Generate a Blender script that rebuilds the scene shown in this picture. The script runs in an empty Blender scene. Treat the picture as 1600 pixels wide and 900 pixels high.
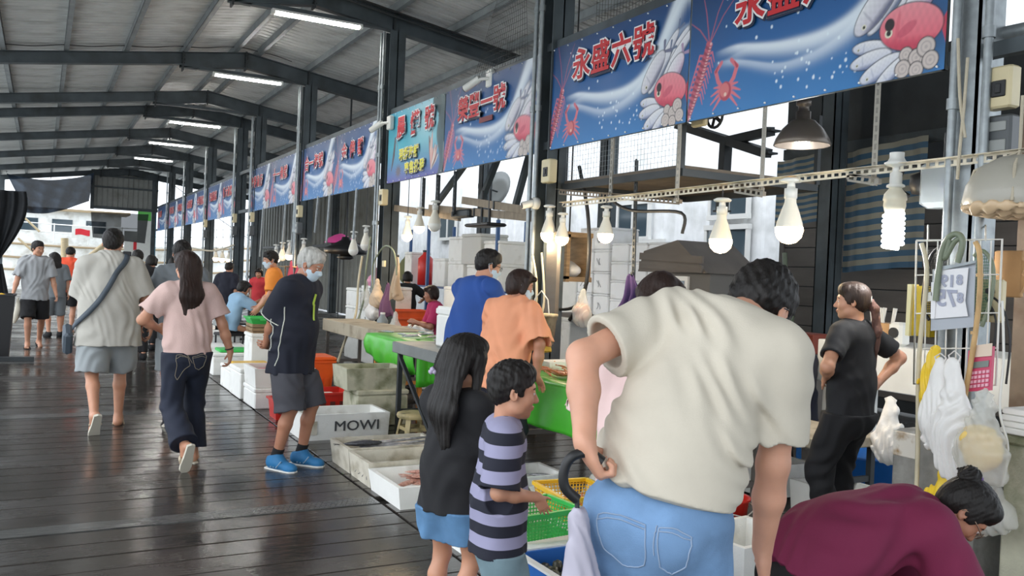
import bpy, bmesh, math, random
import numpy as np
import openvdb
from mathutils import Vector, Matrix, Euler
random.seed(7); rng = np.random.default_rng(11)
PI = math.pi
scene = bpy.context.scene
COL = scene.collection
# ------------------------------------------------------------ camera, sky, lamps, exposure
F, CAMH = 1350.0, 1.52
_d = Vector((65-800, 52, F)).normalized()
_u = _d.cross(Vector((1, -.042, 0))).normalized()
if _u.y < 0: _u = -_u
_r = _u.cross(_d)
if _r.x < 0: _r = -_r
RC = [Vector((_r[i], _d[i], _u[i])) for i in range(3)]     # camera right / up / forward in the world
cam = bpy.data.cameras.new('camera'); camo = bpy.data.objects.new('camera', cam); COL.objects.link(camo)
cam.sensor_width = 36; cam.lens = F/1600*36; cam.clip_start = .05; cam.clip_end = 400
camo.matrix_world = Matrix.Translation((0, 0, CAMH)) @ Matrix((RC[0], RC[1], -RC[2])).transposed().to_4x4()
scene.camera = camo
world = bpy.data.worlds.new('overcast'); scene.world = world; world.use_nodes = True
nt = world.node_tree; bg = nt.nodes['Background']
_tc = nt.nodes.new('ShaderNodeTexCoord'); _sx = nt.nodes.new('ShaderNodeSeparateXYZ'); _rp = nt.nodes.new('ShaderNodeValToRGB')
nt.links.new(_tc.outputs['Generated'], _sx.inputs[0]); nt.links.new(_sx.outputs['Z'], _rp.inputs[0]); nt.links.new(_rp.outputs[0], bg.inputs[0])
_rp.color_ramp.elements[0].position = 0.0; _rp.color_ramp.elements[0].color = (.86, .93, 1, 1)
_rp.color_ramp.elements[1].position = .9; _rp.color_ramp.elements[1].color = (.78, .87, 1, 1)
bg.inputs[1].default_value = 2.0
sund = bpy.data.lights.new('veiled_sun', 'SUN'); sund.energy = 1.2; sund.angle = 1.2; sund.color = (1, .97, .92)
suno = bpy.data.objects.new('veiled_sun', sund); COL.objects.link(suno); suno.rotation_euler = (math.radians(48), 0, math.radians(-70))
vs = scene.view_settings; scene.display_settings.display_device = 'sRGB'
vs.view_transform = 'Standard'; vs.look = 'None'; vs.gamma = 1; vs.use_curve_mapping = False; vs.exposure = 0.27
# ------------------------------------------------------------ pixel helpers (1600x900 frame -> a point in the market)
def ray(x, y): return RC[0]*((x-800)/F) - RC[1]*((y-450)/F) + RC[2]
def G(x, y, z=0.): r = ray(x, y); return r*((z-CAMH)/r.z) + Vector((0, 0, CAMH))
def PX(x, y, X): r = ray(x, y); return r*(X/r.x) + Vector((0, 0, CAMH))
def PY(x, y, Y): r = ray(x, y); return r*(Y/r.y) + Vector((0, 0, CAMH))
def PD(x, y, d): return ray(x, y)*d + Vector((0, 0, CAMH))
# ------------------------------------------------------------ materials
MATS = {}
def mat(name, col, rough=.6, metal=0., bump=0., bscale=30., var=0., vscale=6., spec=.5, emit=0., ecol=None, sss=0., alpha=1., trans=0., stretch=None, dirt=None, dscale=3., attr=None, coat=0., damt=.5):
    if name in MATS: return MATS[name]
    m = bpy.data.materials.new(name); m.use_nodes = True; MATS[name] = m
    t = m.node_tree; N = t.nodes; L = t.links; b = N['Principled BSDF']
    c = tuple(col)+(1,)
    b.inputs['Base Color'].default_value = c; b.inputs['Roughness'].default_value = rough; b.inputs['Metallic'].default_value = metal
    b.inputs['Specular IOR Level'].default_value = spec
    m.diffuse_color = c
    if coat: b.inputs['Coat Weight'].default_value = coat; b.inputs['Coat Roughness'].default_value = .08
    if sss: b.inputs['Subsurface Weight'].default_value = sss; b.inputs['Subsurface Radius'].default_value = (.012, .005, .003); b.inputs['Subsurface Scale'].default_value = 1
    if alpha < 1: b.inputs['Alpha'].default_value = alpha
    if trans: b.inputs['Transmission Weight'].default_value = trans
    if emit: b.inputs['Emission Color'].default_value = tuple(ecol or col)+(1,); b.inputs['Emission Strength'].default_value = emit
    tc = N.new('ShaderNodeTexCoord'); co = tc.outputs['Object']
    if stretch:
        mp = N.new('ShaderNodeMapping'); mp.inputs['Scale'].default_value = stretch; L.new(co, mp.inputs[0]); co = mp.outputs[0]
    src = None
    if attr:
        a = N.new('ShaderNodeAttribute'); a.attribute_name = attr; L.new(a.outputs['Color'], b.inputs['Base Color']); src = a.outputs['Color']
    def noise(sc, det=4):
        n = N.new('ShaderNodeTexNoise'); n.inputs['Scale'].default_value = sc; n.inputs['Detail'].default_value = det; L.new(co, n.inputs[0]); return n.outputs[0]
    def mix(fac, ca, cb, lo, hi):
        mr = N.new('ShaderNodeMapRange'); mr.inputs[1].default_value = lo; mr.inputs[2].default_value = hi; L.new(fac, mr.inputs[0])
        mx = N.new('ShaderNodeMix'); mx.data_type = 'RGBA'; L.new(mr.outputs[0], mx.inputs[0])
        for s, v in ((6, ca), (7, cb)):
            if isinstance(v, tuple): mx.inputs[s].default_value = v
            else: L.new(v, mx.inputs[s])
        return mx.outputs[2]
    out = src if src is not None else c
    if var:
        lo = tuple(max(0, x*(1-var)) for x in col)+(1,); hi = tuple(min(1, x*(1+var)) for x in col)+(1,)
        out = mix(noise(vscale), lo, hi, .3, .7)
    if dirt:
        mr = noise(dscale, 8); out = mix(mr, out, tuple(dirt)+(1,), damt, damt+.22)
    if not isinstance(out, tuple): L.new(out, b.inputs['Base Color'])
    if bump:
        bp = N.new('ShaderNodeBump'); bp.inputs['Strength'].default_value = bump; bp.inputs['Distance'].default_value = .01
        L.new(noise(bscale, 6), bp.inputs['Height']); L.new(bp.outputs[0], b.inputs['Normal'])
    return m
def S(*h):      # 8-bit sRGB -> linear
    return tuple(((v/255)/12.92 if v/255 < .04045 else ((v/255+.055)/1.055)**2.4) for v in h)
# ------------------------------------------------------------ objects
def tag(o, label=None, cat=None, group=None, kind=None):
    if label: o['label'] = label
    if cat: o['category'] = cat
    if group: o['group'] = group
    if kind: o['kind'] = kind
    return o
def empty(name, loc=(0, 0, 0), rz=0., parent=None):
    o = bpy.data.objects.new(name, None); COL.objects.link(o); o.location = loc; o.rotation_euler = (0, 0, rz); o.empty_display_size = .1
    if parent: o.parent = parent
    return o
def thing(name, label, cat, loc=(0, 0, 0), rz=0., group=None): return tag(empty(name, loc, rz), label, cat, group)
def struct(o): o['kind'] = 'structure'; return o
class MB:
    """collects boxes, bars, tubes, lathes and prisms; obj() links them as ONE mesh"""
    def __init__(s): s.v = []; s.f = []; s.mi = []; s.sm = []; s.m = 0
    def add(s, v, f, smooth=False):
        n = len(s.v); s.v += [tuple(x) for x in v]; s.f += [tuple(i+n for i in q) for q in f]; s.mi += [s.m]*len(f); s.sm += [smooth]*len(f); return s
    def box(s, c, d, R=None, taper=(1, 1)):
        c = Vector(c); v = []
        for z in (-.5, .5):
            k = (1, 1) if z < 0 else taper
            for x, y in ((-.5, -.5), (.5, -.5), (.5, .5), (-.5, .5)):
                p = Vector((x*d[0]*k[0], y*d[1]*k[1], z*d[2])); v.append(c+(R @ p if R else p))
        return s.add(v, [(0, 3, 2, 1), (4, 5, 6, 7), (0, 1, 5, 4), (1, 2, 6, 5), (2, 3, 7, 6), (3, 0, 4, 7)])
    def bb(s, a, b): return s.box([(a[i]+b[i])/2 for i in range(3)], [abs(b[i]-a[i]) for i in range(3)])
    def rbox(s, c, d, r=.01, R=None, taper=1.):
        """box with chamfered edges"""
        c = Vector(c); hx, hy, hz = d[0]/2, d[1]/2, d[2]/2; v = []
        for z, k, t in ((-hz, r, 1), (-hz+r, 0, 1), (hz-r, 0, taper), (hz, r, taper)):
            x, y = hx*t-k, hy*t-k
            for px, py in ((-x+r, -y), (x-r, -y), (x, -y+r), (x, y-r), (x-r, y), (-x+r, y), (-x, y-r), (-x, -y+r)):
                p = Vector((px, py, z)); v.append(c+(R @ p if R else p))
        f = [tuple(range(7, -1, -1)), tuple(range(24, 32))]
        for j in range(3):
            for i in range(8): f.append((j*8+i, j*8+(i+1) % 8, j*8+8+(i+1) % 8, j*8+8+i))
        return s.add(v, f)
    def tub(s, c, d, wall=.02, bot=.02, taper=1., rim=0.):
        """open box: c = centre of the underside, d = outer size at the top, taper = bottom/top"""
        x, y, z0 = c; h = d[2]; v = []
        def ring(hx, hy, z): v.extend([(x-hx, y-hy, z), (x+hx, y-hy, z), (x+hx, y+hy, z), (x-hx, y+hy, z)])
        hx, hy = d[0]/2, d[1]/2
        ring(hx*taper, hy*taper, z0); ring(hx, hy, z0+h-(.02 if rim else 0))
        if rim: ring(hx+rim, hy+rim, z0+h-.02); ring(hx+rim, hy+rim, z0+h)
        else: ring(hx, hy, z0+h)
        ring(hx-wall, hy-wall, z0+h); ring(hx*taper-wall, hy*taper-wall, z0+bot)
        n = len(v)//4; f = [(3, 2, 1, 0)]
        for j in range(n-1):
            for i in range(4): f.append((j*4+i, j*4+(i+1) % 4, j*4+4+(i+1) % 4, j*4+4+i))
        f.append(tuple(range(n*4-4, n*4))); return s.add(v, f)
    def cyl(s, a, b, r, r2=None, seg=12, caps=True): return s.tube([a, b], [r, r if r2 is None else r2], seg, caps)
    def tube(s, pts, r, seg=8, caps=True, flat=1.):
        P = [Vector(p) for p in pts]; n = len(P); rr = r if isinstance(r, (list, tuple)) else [r]*n
        v = []; u = None
        for i in range(n):
            t = (P[min(i+1, n-1)]-P[max(i-1, 0)]); t = t.normalized() if t.length > 1e-9 else Vector((0, 0, 1))
            if u is None:
                u = Vector((0, 0, 1)) if abs(t.z) < .9 else Vector((1, 0, 0))
            u = (u-t*u.dot(t)).normalized(); w = t.cross(u)
            for k in range(seg):
                a = 2*PI*k/seg; v.append(P[i]+u*(math.cos(a)*rr[i])+w*(math.sin(a)*rr[i]*flat))
        f = []
        for i in range(n-1):
            for k in range(seg): f.append((i*seg+k, i*seg+(k+1) % seg, (i+1)*seg+(k+1) % seg, (i+1)*seg+k))
        s.add(v, f, True)
        if caps: s.add(v[:seg], [tuple(range(seg-1, -1, -1))]); s.add(v[-seg:], [tuple(range(seg))])
        return s
    def lathe(s, prof, c=(0, 0, 0), seg=20, sx=1., sy=1., R=None):
        c = Vector(c); v = []; n = len(prof)
        for r, z in prof:
            for k in range(seg):
                a = 2*PI*k/seg; p = Vector((r*math.cos(a)*sx, r*math.sin(a)*sy, z)); v.append(c+(R @ p if R else p))
        f = []
        for i in range(n-1):
            for k in range(seg): f.append((i*seg+k, i*seg+(k+1) % seg, (i+1)*seg+(k+1) % seg, (i+1)*seg+k))
        return s.add(v, f, True)
    def prism(s, poly, axis, a, b):
        """polygon in the two other axes, extruded along axis from a to b"""
        def P(u, w, t): return {0: (t, u, w), 1: (u, t, w), 2: (u, w, t)}[axis]
        n = len(poly); v = [P(u, w, a) for u, w in poly]+[P(u, w, b) for u, w in poly]
        f = [tuple(range(n-1, -1, -1)), tuple(range(n, 2*n))]+[(i, (i+1) % n, n+(i+1) % n, n+i) for i in range(n)]
        return s.add(v, f)
    def beam(s, a, b, w, hgt, up=(0, 0, 1)):
        """I or box bar from a to b"""
        a = Vector(a); b = Vector(b); t = (b-a).normalized(); u = Vector(up); u = (u-t*u.dot(t)).normalized(); r = t.cross(u)
        R = Matrix((t, r, u)).transposed(); return s.box((a+b)/2, ((b-a).length, w, hgt), R)
    def grid(s, fn, nu, nv, smooth=True, thick=None):
        v = [fn(i/nu, j/nv) for j in range(nv+1) for i in range(nu+1)]
        f = [(j*(nu+1)+i, j*(nu+1)+i+1, (j+1)*(nu+1)+i+1, (j+1)*(nu+1)+i) for j in range(nv) for i in range(nu)]
        return s.add(v, f, smooth)
    def mesh(s, name):
        me = bpy.data.meshes.new(name); me.from_pydata(s.v, [], s.f); me.polygons.foreach_set('use_smooth', s.sm)
        if any(s.mi): me.polygons.foreach_set('material_index', s.mi)
        bm = bmesh.new(); bm.from_mesh(me); bmesh.ops.recalc_face_normals(bm, faces=bm.faces); bm.to_mesh(me); bm.free()
        return me
    def obj(s, name, m, parent=None, loc=None, rot=None):
        return link(name, s.mesh(name), m, parent, loc, rot)
def link(name, me, m, parent=None, loc=None, rot=None):
    for q in (m if isinstance(m, (list, tuple)) else [m]):
        if len(me.materials) < (len(m) if isinstance(m, (list, tuple)) else 1): me.materials.append(q)
    o = bpy.data.objects.new(name, me); COL.objects.link(o)
    if parent: o.parent = parent
    if loc is not None: o.location = loc
    if rot is not None: o.rotation_euler = rot
    return o
def solid(o, t=.004):
    md = o.modifiers.new('thickness', 'SOLIDIFY'); md.thickness = t; md.offset = 0; return o
def copy_tree(o, loc=None, rz=None, label=None, parent=None):
    c = o.copy(); COL.objects.link(c)
    if parent: c.parent = parent
    if loc is not None: c.location = loc
    if rz is not None: c.rotation_euler = (0, 0, rz)
    if label: c['label'] = label
    for ch in list(KIDS.get(o.name, o.children)): copy_tree(ch, parent=c)
    return c
KIDS = {}
def text_mesh(txt, size, offset=0., extrude=.002, shear=0.):
    cu = bpy.data.curves.new('lettering', 'FONT'); cu.body = txt; cu.size = size; cu.offset = offset; cu.extrude = extrude; cu.shear = shear
    cu.align_x = 'CENTER'; cu.align_y = 'CENTER'; cu.resolution_u = 3
    o = bpy.data.objects.new('lettering', cu); COL.objects.link(o)
    dg = bpy.context.evaluated_depsgraph_get(); me = bpy.data.meshes.new_from_object(o.evaluated_get(dg))
    bpy.data.objects.remove(o); return me
def lettering(name, txt, size, m, parent, loc, rot, offset=0., extrude=.002, sx=1., sy=1.):
    me = text_mesh(txt, size, offset, extrude)
    o = link(name, me, m, parent, loc, rot); o.scale = (sx, sy, 1); return o
def sag(a, b, drop, n=10):
    a = Vector(a); b = Vector(b); return [a.lerp(b, i/n)-Vector((0, 0, drop*4*(i/n)*(1-i/n))) for i in range(n+1)]
# ------------------------------------------------------------ organic shapes: smooth-blended distance fields, meshed once
def V(*a): return np.array(a, float)
def unit(v): v = np.asarray(v, float); return v/(np.linalg.norm(v)+1e-12)
def rotm(x=0, y=0, z=0): return np.array(Euler((x, y, z)).to_matrix())
def rc(a, b, ra, rb, k=.02, q=1., n=(0, 1, 0), cap=None, op='u', cap2=None):
    """tapered capsule; q<1 flattens it along n; cap=(point, normal) cuts it"""
    return dict(t='rc', a=np.asarray(a, float), b=np.asarray(b, float), ra=ra, rb=rb, k=k, q=q, n=unit(n), cap=cap, op=op, cap2=cap2)
def el(c, r, k=.02, R=None, cap=None, op='u', cap2=None):
    return dict(t='el', c=np.asarray(c, float), r=np.asarray(r, float), k=k, R=np.eye(3) if R is None else R, cap=cap, op=op, cap2=cap2)
def field(prims, vox, wr=None, cuts=()):
    lo = []; hi = []
    for p in prims:
        if p['op'] != 'u': continue
        if p['t'] == 'rc':
            m = max(p['ra'], p['rb']); lo.append(np.minimum(p['a'], p['b'])-m); hi.append(np.maximum(p['a'], p['b'])+m)
        else:
            e = np.abs(p['R']) @ p['r']; lo.append(p['c']-e); hi.append(p['c']+e)
    lo = np.min(lo, 0)-4*vox; hi = np.max(hi, 0)+4*vox
    n = np.ceil((hi-lo)/vox).astype(int)+1
    A = np.full(n, 1., np.float32)
    for p in prims:
        k = p['k']; pad = k+3*vox+.008
        if p['t'] == 'rc':
            m = max(p['ra'], p['rb'])+pad; l = np.minimum(p['a'], p['b'])-m; h = np.maximum(p['a'], p['b'])+m
        else:
            e = np.abs(p['R']) @ p['r']+pad; l = p['c']-e; h = p['c']+e
        i0 = np.clip(np.floor((l-lo)/vox).astype(int), 0, n); i1 = np.clip(np.ceil((h-lo)/vox).astype(int)+1, 0, n)
        if np.any(i1 <= i0): continue
        ax = [(np.arange(i0[d], i1[d])*vox+lo[d]).astype(np.float32) for d in range(3)]
        X, Y, Z = ax[0][:, None, None], ax[1][None, :, None], ax[2][None, None, :]
        if p['t'] == 'rc':
            a, b = p['a'], p['b']; nn = p['n']; g = 1/p['q']-1
            def T(v): return v+nn*(v @ nn)*g
            ba = T(b-a); bb = ba @ ba+1e-12
            dx, dy, dz = X-a[0], Y-a[1], Z-a[2]
            if g:
                s = (dx*nn[0]+dy*nn[1]+dz*nn[2])*g
                dx = dx+s*nn[0]; dy = dy+s*nn[1]; dz = dz+s*nn[2]
            t = np.clip((dx*ba[0]+dy*ba[1]+dz*ba[2])/bb, 0, 1)
            d = np.sqrt((dx-t*ba[0])**2+(dy-t*ba[1])**2+(dz-t*ba[2])**2)-(p['ra']+(p['rb']-p['ra'])*t)
            if g: d = np.where(d > 0, d*max(p['q'], .55), d)
        else:
            c, r, R = p['c'], p['r'], p['R']; dx, dy, dz = X-c[0], Y-c[1], Z-c[2]
            u = [(dx*R[0, i]+dy*R[1, i]+dz*R[2, i])/r[i] for i in range(3)]
            k0 = np.sqrt(u[0]**2+u[1]**2+u[2]**2)
            k1 = np.sqrt((u[0]/r[0])**2+(u[1]/r[1])**2+(u[2]/r[2])**2)+1e-6
            d = k0*(k0-1)/k1
        for cp in (p['cap'], p['cap2']):
            if cp is not None:
                pt, nn = np.asarray(cp[0], float), unit(cp[1])
                d = np.maximum(d, (X-pt[0])*nn[0]+(Y-pt[1])*nn[1]+(Z-pt[2])*nn[2])
        sl = A[i0[0]:i1[0], i0[1]:i1[1], i0[2]:i1[2]]
        kk = max(k, 1e-5)
        if p['op'] == 'u':
            hh = np.maximum(kk-np.abs(sl-d), 0)/kk; sl[...] = np.minimum(sl, d)-hh*hh*kk*.25
        else:
            d = -d; hh = np.maximum(kk-np.abs(sl-d), 0)/kk; sl[...] = np.maximum(sl, d)+hh*hh*kk*.25
    ax = [(np.arange(n[d])*vox+lo[d]).astype(np.float32) for d in range(3)]
    X, Y, Z = ax[0][:, None, None], ax[1][None, :, None], ax[2][None, None, :]
    if wr: A += wr(X, Y, Z)
    for pt, nn in cuts:
        nn = unit(nn); A = np.maximum(A, (X-pt[0])*nn[0]+(Y-pt[1])*nn[1]+(Z-pt[2])*nn[2])
    return A, lo
def sdf_mesh(name, prims, vox, wr=None, cuts=(), fix=None):
    A, lo = field(prims, vox, wr, cuts)
    g = openvdb.FloatGrid(1.0); g.copyFromArray(np.ascontiguousarray(A)); pts, tri, qd = g.convertToPolygons(0.0, 0.0)
    pts = pts*vox+lo
    if fix is not None: pts = fix(pts)
    me = bpy.data.meshes.new(name)
    nv, nq, ntr = len(pts), len(qd), len(tri)
    me.vertices.add(nv); me.vertices.foreach_set('co', pts.astype(np.float32).ravel())
    loops = np.concatenate([np.asarray(qd).ravel(), np.asarray(tri).ravel()]).astype(np.int32) if ntr else np.asarray(qd).ravel().astype(np.int32)
    st = np.concatenate([np.arange(nq)*4, nq*4+np.arange(ntr)*3]).astype(np.int32)
    me.loops.add(len(loops)); me.loops.foreach_set('vertex_index', loops)
    me.polygons.add(nq+ntr); me.polygons.foreach_set('loop_start', st)
    me.polygons.foreach_set('use_smooth', np.ones(nq+ntr, bool))
    me.update(calc_edges=True); me.validate()
    return me
def paint(me, regions):
    """material slots for faces whose centre lies in an ellipsoid (centre, radii, rotation, slot)"""
    n = len(me.polygons); c = np.zeros(n*3, np.float32); me.polygons.foreach_get('center', c); c = c.reshape(-1, 3)
    mi = np.zeros(n, np.int32)
    for ce, r, R, s in regions:
        u = ((c-ce) @ R)/r; mi[(u*u).sum(1) < 1] = s
    me.polygons.foreach_set('material_index', mi)
def folds(amp, dirs, seed=0, warp=.03):
    """soft cloth folds: a few warped directional waves"""
    r = np.random.default_rng(seed); ph = r.uniform(0, 6.28, 12)
    def w(X, Y, Z):
        wx = np.sin(X*17+Z*9+ph[0])*warp+np.sin(Y*13-Z*11+ph[1])*warp
        o = 0
        for i, (d, fr) in enumerate(dirs):
            s = (X*d[0]+Y*d[1]+Z*d[2]+wx)*fr+ph[2+i]
            o = o+(np.abs(np.sin(s))**2-.5)*(.5+.5*np.sin(X*7*(i+1)+Z*6+Y*8+ph[6+i]))
        return (o*amp).astype(np.float32)
    return w
SK = {}
def skin(tone, flush=1.):
    if tone not in SK:
        base = {'fair': S(204, 152, 126), 'mid': S(192, 140, 112), 'tan': S(172, 120, 94), 'dark': S(152, 102, 78)}[tone]
        SK[tone] = (mat('skin_'+tone, base, .5, var=.10, vscale=9, sss=.12, bump=.04, bscale=220),
                    mat('lips_'+tone, tuple(a*b for a, b in zip(base, (.8, .55, .55))), .45))
    return SK[tone]
EYEW = mat('eye_white', (.75, .73, .70), .25); EYED = mat('iris_dark', (.018, .011, .008), .12)
def hairmat(name, c): return mat(name, c, .55, bump=.6, bscale=60, stretch=(1, 1, .12), spec=.32, var=.3, vscale=40)
HB = hairmat('hair_black', (.011, .009, .008))
def ik(s, t, l1, l2, pole):
    s = np.asarray(s, float); t = np.asarray(t, float); d = t-s; L = np.linalg.norm(d); L = min(max(L, 1e-4), (l1+l2)*.998); u = unit(d); t = s+u*L
    a = (l1*l1-l2*l2+L*L)/(2*L); hh = math.sqrt(max(l1*l1-a*a, 0)); p = np.asarray(pole, float); p = unit(p-u*(p @ u))
    return s+u*a+p*hh, t
def hand_prims(W, f, n, side, s, curl=(.3, .35, .4, .45), thumb=.5, splay=.12):
    """wrist point, finger direction, palm normal, +1/-1 for which side the thumb leaves"""
    f = unit(f); n = unit(np.asarray(n)-f*(np.asarray(n) @ f)); t = np.cross(f, n)*side
    P = [el(W+f*.047*s, V(.041, .0165, .056)*s, .012*s, np.stack([t, n, f], 1)), rc(W-f*.01*s, W+f*.03*s, .024*s, .024*s, .02*s, .72, n)]
    tips = []
    for i, (o, L, b) in enumerate(((.029, .072, .088), (.010, .080, .094), (-.010, .074, .090), (-.028, .058, .080))):
        c = curl[i]; p = W+(f*b+t*o)*s; d0 = unit(f+t*(1.5-i)*splay*.6); q = p-f*.022*s
        P.append(rc(q, p, .0085*s, .0088*s, .008*s))
        ang = 0
        for j, (fr, r) in enumerate(((.46, .0088), (.30, .0080), (.24, .0070))):
            ang += c*(1.0, 1.15, .8)[j]; d = d0*math.cos(ang)+n*math.sin(ang); e = p+d*L*fr*s
            P.append(rc(p, e, r*s, (r-.0006)*s, .0035*s)); p = e
        tips.append(p)
    p = W+(f*.022+t*.026+n*.006)*s; d = unit(t*.75+f*.6+n*(.15+.4*thumb)); e = p+d*.042*s
    P.append(rc(p, e, .0145*s, .0105*s, .012*s)); d2 = unit(d+f*.5*(1-thumb*.3)+n*.45*thumb-t*.35*thumb); P.append(rc(e, e+d2*.036*s, .0102*s, .0082*s, .004*s))
    return P, tips
def head_prims(C, R, s, jaw=1., nose=1.):
    def p(x, y, z): return C+R @ (V(x, y, z)*s)
    def e(c, r, k=.02, rot=None, op='u'): return el(p(*c), V(*r)*s, k*s, R if rot is None else R @ rot, op=op)
    P = [e((0, -.014, .034), (.077, .094, .082)), e((0, .028, -.022), (.064, .062, .085), .03), e((0, .038, -.080), (.046*jaw, .042, .033), .03),
         e((0, .066, -.098), (.019, .016, .014), .02), e((0, .070, .026), (.050, .019, .012), .02)]
    for x in (-1, 1):
        P += [e((x*.038, .060, -.030), (.026, .024, .026), .02), e((x*.052, .015, -.070), (.016, .03, .022), .02),
              e((x*.031, .096, .003), (.017, .014, .0085), .010, op='s')]
    P += [rc(p(0, .084, .008), p(0, .104*nose, -.030), .0075*s, .0115*s, .010*s), e((0, .100*nose, -.034), (.0125, .011, .009), .008)]
    for x in (-1, 1):
        P += [e((x*.012, .093, -.036), (.0085, .009, .0075), .006), e((x*.031, .0785, .003), (.0125, .0125, .0125), .002),
              e((x*.031, .084, .0095), (.0145, .0085, .003), .003),
              e((x*.079, -.008, -.008), (.0085, .019, .031), .006, rotm(.25, 0, -x*.35)), e((x*.085, -.002, -.006), (.005, .009, .017), .004, rotm(.25, 0, -x*.35), 's')]
    P += [e((0, .089, -.059), (.022, .010, .0055), .006), e((0, .087, -.069), (.019, .010, .0065), .006), e((0, .097, -.064), (.024, .006, .0013), .003, op='s')]
    reg = []
    for x in (-1, 1):
        reg += [(p(x*.034, .086, .0235), V(.020, .02, .0042)*s, R @ rotm(0, x*.12, 0), 4), (p(x*.031, .088, .001), V(.0155, .013, .0055)*s, R, 2), (p(x*.030, .0915, .002), V(.0058, .012, .0058)*s, R, 3)]
    reg += [(p(0, .097, -.059), V(.021, .012, .0055)*s, R, 1), (p(0, .095, -.069), V(.018, .012, .0065)*s, R, 1)]
    return P, reg
def groove(C, R, amp, n=34, seed=0, tuft=0.):
    """strand relief on hair, running down around the head axis"""
    def w(X, Y, Z):
        x = (X-C[0])*R[0, 0]+(Y-C[1])*R[1, 0]+(Z-C[2])*R[2, 0]; y = (X-C[0])*R[0, 1]+(Y-C[1])*R[1, 1]+(Z-C[2])*R[2, 1]; z = (X-C[0])*R[0, 2]+(Y-C[1])*R[1, 2]+(Z-C[2])*R[2, 2]
        a = np.arctan2(x, y+.02)
        if tuft: return (amp*.5*np.sin(a*n+z*40)+tuft*np.sin(x*118+z*60)*np.sin(y*104+1)*np.sin(z*96+x*50)+tuft*.6*np.sin(x*210+2)*np.sin(y*190+z*120)).astype(np.float32)
        return (amp*(np.sin(a*n+np.sin(z*30+seed)*1.2)+.6*np.sin(a*n*.37+z*40+seed*2))).astype(np.float32)
    return w
def hair_prims(C, R, s, style, vol=1.):
    def p(x, y, z): return C+R @ (V(x, y, z)*s)
    def nv(x, y, z): return R @ V(x, y, z)
    def e(c, r, k=.02, rot=None, **kw): return el(p(*c), V(*r)*s, k*s, R if rot is None else R @ rot, **kw)
    o = .010*vol
    face = (p(0, .076, .066), nv(0, .93, -.36))       # keep what lies above / behind the hair line
    P = [e((0, -.016, .038), (.080+o*.7, .099+o*.6, .084+o), cap=(p(0, .02, .0), nv(0, .62, -.78)), cap2=(p(0, .088, .0), nv(0, 1, -.42))),
         e((0, .02, .088), (.060, .062, .034*vol), .03, cap=(p(0, .092, .0), nv(0, 1, -.12)))]
    if style in ('short', 'crop'):
        P += [e((0, -.060, -.012), (.066, .045, .060), .03, cap=(p(0, -.03, -.062), nv(0, .25, -1)))]
        for x in (-1, 1): P += [e((x*.072, .022, .016), (.009, .018, .034), .012)]
        if style == 'short':
            for i in range(9):
                a = i*.7; P.append(e((.05*math.cos(a*2.3), .05*math.sin(a*1.7)-.005, .108-.012*abs(math.cos(a))), (.02, .03, .016), .012, rotm(0, 0, a)))
    if style == 'bob':
        P += [e((0, -.055, -.015), (.090, .062, .085), .03, cap=(p(0, 0, -.085), nv(0, .1, -1)))]
        for x in (-1, 1): P += [rc(p(x*.078, .018, .05), p(x*.080, .0, -.05), .028*s, .024*s, .02*s)]
        P += [rc(p(-.05, .075, .085), p(.055, .085, .07), .022*s, .02*s, .02*s)]
    if style in ('long', 'tied', 'bun'):
        P += [e((0, -.055, -.01), (.072, .05, .066), .03, cap=(p(0, -.03, -.065), nv(0, .25, -1)))]
        for x in (-1, 1): P += [e((x*.072, .015, .02), (.012, .032, .042), .014)]
        P += [rc(p(-.052, .045, .082), p(.052, .045, .082), .028*s, .028*s, .03*s)]
    return P
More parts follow.
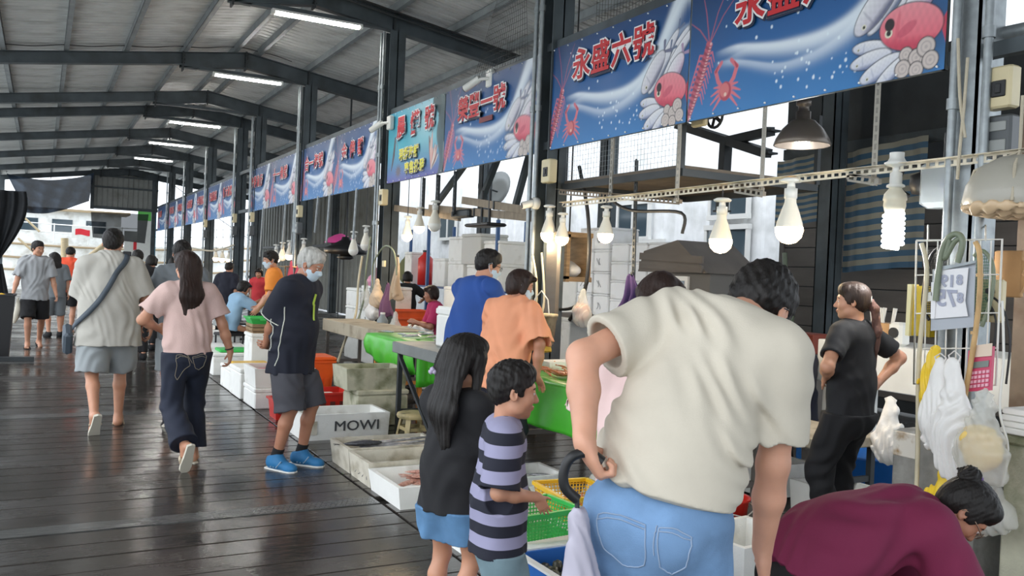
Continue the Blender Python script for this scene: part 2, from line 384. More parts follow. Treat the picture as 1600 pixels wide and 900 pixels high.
def person(label, loc, rz, H=1.7, tone='mid', lean=0., hunch=0., side=0., twist=0., head=(0, 0, 0), hs=1., girth=1., sw=1., Lh=None, Rh=None, Lf=None, Rf=None,
           pelvis=None, shirt=None, pants=None, hair='crop', hairm=None, hairvol=1., shoes=None, mask=None, vox=.006, legk=1., group=None, extras=None, jaw=1., sleeveless=False, kid=False, headoff=(0, 0, 0)):
    """local frame: +Y is where the person faces, +X the right hand. Lh/Rh = dict(t=hand target, pole=, f=finger dir, n=palm normal, curl=)"""
    hair_m = hairm or HB; s = H/1.75
    root = thing('person', label, 'person', loc, rz, group)
    hipz = (.915 if not kid else .83)*s*legk
    P0 = V(0, 0, hipz) if pelvis is None else V(*pelvis)
    Rp = rotm(0, 0, 0)
    Rl = rotm(0, 0, twist*.5) @ rotm(-lean*.7, side*.7, 0); Ru = rotm(0, 0, twist) @ rotm(-lean-hunch, side, 0)
    top = (1.45 if not kid else 1.40)*s-(.915 if not kid else .83)*s
    waist = P0+Rl @ V(0, 0, .16*s); chest = P0+Rl @ V(0, .0, .24*s)+Ru @ V(0, .0, .12*s); nb = chest+Ru @ V(0, -.015*s, top-.36*s)
    shw = .178*s*sw
    shl = {1: chest+Ru @ V(shw, -.01*s, top-.41*s), -1: chest+Ru @ V(-shw, -.01*s, top-.41*s)}
    Rh_ = rotm(0, 0, twist) @ rotm(-lean*.3, 0, 0) @ rotm(0, 0, head[0]) @ rotm(-head[1], head[2], 0)
    hsz = s*hs
    hc = nb+Ru @ (V(0, .012*s, .055*s)+V(*headoff))+Rh_ @ V(0, .018*hsz, .105*hsz)
    g = girth
    B = []; reg = []
    hp, hreg = head_prims(hc, Rh_, hsz, jaw); B += hp; reg += hreg
    B += [rc(nb-Ru @ V(0, 0, .03*s), hc+Rh_ @ V(0, -.022*hsz, -.05*hsz), .056*s*(.9+.1*g), .050*hsz, .025)]
    B += [rc(shl[-1]*.75+shl[1]*.25, shl[1]*.75+shl[-1]*.25, .05*s, .05*s, .03), rc(chest, waist, .125*s*g, .115*s*g, .05, .66, Ru[:, 1]), rc(waist, P0, .12*s*g, .13*s*g, .05, .68, Rl[:, 1])]
    ua, fa = .285*s, .245*s
    joints = {}
    for sd, hd in ((1, Rh or {}), (-1, Lh or {})):
        S0 = shl[sd]
        tg = np.asarray(hd['t'], float) if 't' in hd else S0+Ru @ V(sd*.06*s, .02*s, -.525*s)
        E, W = ik(S0, tg, ua, fa, hd.get('pole', Ru @ V(sd*.35, -1, -.1)))
        B += [rc(S0, E, .045*s*(.6+.4*g), .040*s*(.6+.4*g), .02), rc(E, E*.6+W*.4, .040*s, .040*s*(.7+.3*g), .02), rc(E*.6+W*.4, W, .040*s*(.7+.3*g), .026*s, .02)]
        f = hd.get('f', unit(W-E)); n = hd.get('n', Ru @ V(-sd, .2, 0))
        f = np.asarray(f, float); n = np.asarray(n, float)
        ff = unit(f); nn = unit(n-ff*(n @ ff)); side_s = 1 if (np.cross(ff, nn) @ np.asarray(hd.get('thumb', Ru @ V(-sd*.3, 1, 0)))) > 0 else -1
        hpz, tips = hand_prims(W, f, n, side_s, s*(.95 if not kid else .80), hd.get('curl', (.28, .34, .40, .46)), hd.get('th', .5)); B += hpz
        joints[sd] = (S0, E, W)
    th, sh = (.425*s*legk if not kid else .385*s*legk), (.415*s*legk if not kid else .375*s*legk)
    legs = {}
    for sd, ft in ((1, Rf or {}), (-1, Lf or {})):
        hj = P0+V(sd*.088*s*(.7+.3*g), 0, -.02*s)
        ank = np.asarray(ft.get('t', (sd*.105*s, -.02, .075*s)), float)
        K, A = ik(hj, ank, th, sh, ft.get('pole', (sd*.15, 1, 0)))
        yaw = ft.get('yaw', -sd*.15); pit = ft.get('pitch', 0)
        Rf_ = rotm(0, 0, yaw) @ rotm(-pit, 0, 0)
        B += [rc(hj, K, .078*s*(.6+.4*g), .052*s, .03), rc(K, K*.68+A*.32+Rf_ @ V(0, -.012*s, 0), .050*s, .053*s, .02), rc(K*.68+A*.32+Rf_ @ V(0, -.012*s, 0), A, .052*s, .033*s, .02)]
        def fp(x, y, z): return A+Rf_ @ (V(x, y, z)*s)
        B += [rc(A, fp(0, -.035, -.045), .034*s, .030*s, .02), rc(fp(0, -.03, -.045), fp(0, .12, -.052), .034*s, .030*s, .03, .8, (0, 0, 1)), rc(fp(0, .0, -.01), fp(0, .11, -.048), .03*s, .024*s, .03)]
        if shoes is None or shoes.get('kind') in ('flip', 'slip'):
            for i in range(5):
                x = sd*(-.026+.0135*i); B.append(rc(fp(x, .13-.005*i*i*.35, -.056), fp(x*1.1, .165-.006*i*i*.5-.005*i, -.060), .0105*s, (.0105 if i == 0 else .008)*s, .006))
        legs[sd] = (hj, K, A, Rf_)
    sm, lm = skin(tone)
    body = sdf_mesh('body', B, vox); paint(body, reg)
    for m in (sm, lm, EYEW, EYED, hair_m): body.materials.append(m)
    o = bpy.data.objects.new('body', body); COL.objects.link(o); o.parent = root
    J = dict(hc=hc, Rh=Rh_, hs=hsz, nb=nb, chest=chest, waist=waist, P0=P0, Ru=Ru, Rl=Rl, arms=joints, legs=legs, s=s, shl=shl, root=root, vox=vox)
    if hair:
        hv = hair_prims(hc, Rh_, hsz, hair, hairvol)
        if extras and 'hair' in extras: hv += extras['hair'](J)
        me = sdf_mesh('hair', hv, min(vox, .007), groove(hc, Rh_, .0016*hsz, tuft=.0042*hsz if hair in ('crop', 'short') else (.0022*hsz if hair == 'bob' else 0)))
        link('hair', me, hair_m, root)
    if shirt:
        lo = shirt.get('loose', .016)*s; C = []; holes = []
        hem = shirt.get('hem', -.10)*s; fl = shirt.get('flare', .0)*s; slv = shirt.get('sleeve', .62)
        hemP = P0+Rl @ V(0, 0, hem); dn = -Rl[:, 2] if 'hemn' not in shirt else -unit(shirt['hemn'])
        cap = (hemP, dn)
        w1, w2, w3 = .150*s*g+lo, .150*s*g+lo+fl*.4, .176*s*g+lo+fl
        nC = Ru[:, 1]; q = shirt.get('q', .72)
        C += [rc(chest+Ru @ V(0, 0, .06*s), waist, w1, w2, .05, q, nC, cap=cap), rc(waist, hemP+Rl @ V(0, 0, -.06*s), w2, w3, .06, q, Rl[:, 1], cap=cap)]
        if shirt.get('bust'):
            for x in (-1, 1): C.append(el(chest+Ru @ V(x*.075*s, .085*s, .0), V(.07, .06, .075)*s, .05, Ru))
        if shirt.get('belly'): C.append(el(waist+Rl @ V(0, .07*s, -.02*s), V(.13, .10, .14)*s, .08, Rl))
        C += [rc(shl[-1]*.82+shl[1]*.18, shl[1]*.82+shl[-1]*.18, .062*s+lo*.4, .062*s+lo*.4, .06), rc(nb-Ru @ V(0, .0, .075*s), nb+Ru @ V(0, 0, -.018*s), .10*s, .066*s+lo*.3, .05, .8, nC, cap=(nb+Ru @ V(0, .012, .012*s), Ru @ V(0, -.35, 1)))]
        for sd in (1, -1):
            S0, E, W = joints[sd]; ax = unit(E-S0)
            if slv <= 1:
                end = S0+(E-S0)*slv; sr = shirt.get('slw', 1.)
                C.append(rc(S0+Ru @ V(-sd*.015*s, 0, -.006*s), end+ax*.05*s, .062*s*(.6+.4*g)+lo, (.054*s*(.6+.4*g)+lo*1.3)*sr, .035, cap=(end, ax)))
                if vox < .0085: holes.append(rc(end-ax*.004*s, end+ax*.06*s, (.054*s*(.6+.4*g)+lo*1.3)*sr-.016, (.054*s*(.6+.4*g)+lo*1.3)*sr-.012, .004, op='s'))
            else:
                end = E+(W-E)*(slv-1); a2 = unit(W-E)
                C += [rc(S0+Ru @ V(-sd*.03*s, 0, 0), E, .060*s+lo, .047*s+lo, .04), rc(E, end+a2*.04*s, .047*s+lo, .034*s+lo, .03, cap=(end, a2))]
        C += holes; dirs = shirt.get('dirs', (((.9, .2, .25), 38), ((.5, -.5, .6), 29), ((-.7, .3, .5), 33)))
        me = sdf_mesh('shirt', C, vox, folds(shirt.get('amp', .006), dirs, shirt.get('seed', 1)))
        so = link('shirt', me, shirt['m'], root)
        if shirt.get('after'): shirt['after'](J, so)
        J['shirt'] = so
    if pants:
        L = pants.get('len', 1.); lo = pants.get('loose', .02)*s; C = []
        wz = P0+Rl @ V(0, 0, pants.get('rise', .09)*s)
        C += [rc(wz, P0+V(0, -.012*s, -.05*s), .136*s*g+lo*.2, .152*s*g+lo*.4, .05, .70, Rl[:, 1], cap=(wz, Rl[:, 2]))]
        for x in (-1, 1): C.append(el(P0+Rl @ V(x*.075*s, -.06*s, -.045*s), V(.085, .07, .09)*s*g, .05, Rl))
        for sd in (1, -1):
            hj, K, A, Rf_ = legs[sd]; wid = pants.get('wid', 1.)
            if L <= 1.25:
                e0 = hj+(K-hj)*L if L <= 1 else K+(A-K)*(L-1); ax = unit(e0-hj); end = e0
                C.append(rc(hj+V(sd*.006, -.005, -.01), end+ax*.06*s, .088*s*(.6+.4*g)+lo, (.070*s+lo)*wid, .03, cap=(end, ax)))
                if vox < .0085: C.append(rc(end-ax*.0*s, end+ax*.08*s, (.070*s+lo)*wid-.015, (.070*s+lo)*wid-.010, .004, op='s'))
            else:
                ax = unit(A-K); end = K+(A-K)*(L-1)
                C += [rc(hj, K, .088*s*(.6+.4*g)+lo, .060*s+lo, .03), rc(K, end+ax*.05*s, .060*s+lo, (.045*s+lo)*wid, .03, cap=(end, ax))]
        hc_ = []
        if shirt:
            hem = shirt.get('hem', -.10)*s
            if hem < pants.get('rise', .09)*s: hc_ = [(P0+Rl @ V(0, 0, hem+.012), Rl[:, 2])]
        me = sdf_mesh('trousers' if L > 1 else 'shorts', C, vox, folds(pants.get('amp', .005), pants.get('dirs', (((.6, .3, .5), 30), ((-.5, .4, .7), 36))), pants.get('seed', 3)), hc_)
        po = link('trousers' if L > 1 else 'shorts', me, pants['m'], root); J['pants'] = po
        if pants.get('after'): pants['after'](J, po)
    if shoes:
        k = shoes['kind']
        for sd in (1, -1):
            hj, K, A, Rf_ = legs[sd]
            def fp(x, y, z): return A+Rf_ @ (V(x, y, z)*s)
            if k in ('flip', 'slip'):
                out = [(-.030, -.085), (0, -.097), (.030, -.085), (.034, -.02), (.040, .07), (.046, .12), (.040, .165), (.016, .185), (-.02, .182), (-.040, .155), (-.044, .10), (-.034, .02)]
                b = MB(); b.prism([(x, y) for x, y in out], 2, -.102, -.080)
                b.v = [tuple(fp(*v)) for v in b.v]; so = b.obj('sandal', shoes['m'], root)
                if k == 'flip':
                    c = MB(); tp = fp(-sd*.012, .125, -.075)
                    for x in (-1, 1): c.tube([tp, fp(x*.028, .085, -.034), fp(x*.046, .03, -.075)], .007*s, 6)
                else:
                    c = MB(); c.tube([fp(-.047, .07, -.085), fp(-.036, .085, -.035), fp(0, .09, -.014), fp(.036, .085, -.035), fp(.047, .07, -.085)], .026*s, 8, flat=.35)
                c.obj('strap', shoes.get('m2', shoes['m']), so)
            elif k == 'sneaker':
                Pm = [rc(fp(0, -.045, -.035), fp(0, .03, -.02), .046*s, .047*s, .03), rc(fp(0, .02, -.035), fp(0, .13, -.058), .050*s, .040*s, .04, .85, (0, 0, 1)), rc(fp(0, -.03, .0), fp(0, .0, .035), .045*s, .047*s, .03, cap=(fp(0, 0, .03), Rf_ @ V(0, -.3, 1))), el(fp(0, .15, -.06), V(.045, .05, .034)*s, .03, Rf_)]
                me = sdf_mesh('shoe', Pm, min(vox, .006), cuts=[(fp(0, 0, -.082), Rf_ @ V(0, 0, -1))]); so = link('shoe', me, shoes['m'], root)
                out = [(-.036, -.088), (0, -.102), (.036, -.088), (.042, -.02), (.048, .07), (.054, .12), (.048, .175), (.018, .203), (-.02, .20), (-.048, .165), (-.052, .10), (-.042, .02)]
                b = MB(); b.prism(out, 2, -.104, -.074); b.v = [tuple(fp(*v)) for v in b.v]; b.obj('sole', shoes['m2'], so)
                c = MB()
                for j in range(5): c.tube([fp(-.022, .055+.016*j, .005-.0125*j), fp(0, .06+.016*j, .014-.013*j), fp(.022, .055+.016*j, .005-.0125*j)], .004*s, 5)
                c.obj('laces', shoes['m2'], so)
                if shoes.get('m3'):
                    for x in (-1, 1):
                        c = MB()
                        for j in range(3): c.tube([fp(x*.050, -.01+.028*j, -.060), fp(x*.047, .015+.028*j, -.03), fp(x*.038, .03+.028*j, -.008)], .006*s, 5)
                        c.obj('side_stripes', shoes['m3'], so)['kind'] = 'stuff'
                if shoes.get('sock'): link('sock', sdf_mesh('sock', [rc(fp(0, -.01, 0), A+unit(K-A)*.09*s, .043*s, .043*s, .02, cap=(A+unit(K-A)*.085*s, K-A))], .006), shoes['sock'], root)
            elif k == 'boot':
                top = A+unit(K-A)*.27*s
                Pm = [rc(A, top, .046*s, .064*s, .03, cap=(top, K-A)), rc(fp(0, -.04, -.05), fp(0, .12, -.055), .045*s, .042*s, .05, .9, (0, 0, 1)), el(fp(0, .15, -.055), V(.045, .05, .04)*s, .03, Rf_)]
                me = sdf_mesh('boot', Pm, min(vox, .007), folds(.003, (((0, .3, 1), 60),), 5), cuts=[(fp(0, 0, -.09), Rf_ @ V(0, 0, -1))]); so = link('boot', me, shoes['m'], root)
                out = [(-.04, -.09), (0, -.1), (.04, -.09), (.045, -.02), (.048, .07), (.052, .12), (.048, .175), (.018, .203), (-.02, .20), (-.048, .165), (-.052, .10), (-.042, .02)]
                b = MB(); b.prism(out, 2, -.105, -.085); b.v = [tuple(fp(*v)) for v in b.v]; b.obj('sole', shoes['m'], so)
    if mask:
        R, C0 = Rh_, hc
        def hpnt(x, y, z): return hc+Rh_ @ (V(x, y, z)*hsz)
        Pm = [el(hpnt(0, .030, -.035), V(.072, .074, .066)*hsz, .02, R), el(hpnt(0, .045, -.082), V(.052, .050, .040)*hsz, .03, R), rc(hpnt(0, .088, -.012), hpnt(0, .106, -.034), .014*hsz, .016*hsz, .02)]
        me = sdf_mesh('face_mask', Pm, min(vox, .005), folds(.0012, (((0, 0, 1), 200),), 2), cuts=[(hpnt(0, .09, -.012), Rh_ @ V(0, -.25, 1)), (hpnt(0, .022, 0), Rh_ @ V(0, -1, .1))])
        mo = link('face_mask', me, mask, root)
        b = MB()
        for x in (-1, 1):
            b.tube([hpnt(x*.066, .03, -.02), hpnt(x*.082, -.005, .018), hpnt(x*.088, -.03, .0), hpnt(x*.084, -.012, -.035), hpnt(x*.062, .03, -.075)], .0022*hsz, 5)
        b.obj('ear_loop', mask, mo)
    if extras and 'add' in extras: extras['add'](J)
    return J
def glasses(J, m):
    C, R, s = J['hc'], J['Rh'], J['hs']
    def p(x, y, z): return C+R @ (V(x, y, z)*s)
    b = MB()
    for x in (-1, 1):
        b.tube([p(x*.033+.023*math.cos(a*PI/8), .106-abs(.023*math.cos(a*PI/8)+x*.033)*.12, .001+.017*math.sin(a*PI/8)) for a in range(17)], .0017*s, 5, False)
        b.tube([p(x*.056, .101, .006), p(x*.078, .05, .010), p(x*.084, -.005, .012), p(x*.084, -.025, -.008)], .0022*s, 5)
    b.tube([p(-.011, .106, .004), p(0, .109, .007), p(.011, .106, .004)], .0018*s, 5)
    g = b.obj('glasses', m, J['root'])
    return g
# ------------------------------------------------------------ the hall
STEEL = mat('painted_grey_steel', S(74, 82, 86), .55, .2, var=.25, vscale=3, bump=.05, bscale=60, dirt=S(58, 62, 63), dscale=2.5)
STEELD = mat('dark_steel', S(52, 56, 58), .55, .2, var=.25, vscale=3)
GALV = mat('galvanised_steel', S(150, 156, 158), .42, .55, var=.18, vscale=14, bump=.04, bscale=80)
GALVP = mat('galvanised_purlin', S(140, 146, 148), .5, .4, var=.2, vscale=4)
SHEET = mat('roof_sheet_zinc', S(205, 207, 205), .5, .2, var=.12, vscale=1.3, dirt=S(150, 150, 146), dscale=1.1, bump=.04, bscale=20)
BLACK = mat('black_plastic', (.012, .012, .013), .45)
DARK = mat('dark_cable', (.02, .02, .021), .5)
WHITEP = mat('white_plastic', S(226, 226, 220), .35, var=.05)
CREAMP = mat('cream_plastic', S(214, 200, 160), .4, var=.06)
GREYP = mat('grey_plastic', S(150, 153, 150), .4)
CONC = mat('pier_concrete', S(138, 136, 130), .8, bump=.3, bscale=40, var=.25, vscale=9, dirt=S(96, 94, 88), dscale=4)
# wet boards: dark, grainy, with pools of water where the board turns mirror-like
def wet(name, dry, r0, r1, sc):
    m = bpy.data.materials.new(name); m.use_nodes = True; t = m.node_tree; N = t.nodes; L = t.links; b = N['Principled BSDF']
    g = N.new('ShaderNodeNewGeometry')
    n1 = N.new('ShaderNodeTexNoise'); n1.inputs['Scale'].default_value = sc; n1.inputs['Detail'].default_value = 5; L.new(g.outputs['Position'], n1.inputs[0])
    mp = N.new('ShaderNodeMapping'); mp.inputs['Scale'].default_value = (2.2, 40, 10); L.new(g.outputs['Position'], mp.inputs[0])
    n2 = N.new('ShaderNodeTexNoise'); n2.inputs['Scale'].default_value = 2.5; n2.inputs['Detail'].default_value = 6; L.new(mp.outputs[0], n2.inputs[0])
    r = N.new('ShaderNodeMapRange'); r.inputs[1].default_value = .38; r.inputs[2].default_value = .62; r.inputs[3].default_value = r0; r.inputs[4].default_value = r1
    L.new(n1.outputs[0], r.inputs[0])
    ad = N.new('ShaderNodeMath'); ad.operation = 'MULTIPLY_ADD'; L.new(n2.outputs[0], ad.inputs[0]); ad.inputs[1].default_value = .16; L.new(r.outputs[0], ad.inputs[2]); L.new(ad.outputs[0], b.inputs['Roughness'])
    rp = N.new('ShaderNodeValToRGB'); L.new(n2.outputs[0], rp.inputs[0])
    rp.color_ramp.elements[0].position = .3; rp.color_ramp.elements[0].color = tuple(x*.55 for x in dry)+(1,)
    rp.color_ramp.elements[1].position = .75; rp.color_ramp.elements[1].color = tuple(x*1.35 for x in dry)+(1,); L.new(rp.outputs[0], b.inputs['Base Color'])
    bp = N.new('ShaderNodeBump'); bp.inputs['Strength'].default_value = .16; bp.inputs['Distance'].default_value = .006; L.new(n2.outputs[0], bp.inputs['Height'])
    n3 = N.new('ShaderNodeTexNoise'); n3.inputs['Scale'].default_value = 14; L.new(g.outputs['Position'], n3.inputs[0])
    b2 = N.new('ShaderNodeBump'); b2.inputs['Strength'].default_value = .10; b2.inputs['Distance'].default_value = .01; L.new(n3.outputs[0], b2.inputs['Height']); L.new(b2.outputs[0], bp.inputs['Normal']); L.new(bp.outputs[0], b.inputs['Normal'])
    b.inputs['Specular IOR Level'].default_value = .6
    return m
WET = wet('wet_dark_board', S(56, 52, 48), .03, .24, 1.3)
WETC = wet('wet_concrete', S(62, 60, 57), .12, .45, 1.0)
PLATE = wet('wet_steel_plate', S(84, 84, 82), .04, .24, 1.6)
QUAY = wet('wet_quay', S(196, 196, 190), .2, .5, .5)
floor = struct(MB().bb((-1.75, -12, -.2), (10.6, 43, -.035)).obj('floor', WETC))
PW = .222; y = 2.6; near = []; far = MB(); k = 0
strips = [(5.28, 5.45), (9.12, 9.34), (13.75, 13.95)]
pm1 = MB().rbox((0, 0, 0), (3.60, PW-.007, .035), .004).mesh('plank'); pm1.materials.append(WET)
pm2 = MB().rbox((0, 0, 0), (2.45, PW-.007, .035), .004).mesh('plank'); pm2.materials.append(WET)
while y < 42.8:
    hit = [s for s in strips if s[0]-.01 <= y < s[1]]
    if hit: y = hit[0][1]+.004; continue
    nx = min([s[0] for s in strips if s[0] > y]+[99])
    w = min(PW, nx-y)
    if w < .03: y = nx; continue
    if y < 14.5:
        for me, cx in ((pm1, .18), (pm2, 3.222)):
            o = bpy.data.objects.new('plank', me); COL.objects.link(o); o.parent = floor; o.location = (cx, y+w/2, -.0175+random.uniform(-.0015, .0015)); o.scale = (1, w/PW, 1); o.rotation_euler = (random.uniform(-.004, .004), random.uniform(-.0006, .0006), 0)
    else: far.rbox((1.4, y+w/2, -.0175+random.uniform(-.002, .002)), (6.05, w-.008, .035), .004)
    y += w
tag(far.obj('planks', WET, floor), kind='stuff')
for a, b_ in strips: MB().bb((-1.62, a+.004, -.03), (1.975, b_-.004, .003)).obj('metal_strip', PLATE, floor)
# raised tread lozenges on the right half of the nearest strip
mb = MB()
for i in range(60):
    for j in range(4):
        x = .95+i*.017; yy = 5.305+j*.038; a = .7 if (i+j) % 2 else -.7
        mb.box((x, yy, .0038), (.016, .004, .002), Matrix.Rotation(a, 3, 'Z'))
tag(mb.obj('tread', PLATE, floor), kind='stuff')
MB().bb((-1.7, 14.0, 0), (-.05, 14.12, .06)).obj('kerb', STEELD, floor)
quay = struct(MB().bb((-60, 43, -.25), (60, 60, -.04)).bb((-60, -12, -.25), (-1.75, 43, -.04)).obj('trim_1', QUAY))
quay['label'] = 'wet pale quay outside the far opening'
# roof: rafters, purlins, ribbed sheets
RX = 3.26; EL, ER = -1.7, 8.75
def zr(X): return 5.47-.15*abs(X-RX)       # top of the rafters
ceiling = struct(empty('ceiling', (RX, 20, 5.47)))
def child(mb, name, m): o = mb.obj(name, m, ceiling); o.matrix_parent_inverse = ceiling.matrix_world.inverted(); o.location = (-RX, -20, -5.47); return o
RY = [-6.4, -1.7, 2.95, 7.5, 12.15, 16.8, 21.1, 23.2, 27.75, 32.4, 37.0, 41.55]
for Y in RY:
    mb = MB()
    for X0, X1, d0, d1 in ((EL, 2.15, .19, .21), (2.15, RX, .28, .28), (RX, 4.45, .28, .26), (4.45, ER, .26, .20)):
        z0, z1 = zr(X0), zr(X1)
        for dz, w, hh in ((-.006, .15, .012), (0, .012, 0), (1, .15, .012)):
            a = z0-(d0 if dz == 1 else 0)-(.006 if dz != 0 else 0); b = z1-(d1 if dz == 1 else 0)-(.006 if dz != 0 else 0)
            if dz == 0: mb.prism([(X0, z0), (X1, z1), (X1, z1-d1), (X0, z0-d0)], 1, Y-.006, Y+.006)
            else: mb.beam((X0, Y, a), (X1, Y, b), w, hh)
    child(mb, 'rafter', STEEL)
    mb = MB()
    for X in (2.15, RX, 4.45):
        mb.bb((X-.012, Y-.085, zr(X)-.33), (X+.012, Y+.085, zr(X)+.01))
    child(mb, 'splice_plate', STEELD)
    mb = MB()
    for X in (2.15, RX):
        for q in range(4):
            for sx in (-1, 1): mb.cyl((X+sx*.012, Y-.055, zr(X)-.05-q*.07), (X+sx*.03, Y-.055, zr(X)-.05-q*.07), .012, seg=6)
    tag(child(mb, 'bolts', STEELD), kind='stuff')
PXS = [-1.62, -.67, .26, 1.2, 2.17, 3.05, 3.48, 4.45, 5.4, 6.35, 7.3, 8.4]
for X in PXS:
    z = zr(X)+.005
    mb = MB(); w = .05
    mb.bb((X-.025, -12, z), (X-.02, 43, z+.115)); mb.bb((X-.025, -12, z), (X+.05, 43, z+.005)); mb.bb((X-.025, -12, z+.11), (X+.05, 43, z+.115))
    child(mb, 'purlin', GALVP)
SW = .76
def sheet_mesh(sgn):
    x1 = (ER if sgn > 0 else RX-EL+RX)-RX
    prof = []
    for i in range(4):
        u = i*SW/4; prof += [(u, 0), (u+.055, 0), (u+.07, .042), (u+.10, .042), (u+.115, 0), (u+.145, .0), (u+.15, .010), (u+.16, .010), (u+.165, 0)]
    prof.append((SW+.035, 0))
    v = []; f = []
    for u, z in prof: v += [(0, u, z), (sgn*x1, u, z-.15*x1)]
    for i in range(len(prof)-1): f.append((2*i, 2*i+1, 2*i+3, 2*i+2))
    b = MB(); b.add(v, f); me = b.mesh('roof_sheet'); me.materials.append(SHEET); return me
sheets = [sheet_mesh(1), sheet_mesh(-1)]
yy = -12.18; i = 0
while yy < 43:
    for me in sheets:
        o = bpy.data.objects.new('roof_sheet', me); COL.objects.link(o); o.parent = ceiling; o.location = (0, yy-20, .125+(i % 2)*.002)
    yy += SW; i += 1
child(MB().bb((RX-.2, -12, 5.60), (RX+.2, 43, 5.604)), 'ridge_cap', SHEET)
child(MB().tube([(x, 16.7, zr(x)+.08+.012*math.sin(x*7)) for x in [i*.1-1 for i in range(52)]], .008, 5), 'cable', DARK)
child(MB().tube([(x, 12.0, zr(x)-.02) for x in (3.4, 4.5, 5.6, 6.6, 7.8)], .014, 6), 'conduit', DARK)
child(MB().tube([(x, 12.0, zr(x)-.09) for x in (3.4, 4.5, 5.6, 6.6, 7.8)], .018, 6), 'conduit', STEELD)
# tie channels with the fluorescent fittings under every other rafter
TUBE = mat('lit_tube', (1, 1, .97), .4, emit=70, ecol=(1, .98, .93)); FIT = mat('lamp_housing', S(225, 226, 222), .4)
for Y in RY:
    z0 = 5.06
    child(MB().bb((2.1, Y-.05, z0-.03), (4.42, Y+.05, z0+.03)).bb((2.1, Y-.05, z0), (2.4, Y+.05, zr(2.15)-.28)), 'tie_channel', STEEL)
for i, Y in enumerate((12.15, 16.8, 23.2, 27.75, 32.4)):
    t = thing('tube_lamp', ['lit twin tube roof lamp nearest the camera, by the tall column top', 'second lit tube roof lamp from the front', 'third lit tube roof lamp from the front', 'fourth lit tube roof lamp from the front', 'farthest lit tube roof lamp, near the end wall'][i], 'lamp', (3.3, Y-.1, 4.96), group='tube lamps under the rafters')
    MB().prism([(-.045, .05), (.045, .05), (.06, .015), (-.06, .015)], 0, -.64, .64).obj('housing', FIT, t)
    for sy in (-1, 1): MB().cyl((-.62, sy*.03, -.002), (.62, sy*.03, -.002), .016, seg=10).obj('tube', TUBE, t)
    for sx in (-1, 1): MB().bb((sx*.62-.02, -.06, -.02), (sx*.62+.02, .06, .03)).obj('end_cap', WHITEP, t)
# ------------------------------------------------------------ columns between the stalls
CXX = 4.5
CY = [3.0, 7.5, 12.15, 16.8, 21.1, 23.2, 27.75, 32.4, 37.0]
CN = ['galvanised steel column at the right edge, beside the clipboard rack', 'grey steel column left of the stall with the two close bulbs', 'grey steel column behind the hanging bags, third from the right', 'grey steel column behind the white haired man, fourth from the right', 'fifth grey steel column from the right, close before its twin', 'sixth grey steel column from the right, close behind its twin', 'seventh grey steel column from the right', 'eighth grey steel column from the right', 'ninth steel column, last one beside the end wall']
def column(Y, label, m, near):
    t = thing('steel_column', label, 'column', (CXX, Y, 0))
    z1 = zr(CXX)-.27; w, d = (.20, .24) if Y > 4 else (.16, .22)
    zb = .742 if Y < 4 else 0
    mb = MB(); mb.bb((-d/2, -w/2, zb), (d/2, -w/2+.014, z1)); mb.bb((-d/2, w/2-.014, zb), (d/2, w/2, z1)); mb.bb((-.008, -w/2, zb), (.008, w/2, z1))
    mb.bb((-d/2, -w/2, zb), (-d/2+.012, w/2, z1)) if Y < 4 else None
    mb.obj('shaft', m, t)
    if Y > 4: MB().bb((-.16, -.15, 0), (.16, .15, .02)).obj('base_plate', STEELD, t)
    for j, dy in enumerate((.16, .05) if Y > 4 else (PX(1487, 200, 4.345).y-Y, PX(1538, 200, 4.345).y-Y)):
        p = MB(); x = -d/2-.045
        p.cyl((x, dy, .75), (x, dy, z1), .024 if near else .02, seg=10); po = p.obj('conduit', GALV, t)
        c = MB()
        for z in ((1.2, 2.2, 3.2, 4.2) if Y > 4 else (2.55+.35*j,)):
            c.cyl((x, dy, z-.03), (x, dy, z+.03), .034, seg=10)
        c.obj('coupling', GALV, po)
    return t
for Y, n in zip(CY, CN): column(Y, n, GALV if Y < 4 else STEEL, Y < 8)
# concrete pier of the nearest column
pier = thing('concrete_pier', 'rough grey concrete pier under the galvanised column, white patches on top', 'pier', (4.5, 3.0, 0))
mb = MB(); mb.rbox((0, .0, .37), (.46, .50, .74), .02); mb.obj('block', CONC, pier)
MB().rbox((-.225, .16, .66), (.02, .16, .14), .006).obj('paint_patch', mat('flaking_white', S(214, 208, 196), .8, dirt=S(150, 120, 80), dscale=14), pier)
# rear row of columns
for Y, n in ((7.4, 'dark steel column of the rear row, behind the woman in black'), (12.15, 'dark steel column of the rear row, behind the white carton stack'), (16.8, 'dark steel column of the rear row, right of the shelf with blue posts'), (27.7, 'dark steel column of the rear row, above the pink parasol')):
    t = thing('rear_column', n, 'column', (8.4, Y, 0))
    mb = MB(); z1 = zr(8.4)-.2; mb.bb((-.12, -.1, 0), (.12, -.086, z1)); mb.bb((-.12, .086, 0), (.12, .1, z1)); mb.bb((-.008, -.1, 0), (.008, .1, z1)); mb.bb((-.12, -.1, 0), (-.106, .1, z1)); mb.obj('shaft', STEEL, t)
    MB().bb((-.18, -.17, 0), (.18, .17, .02)).obj('base_plate', STEELD, t)
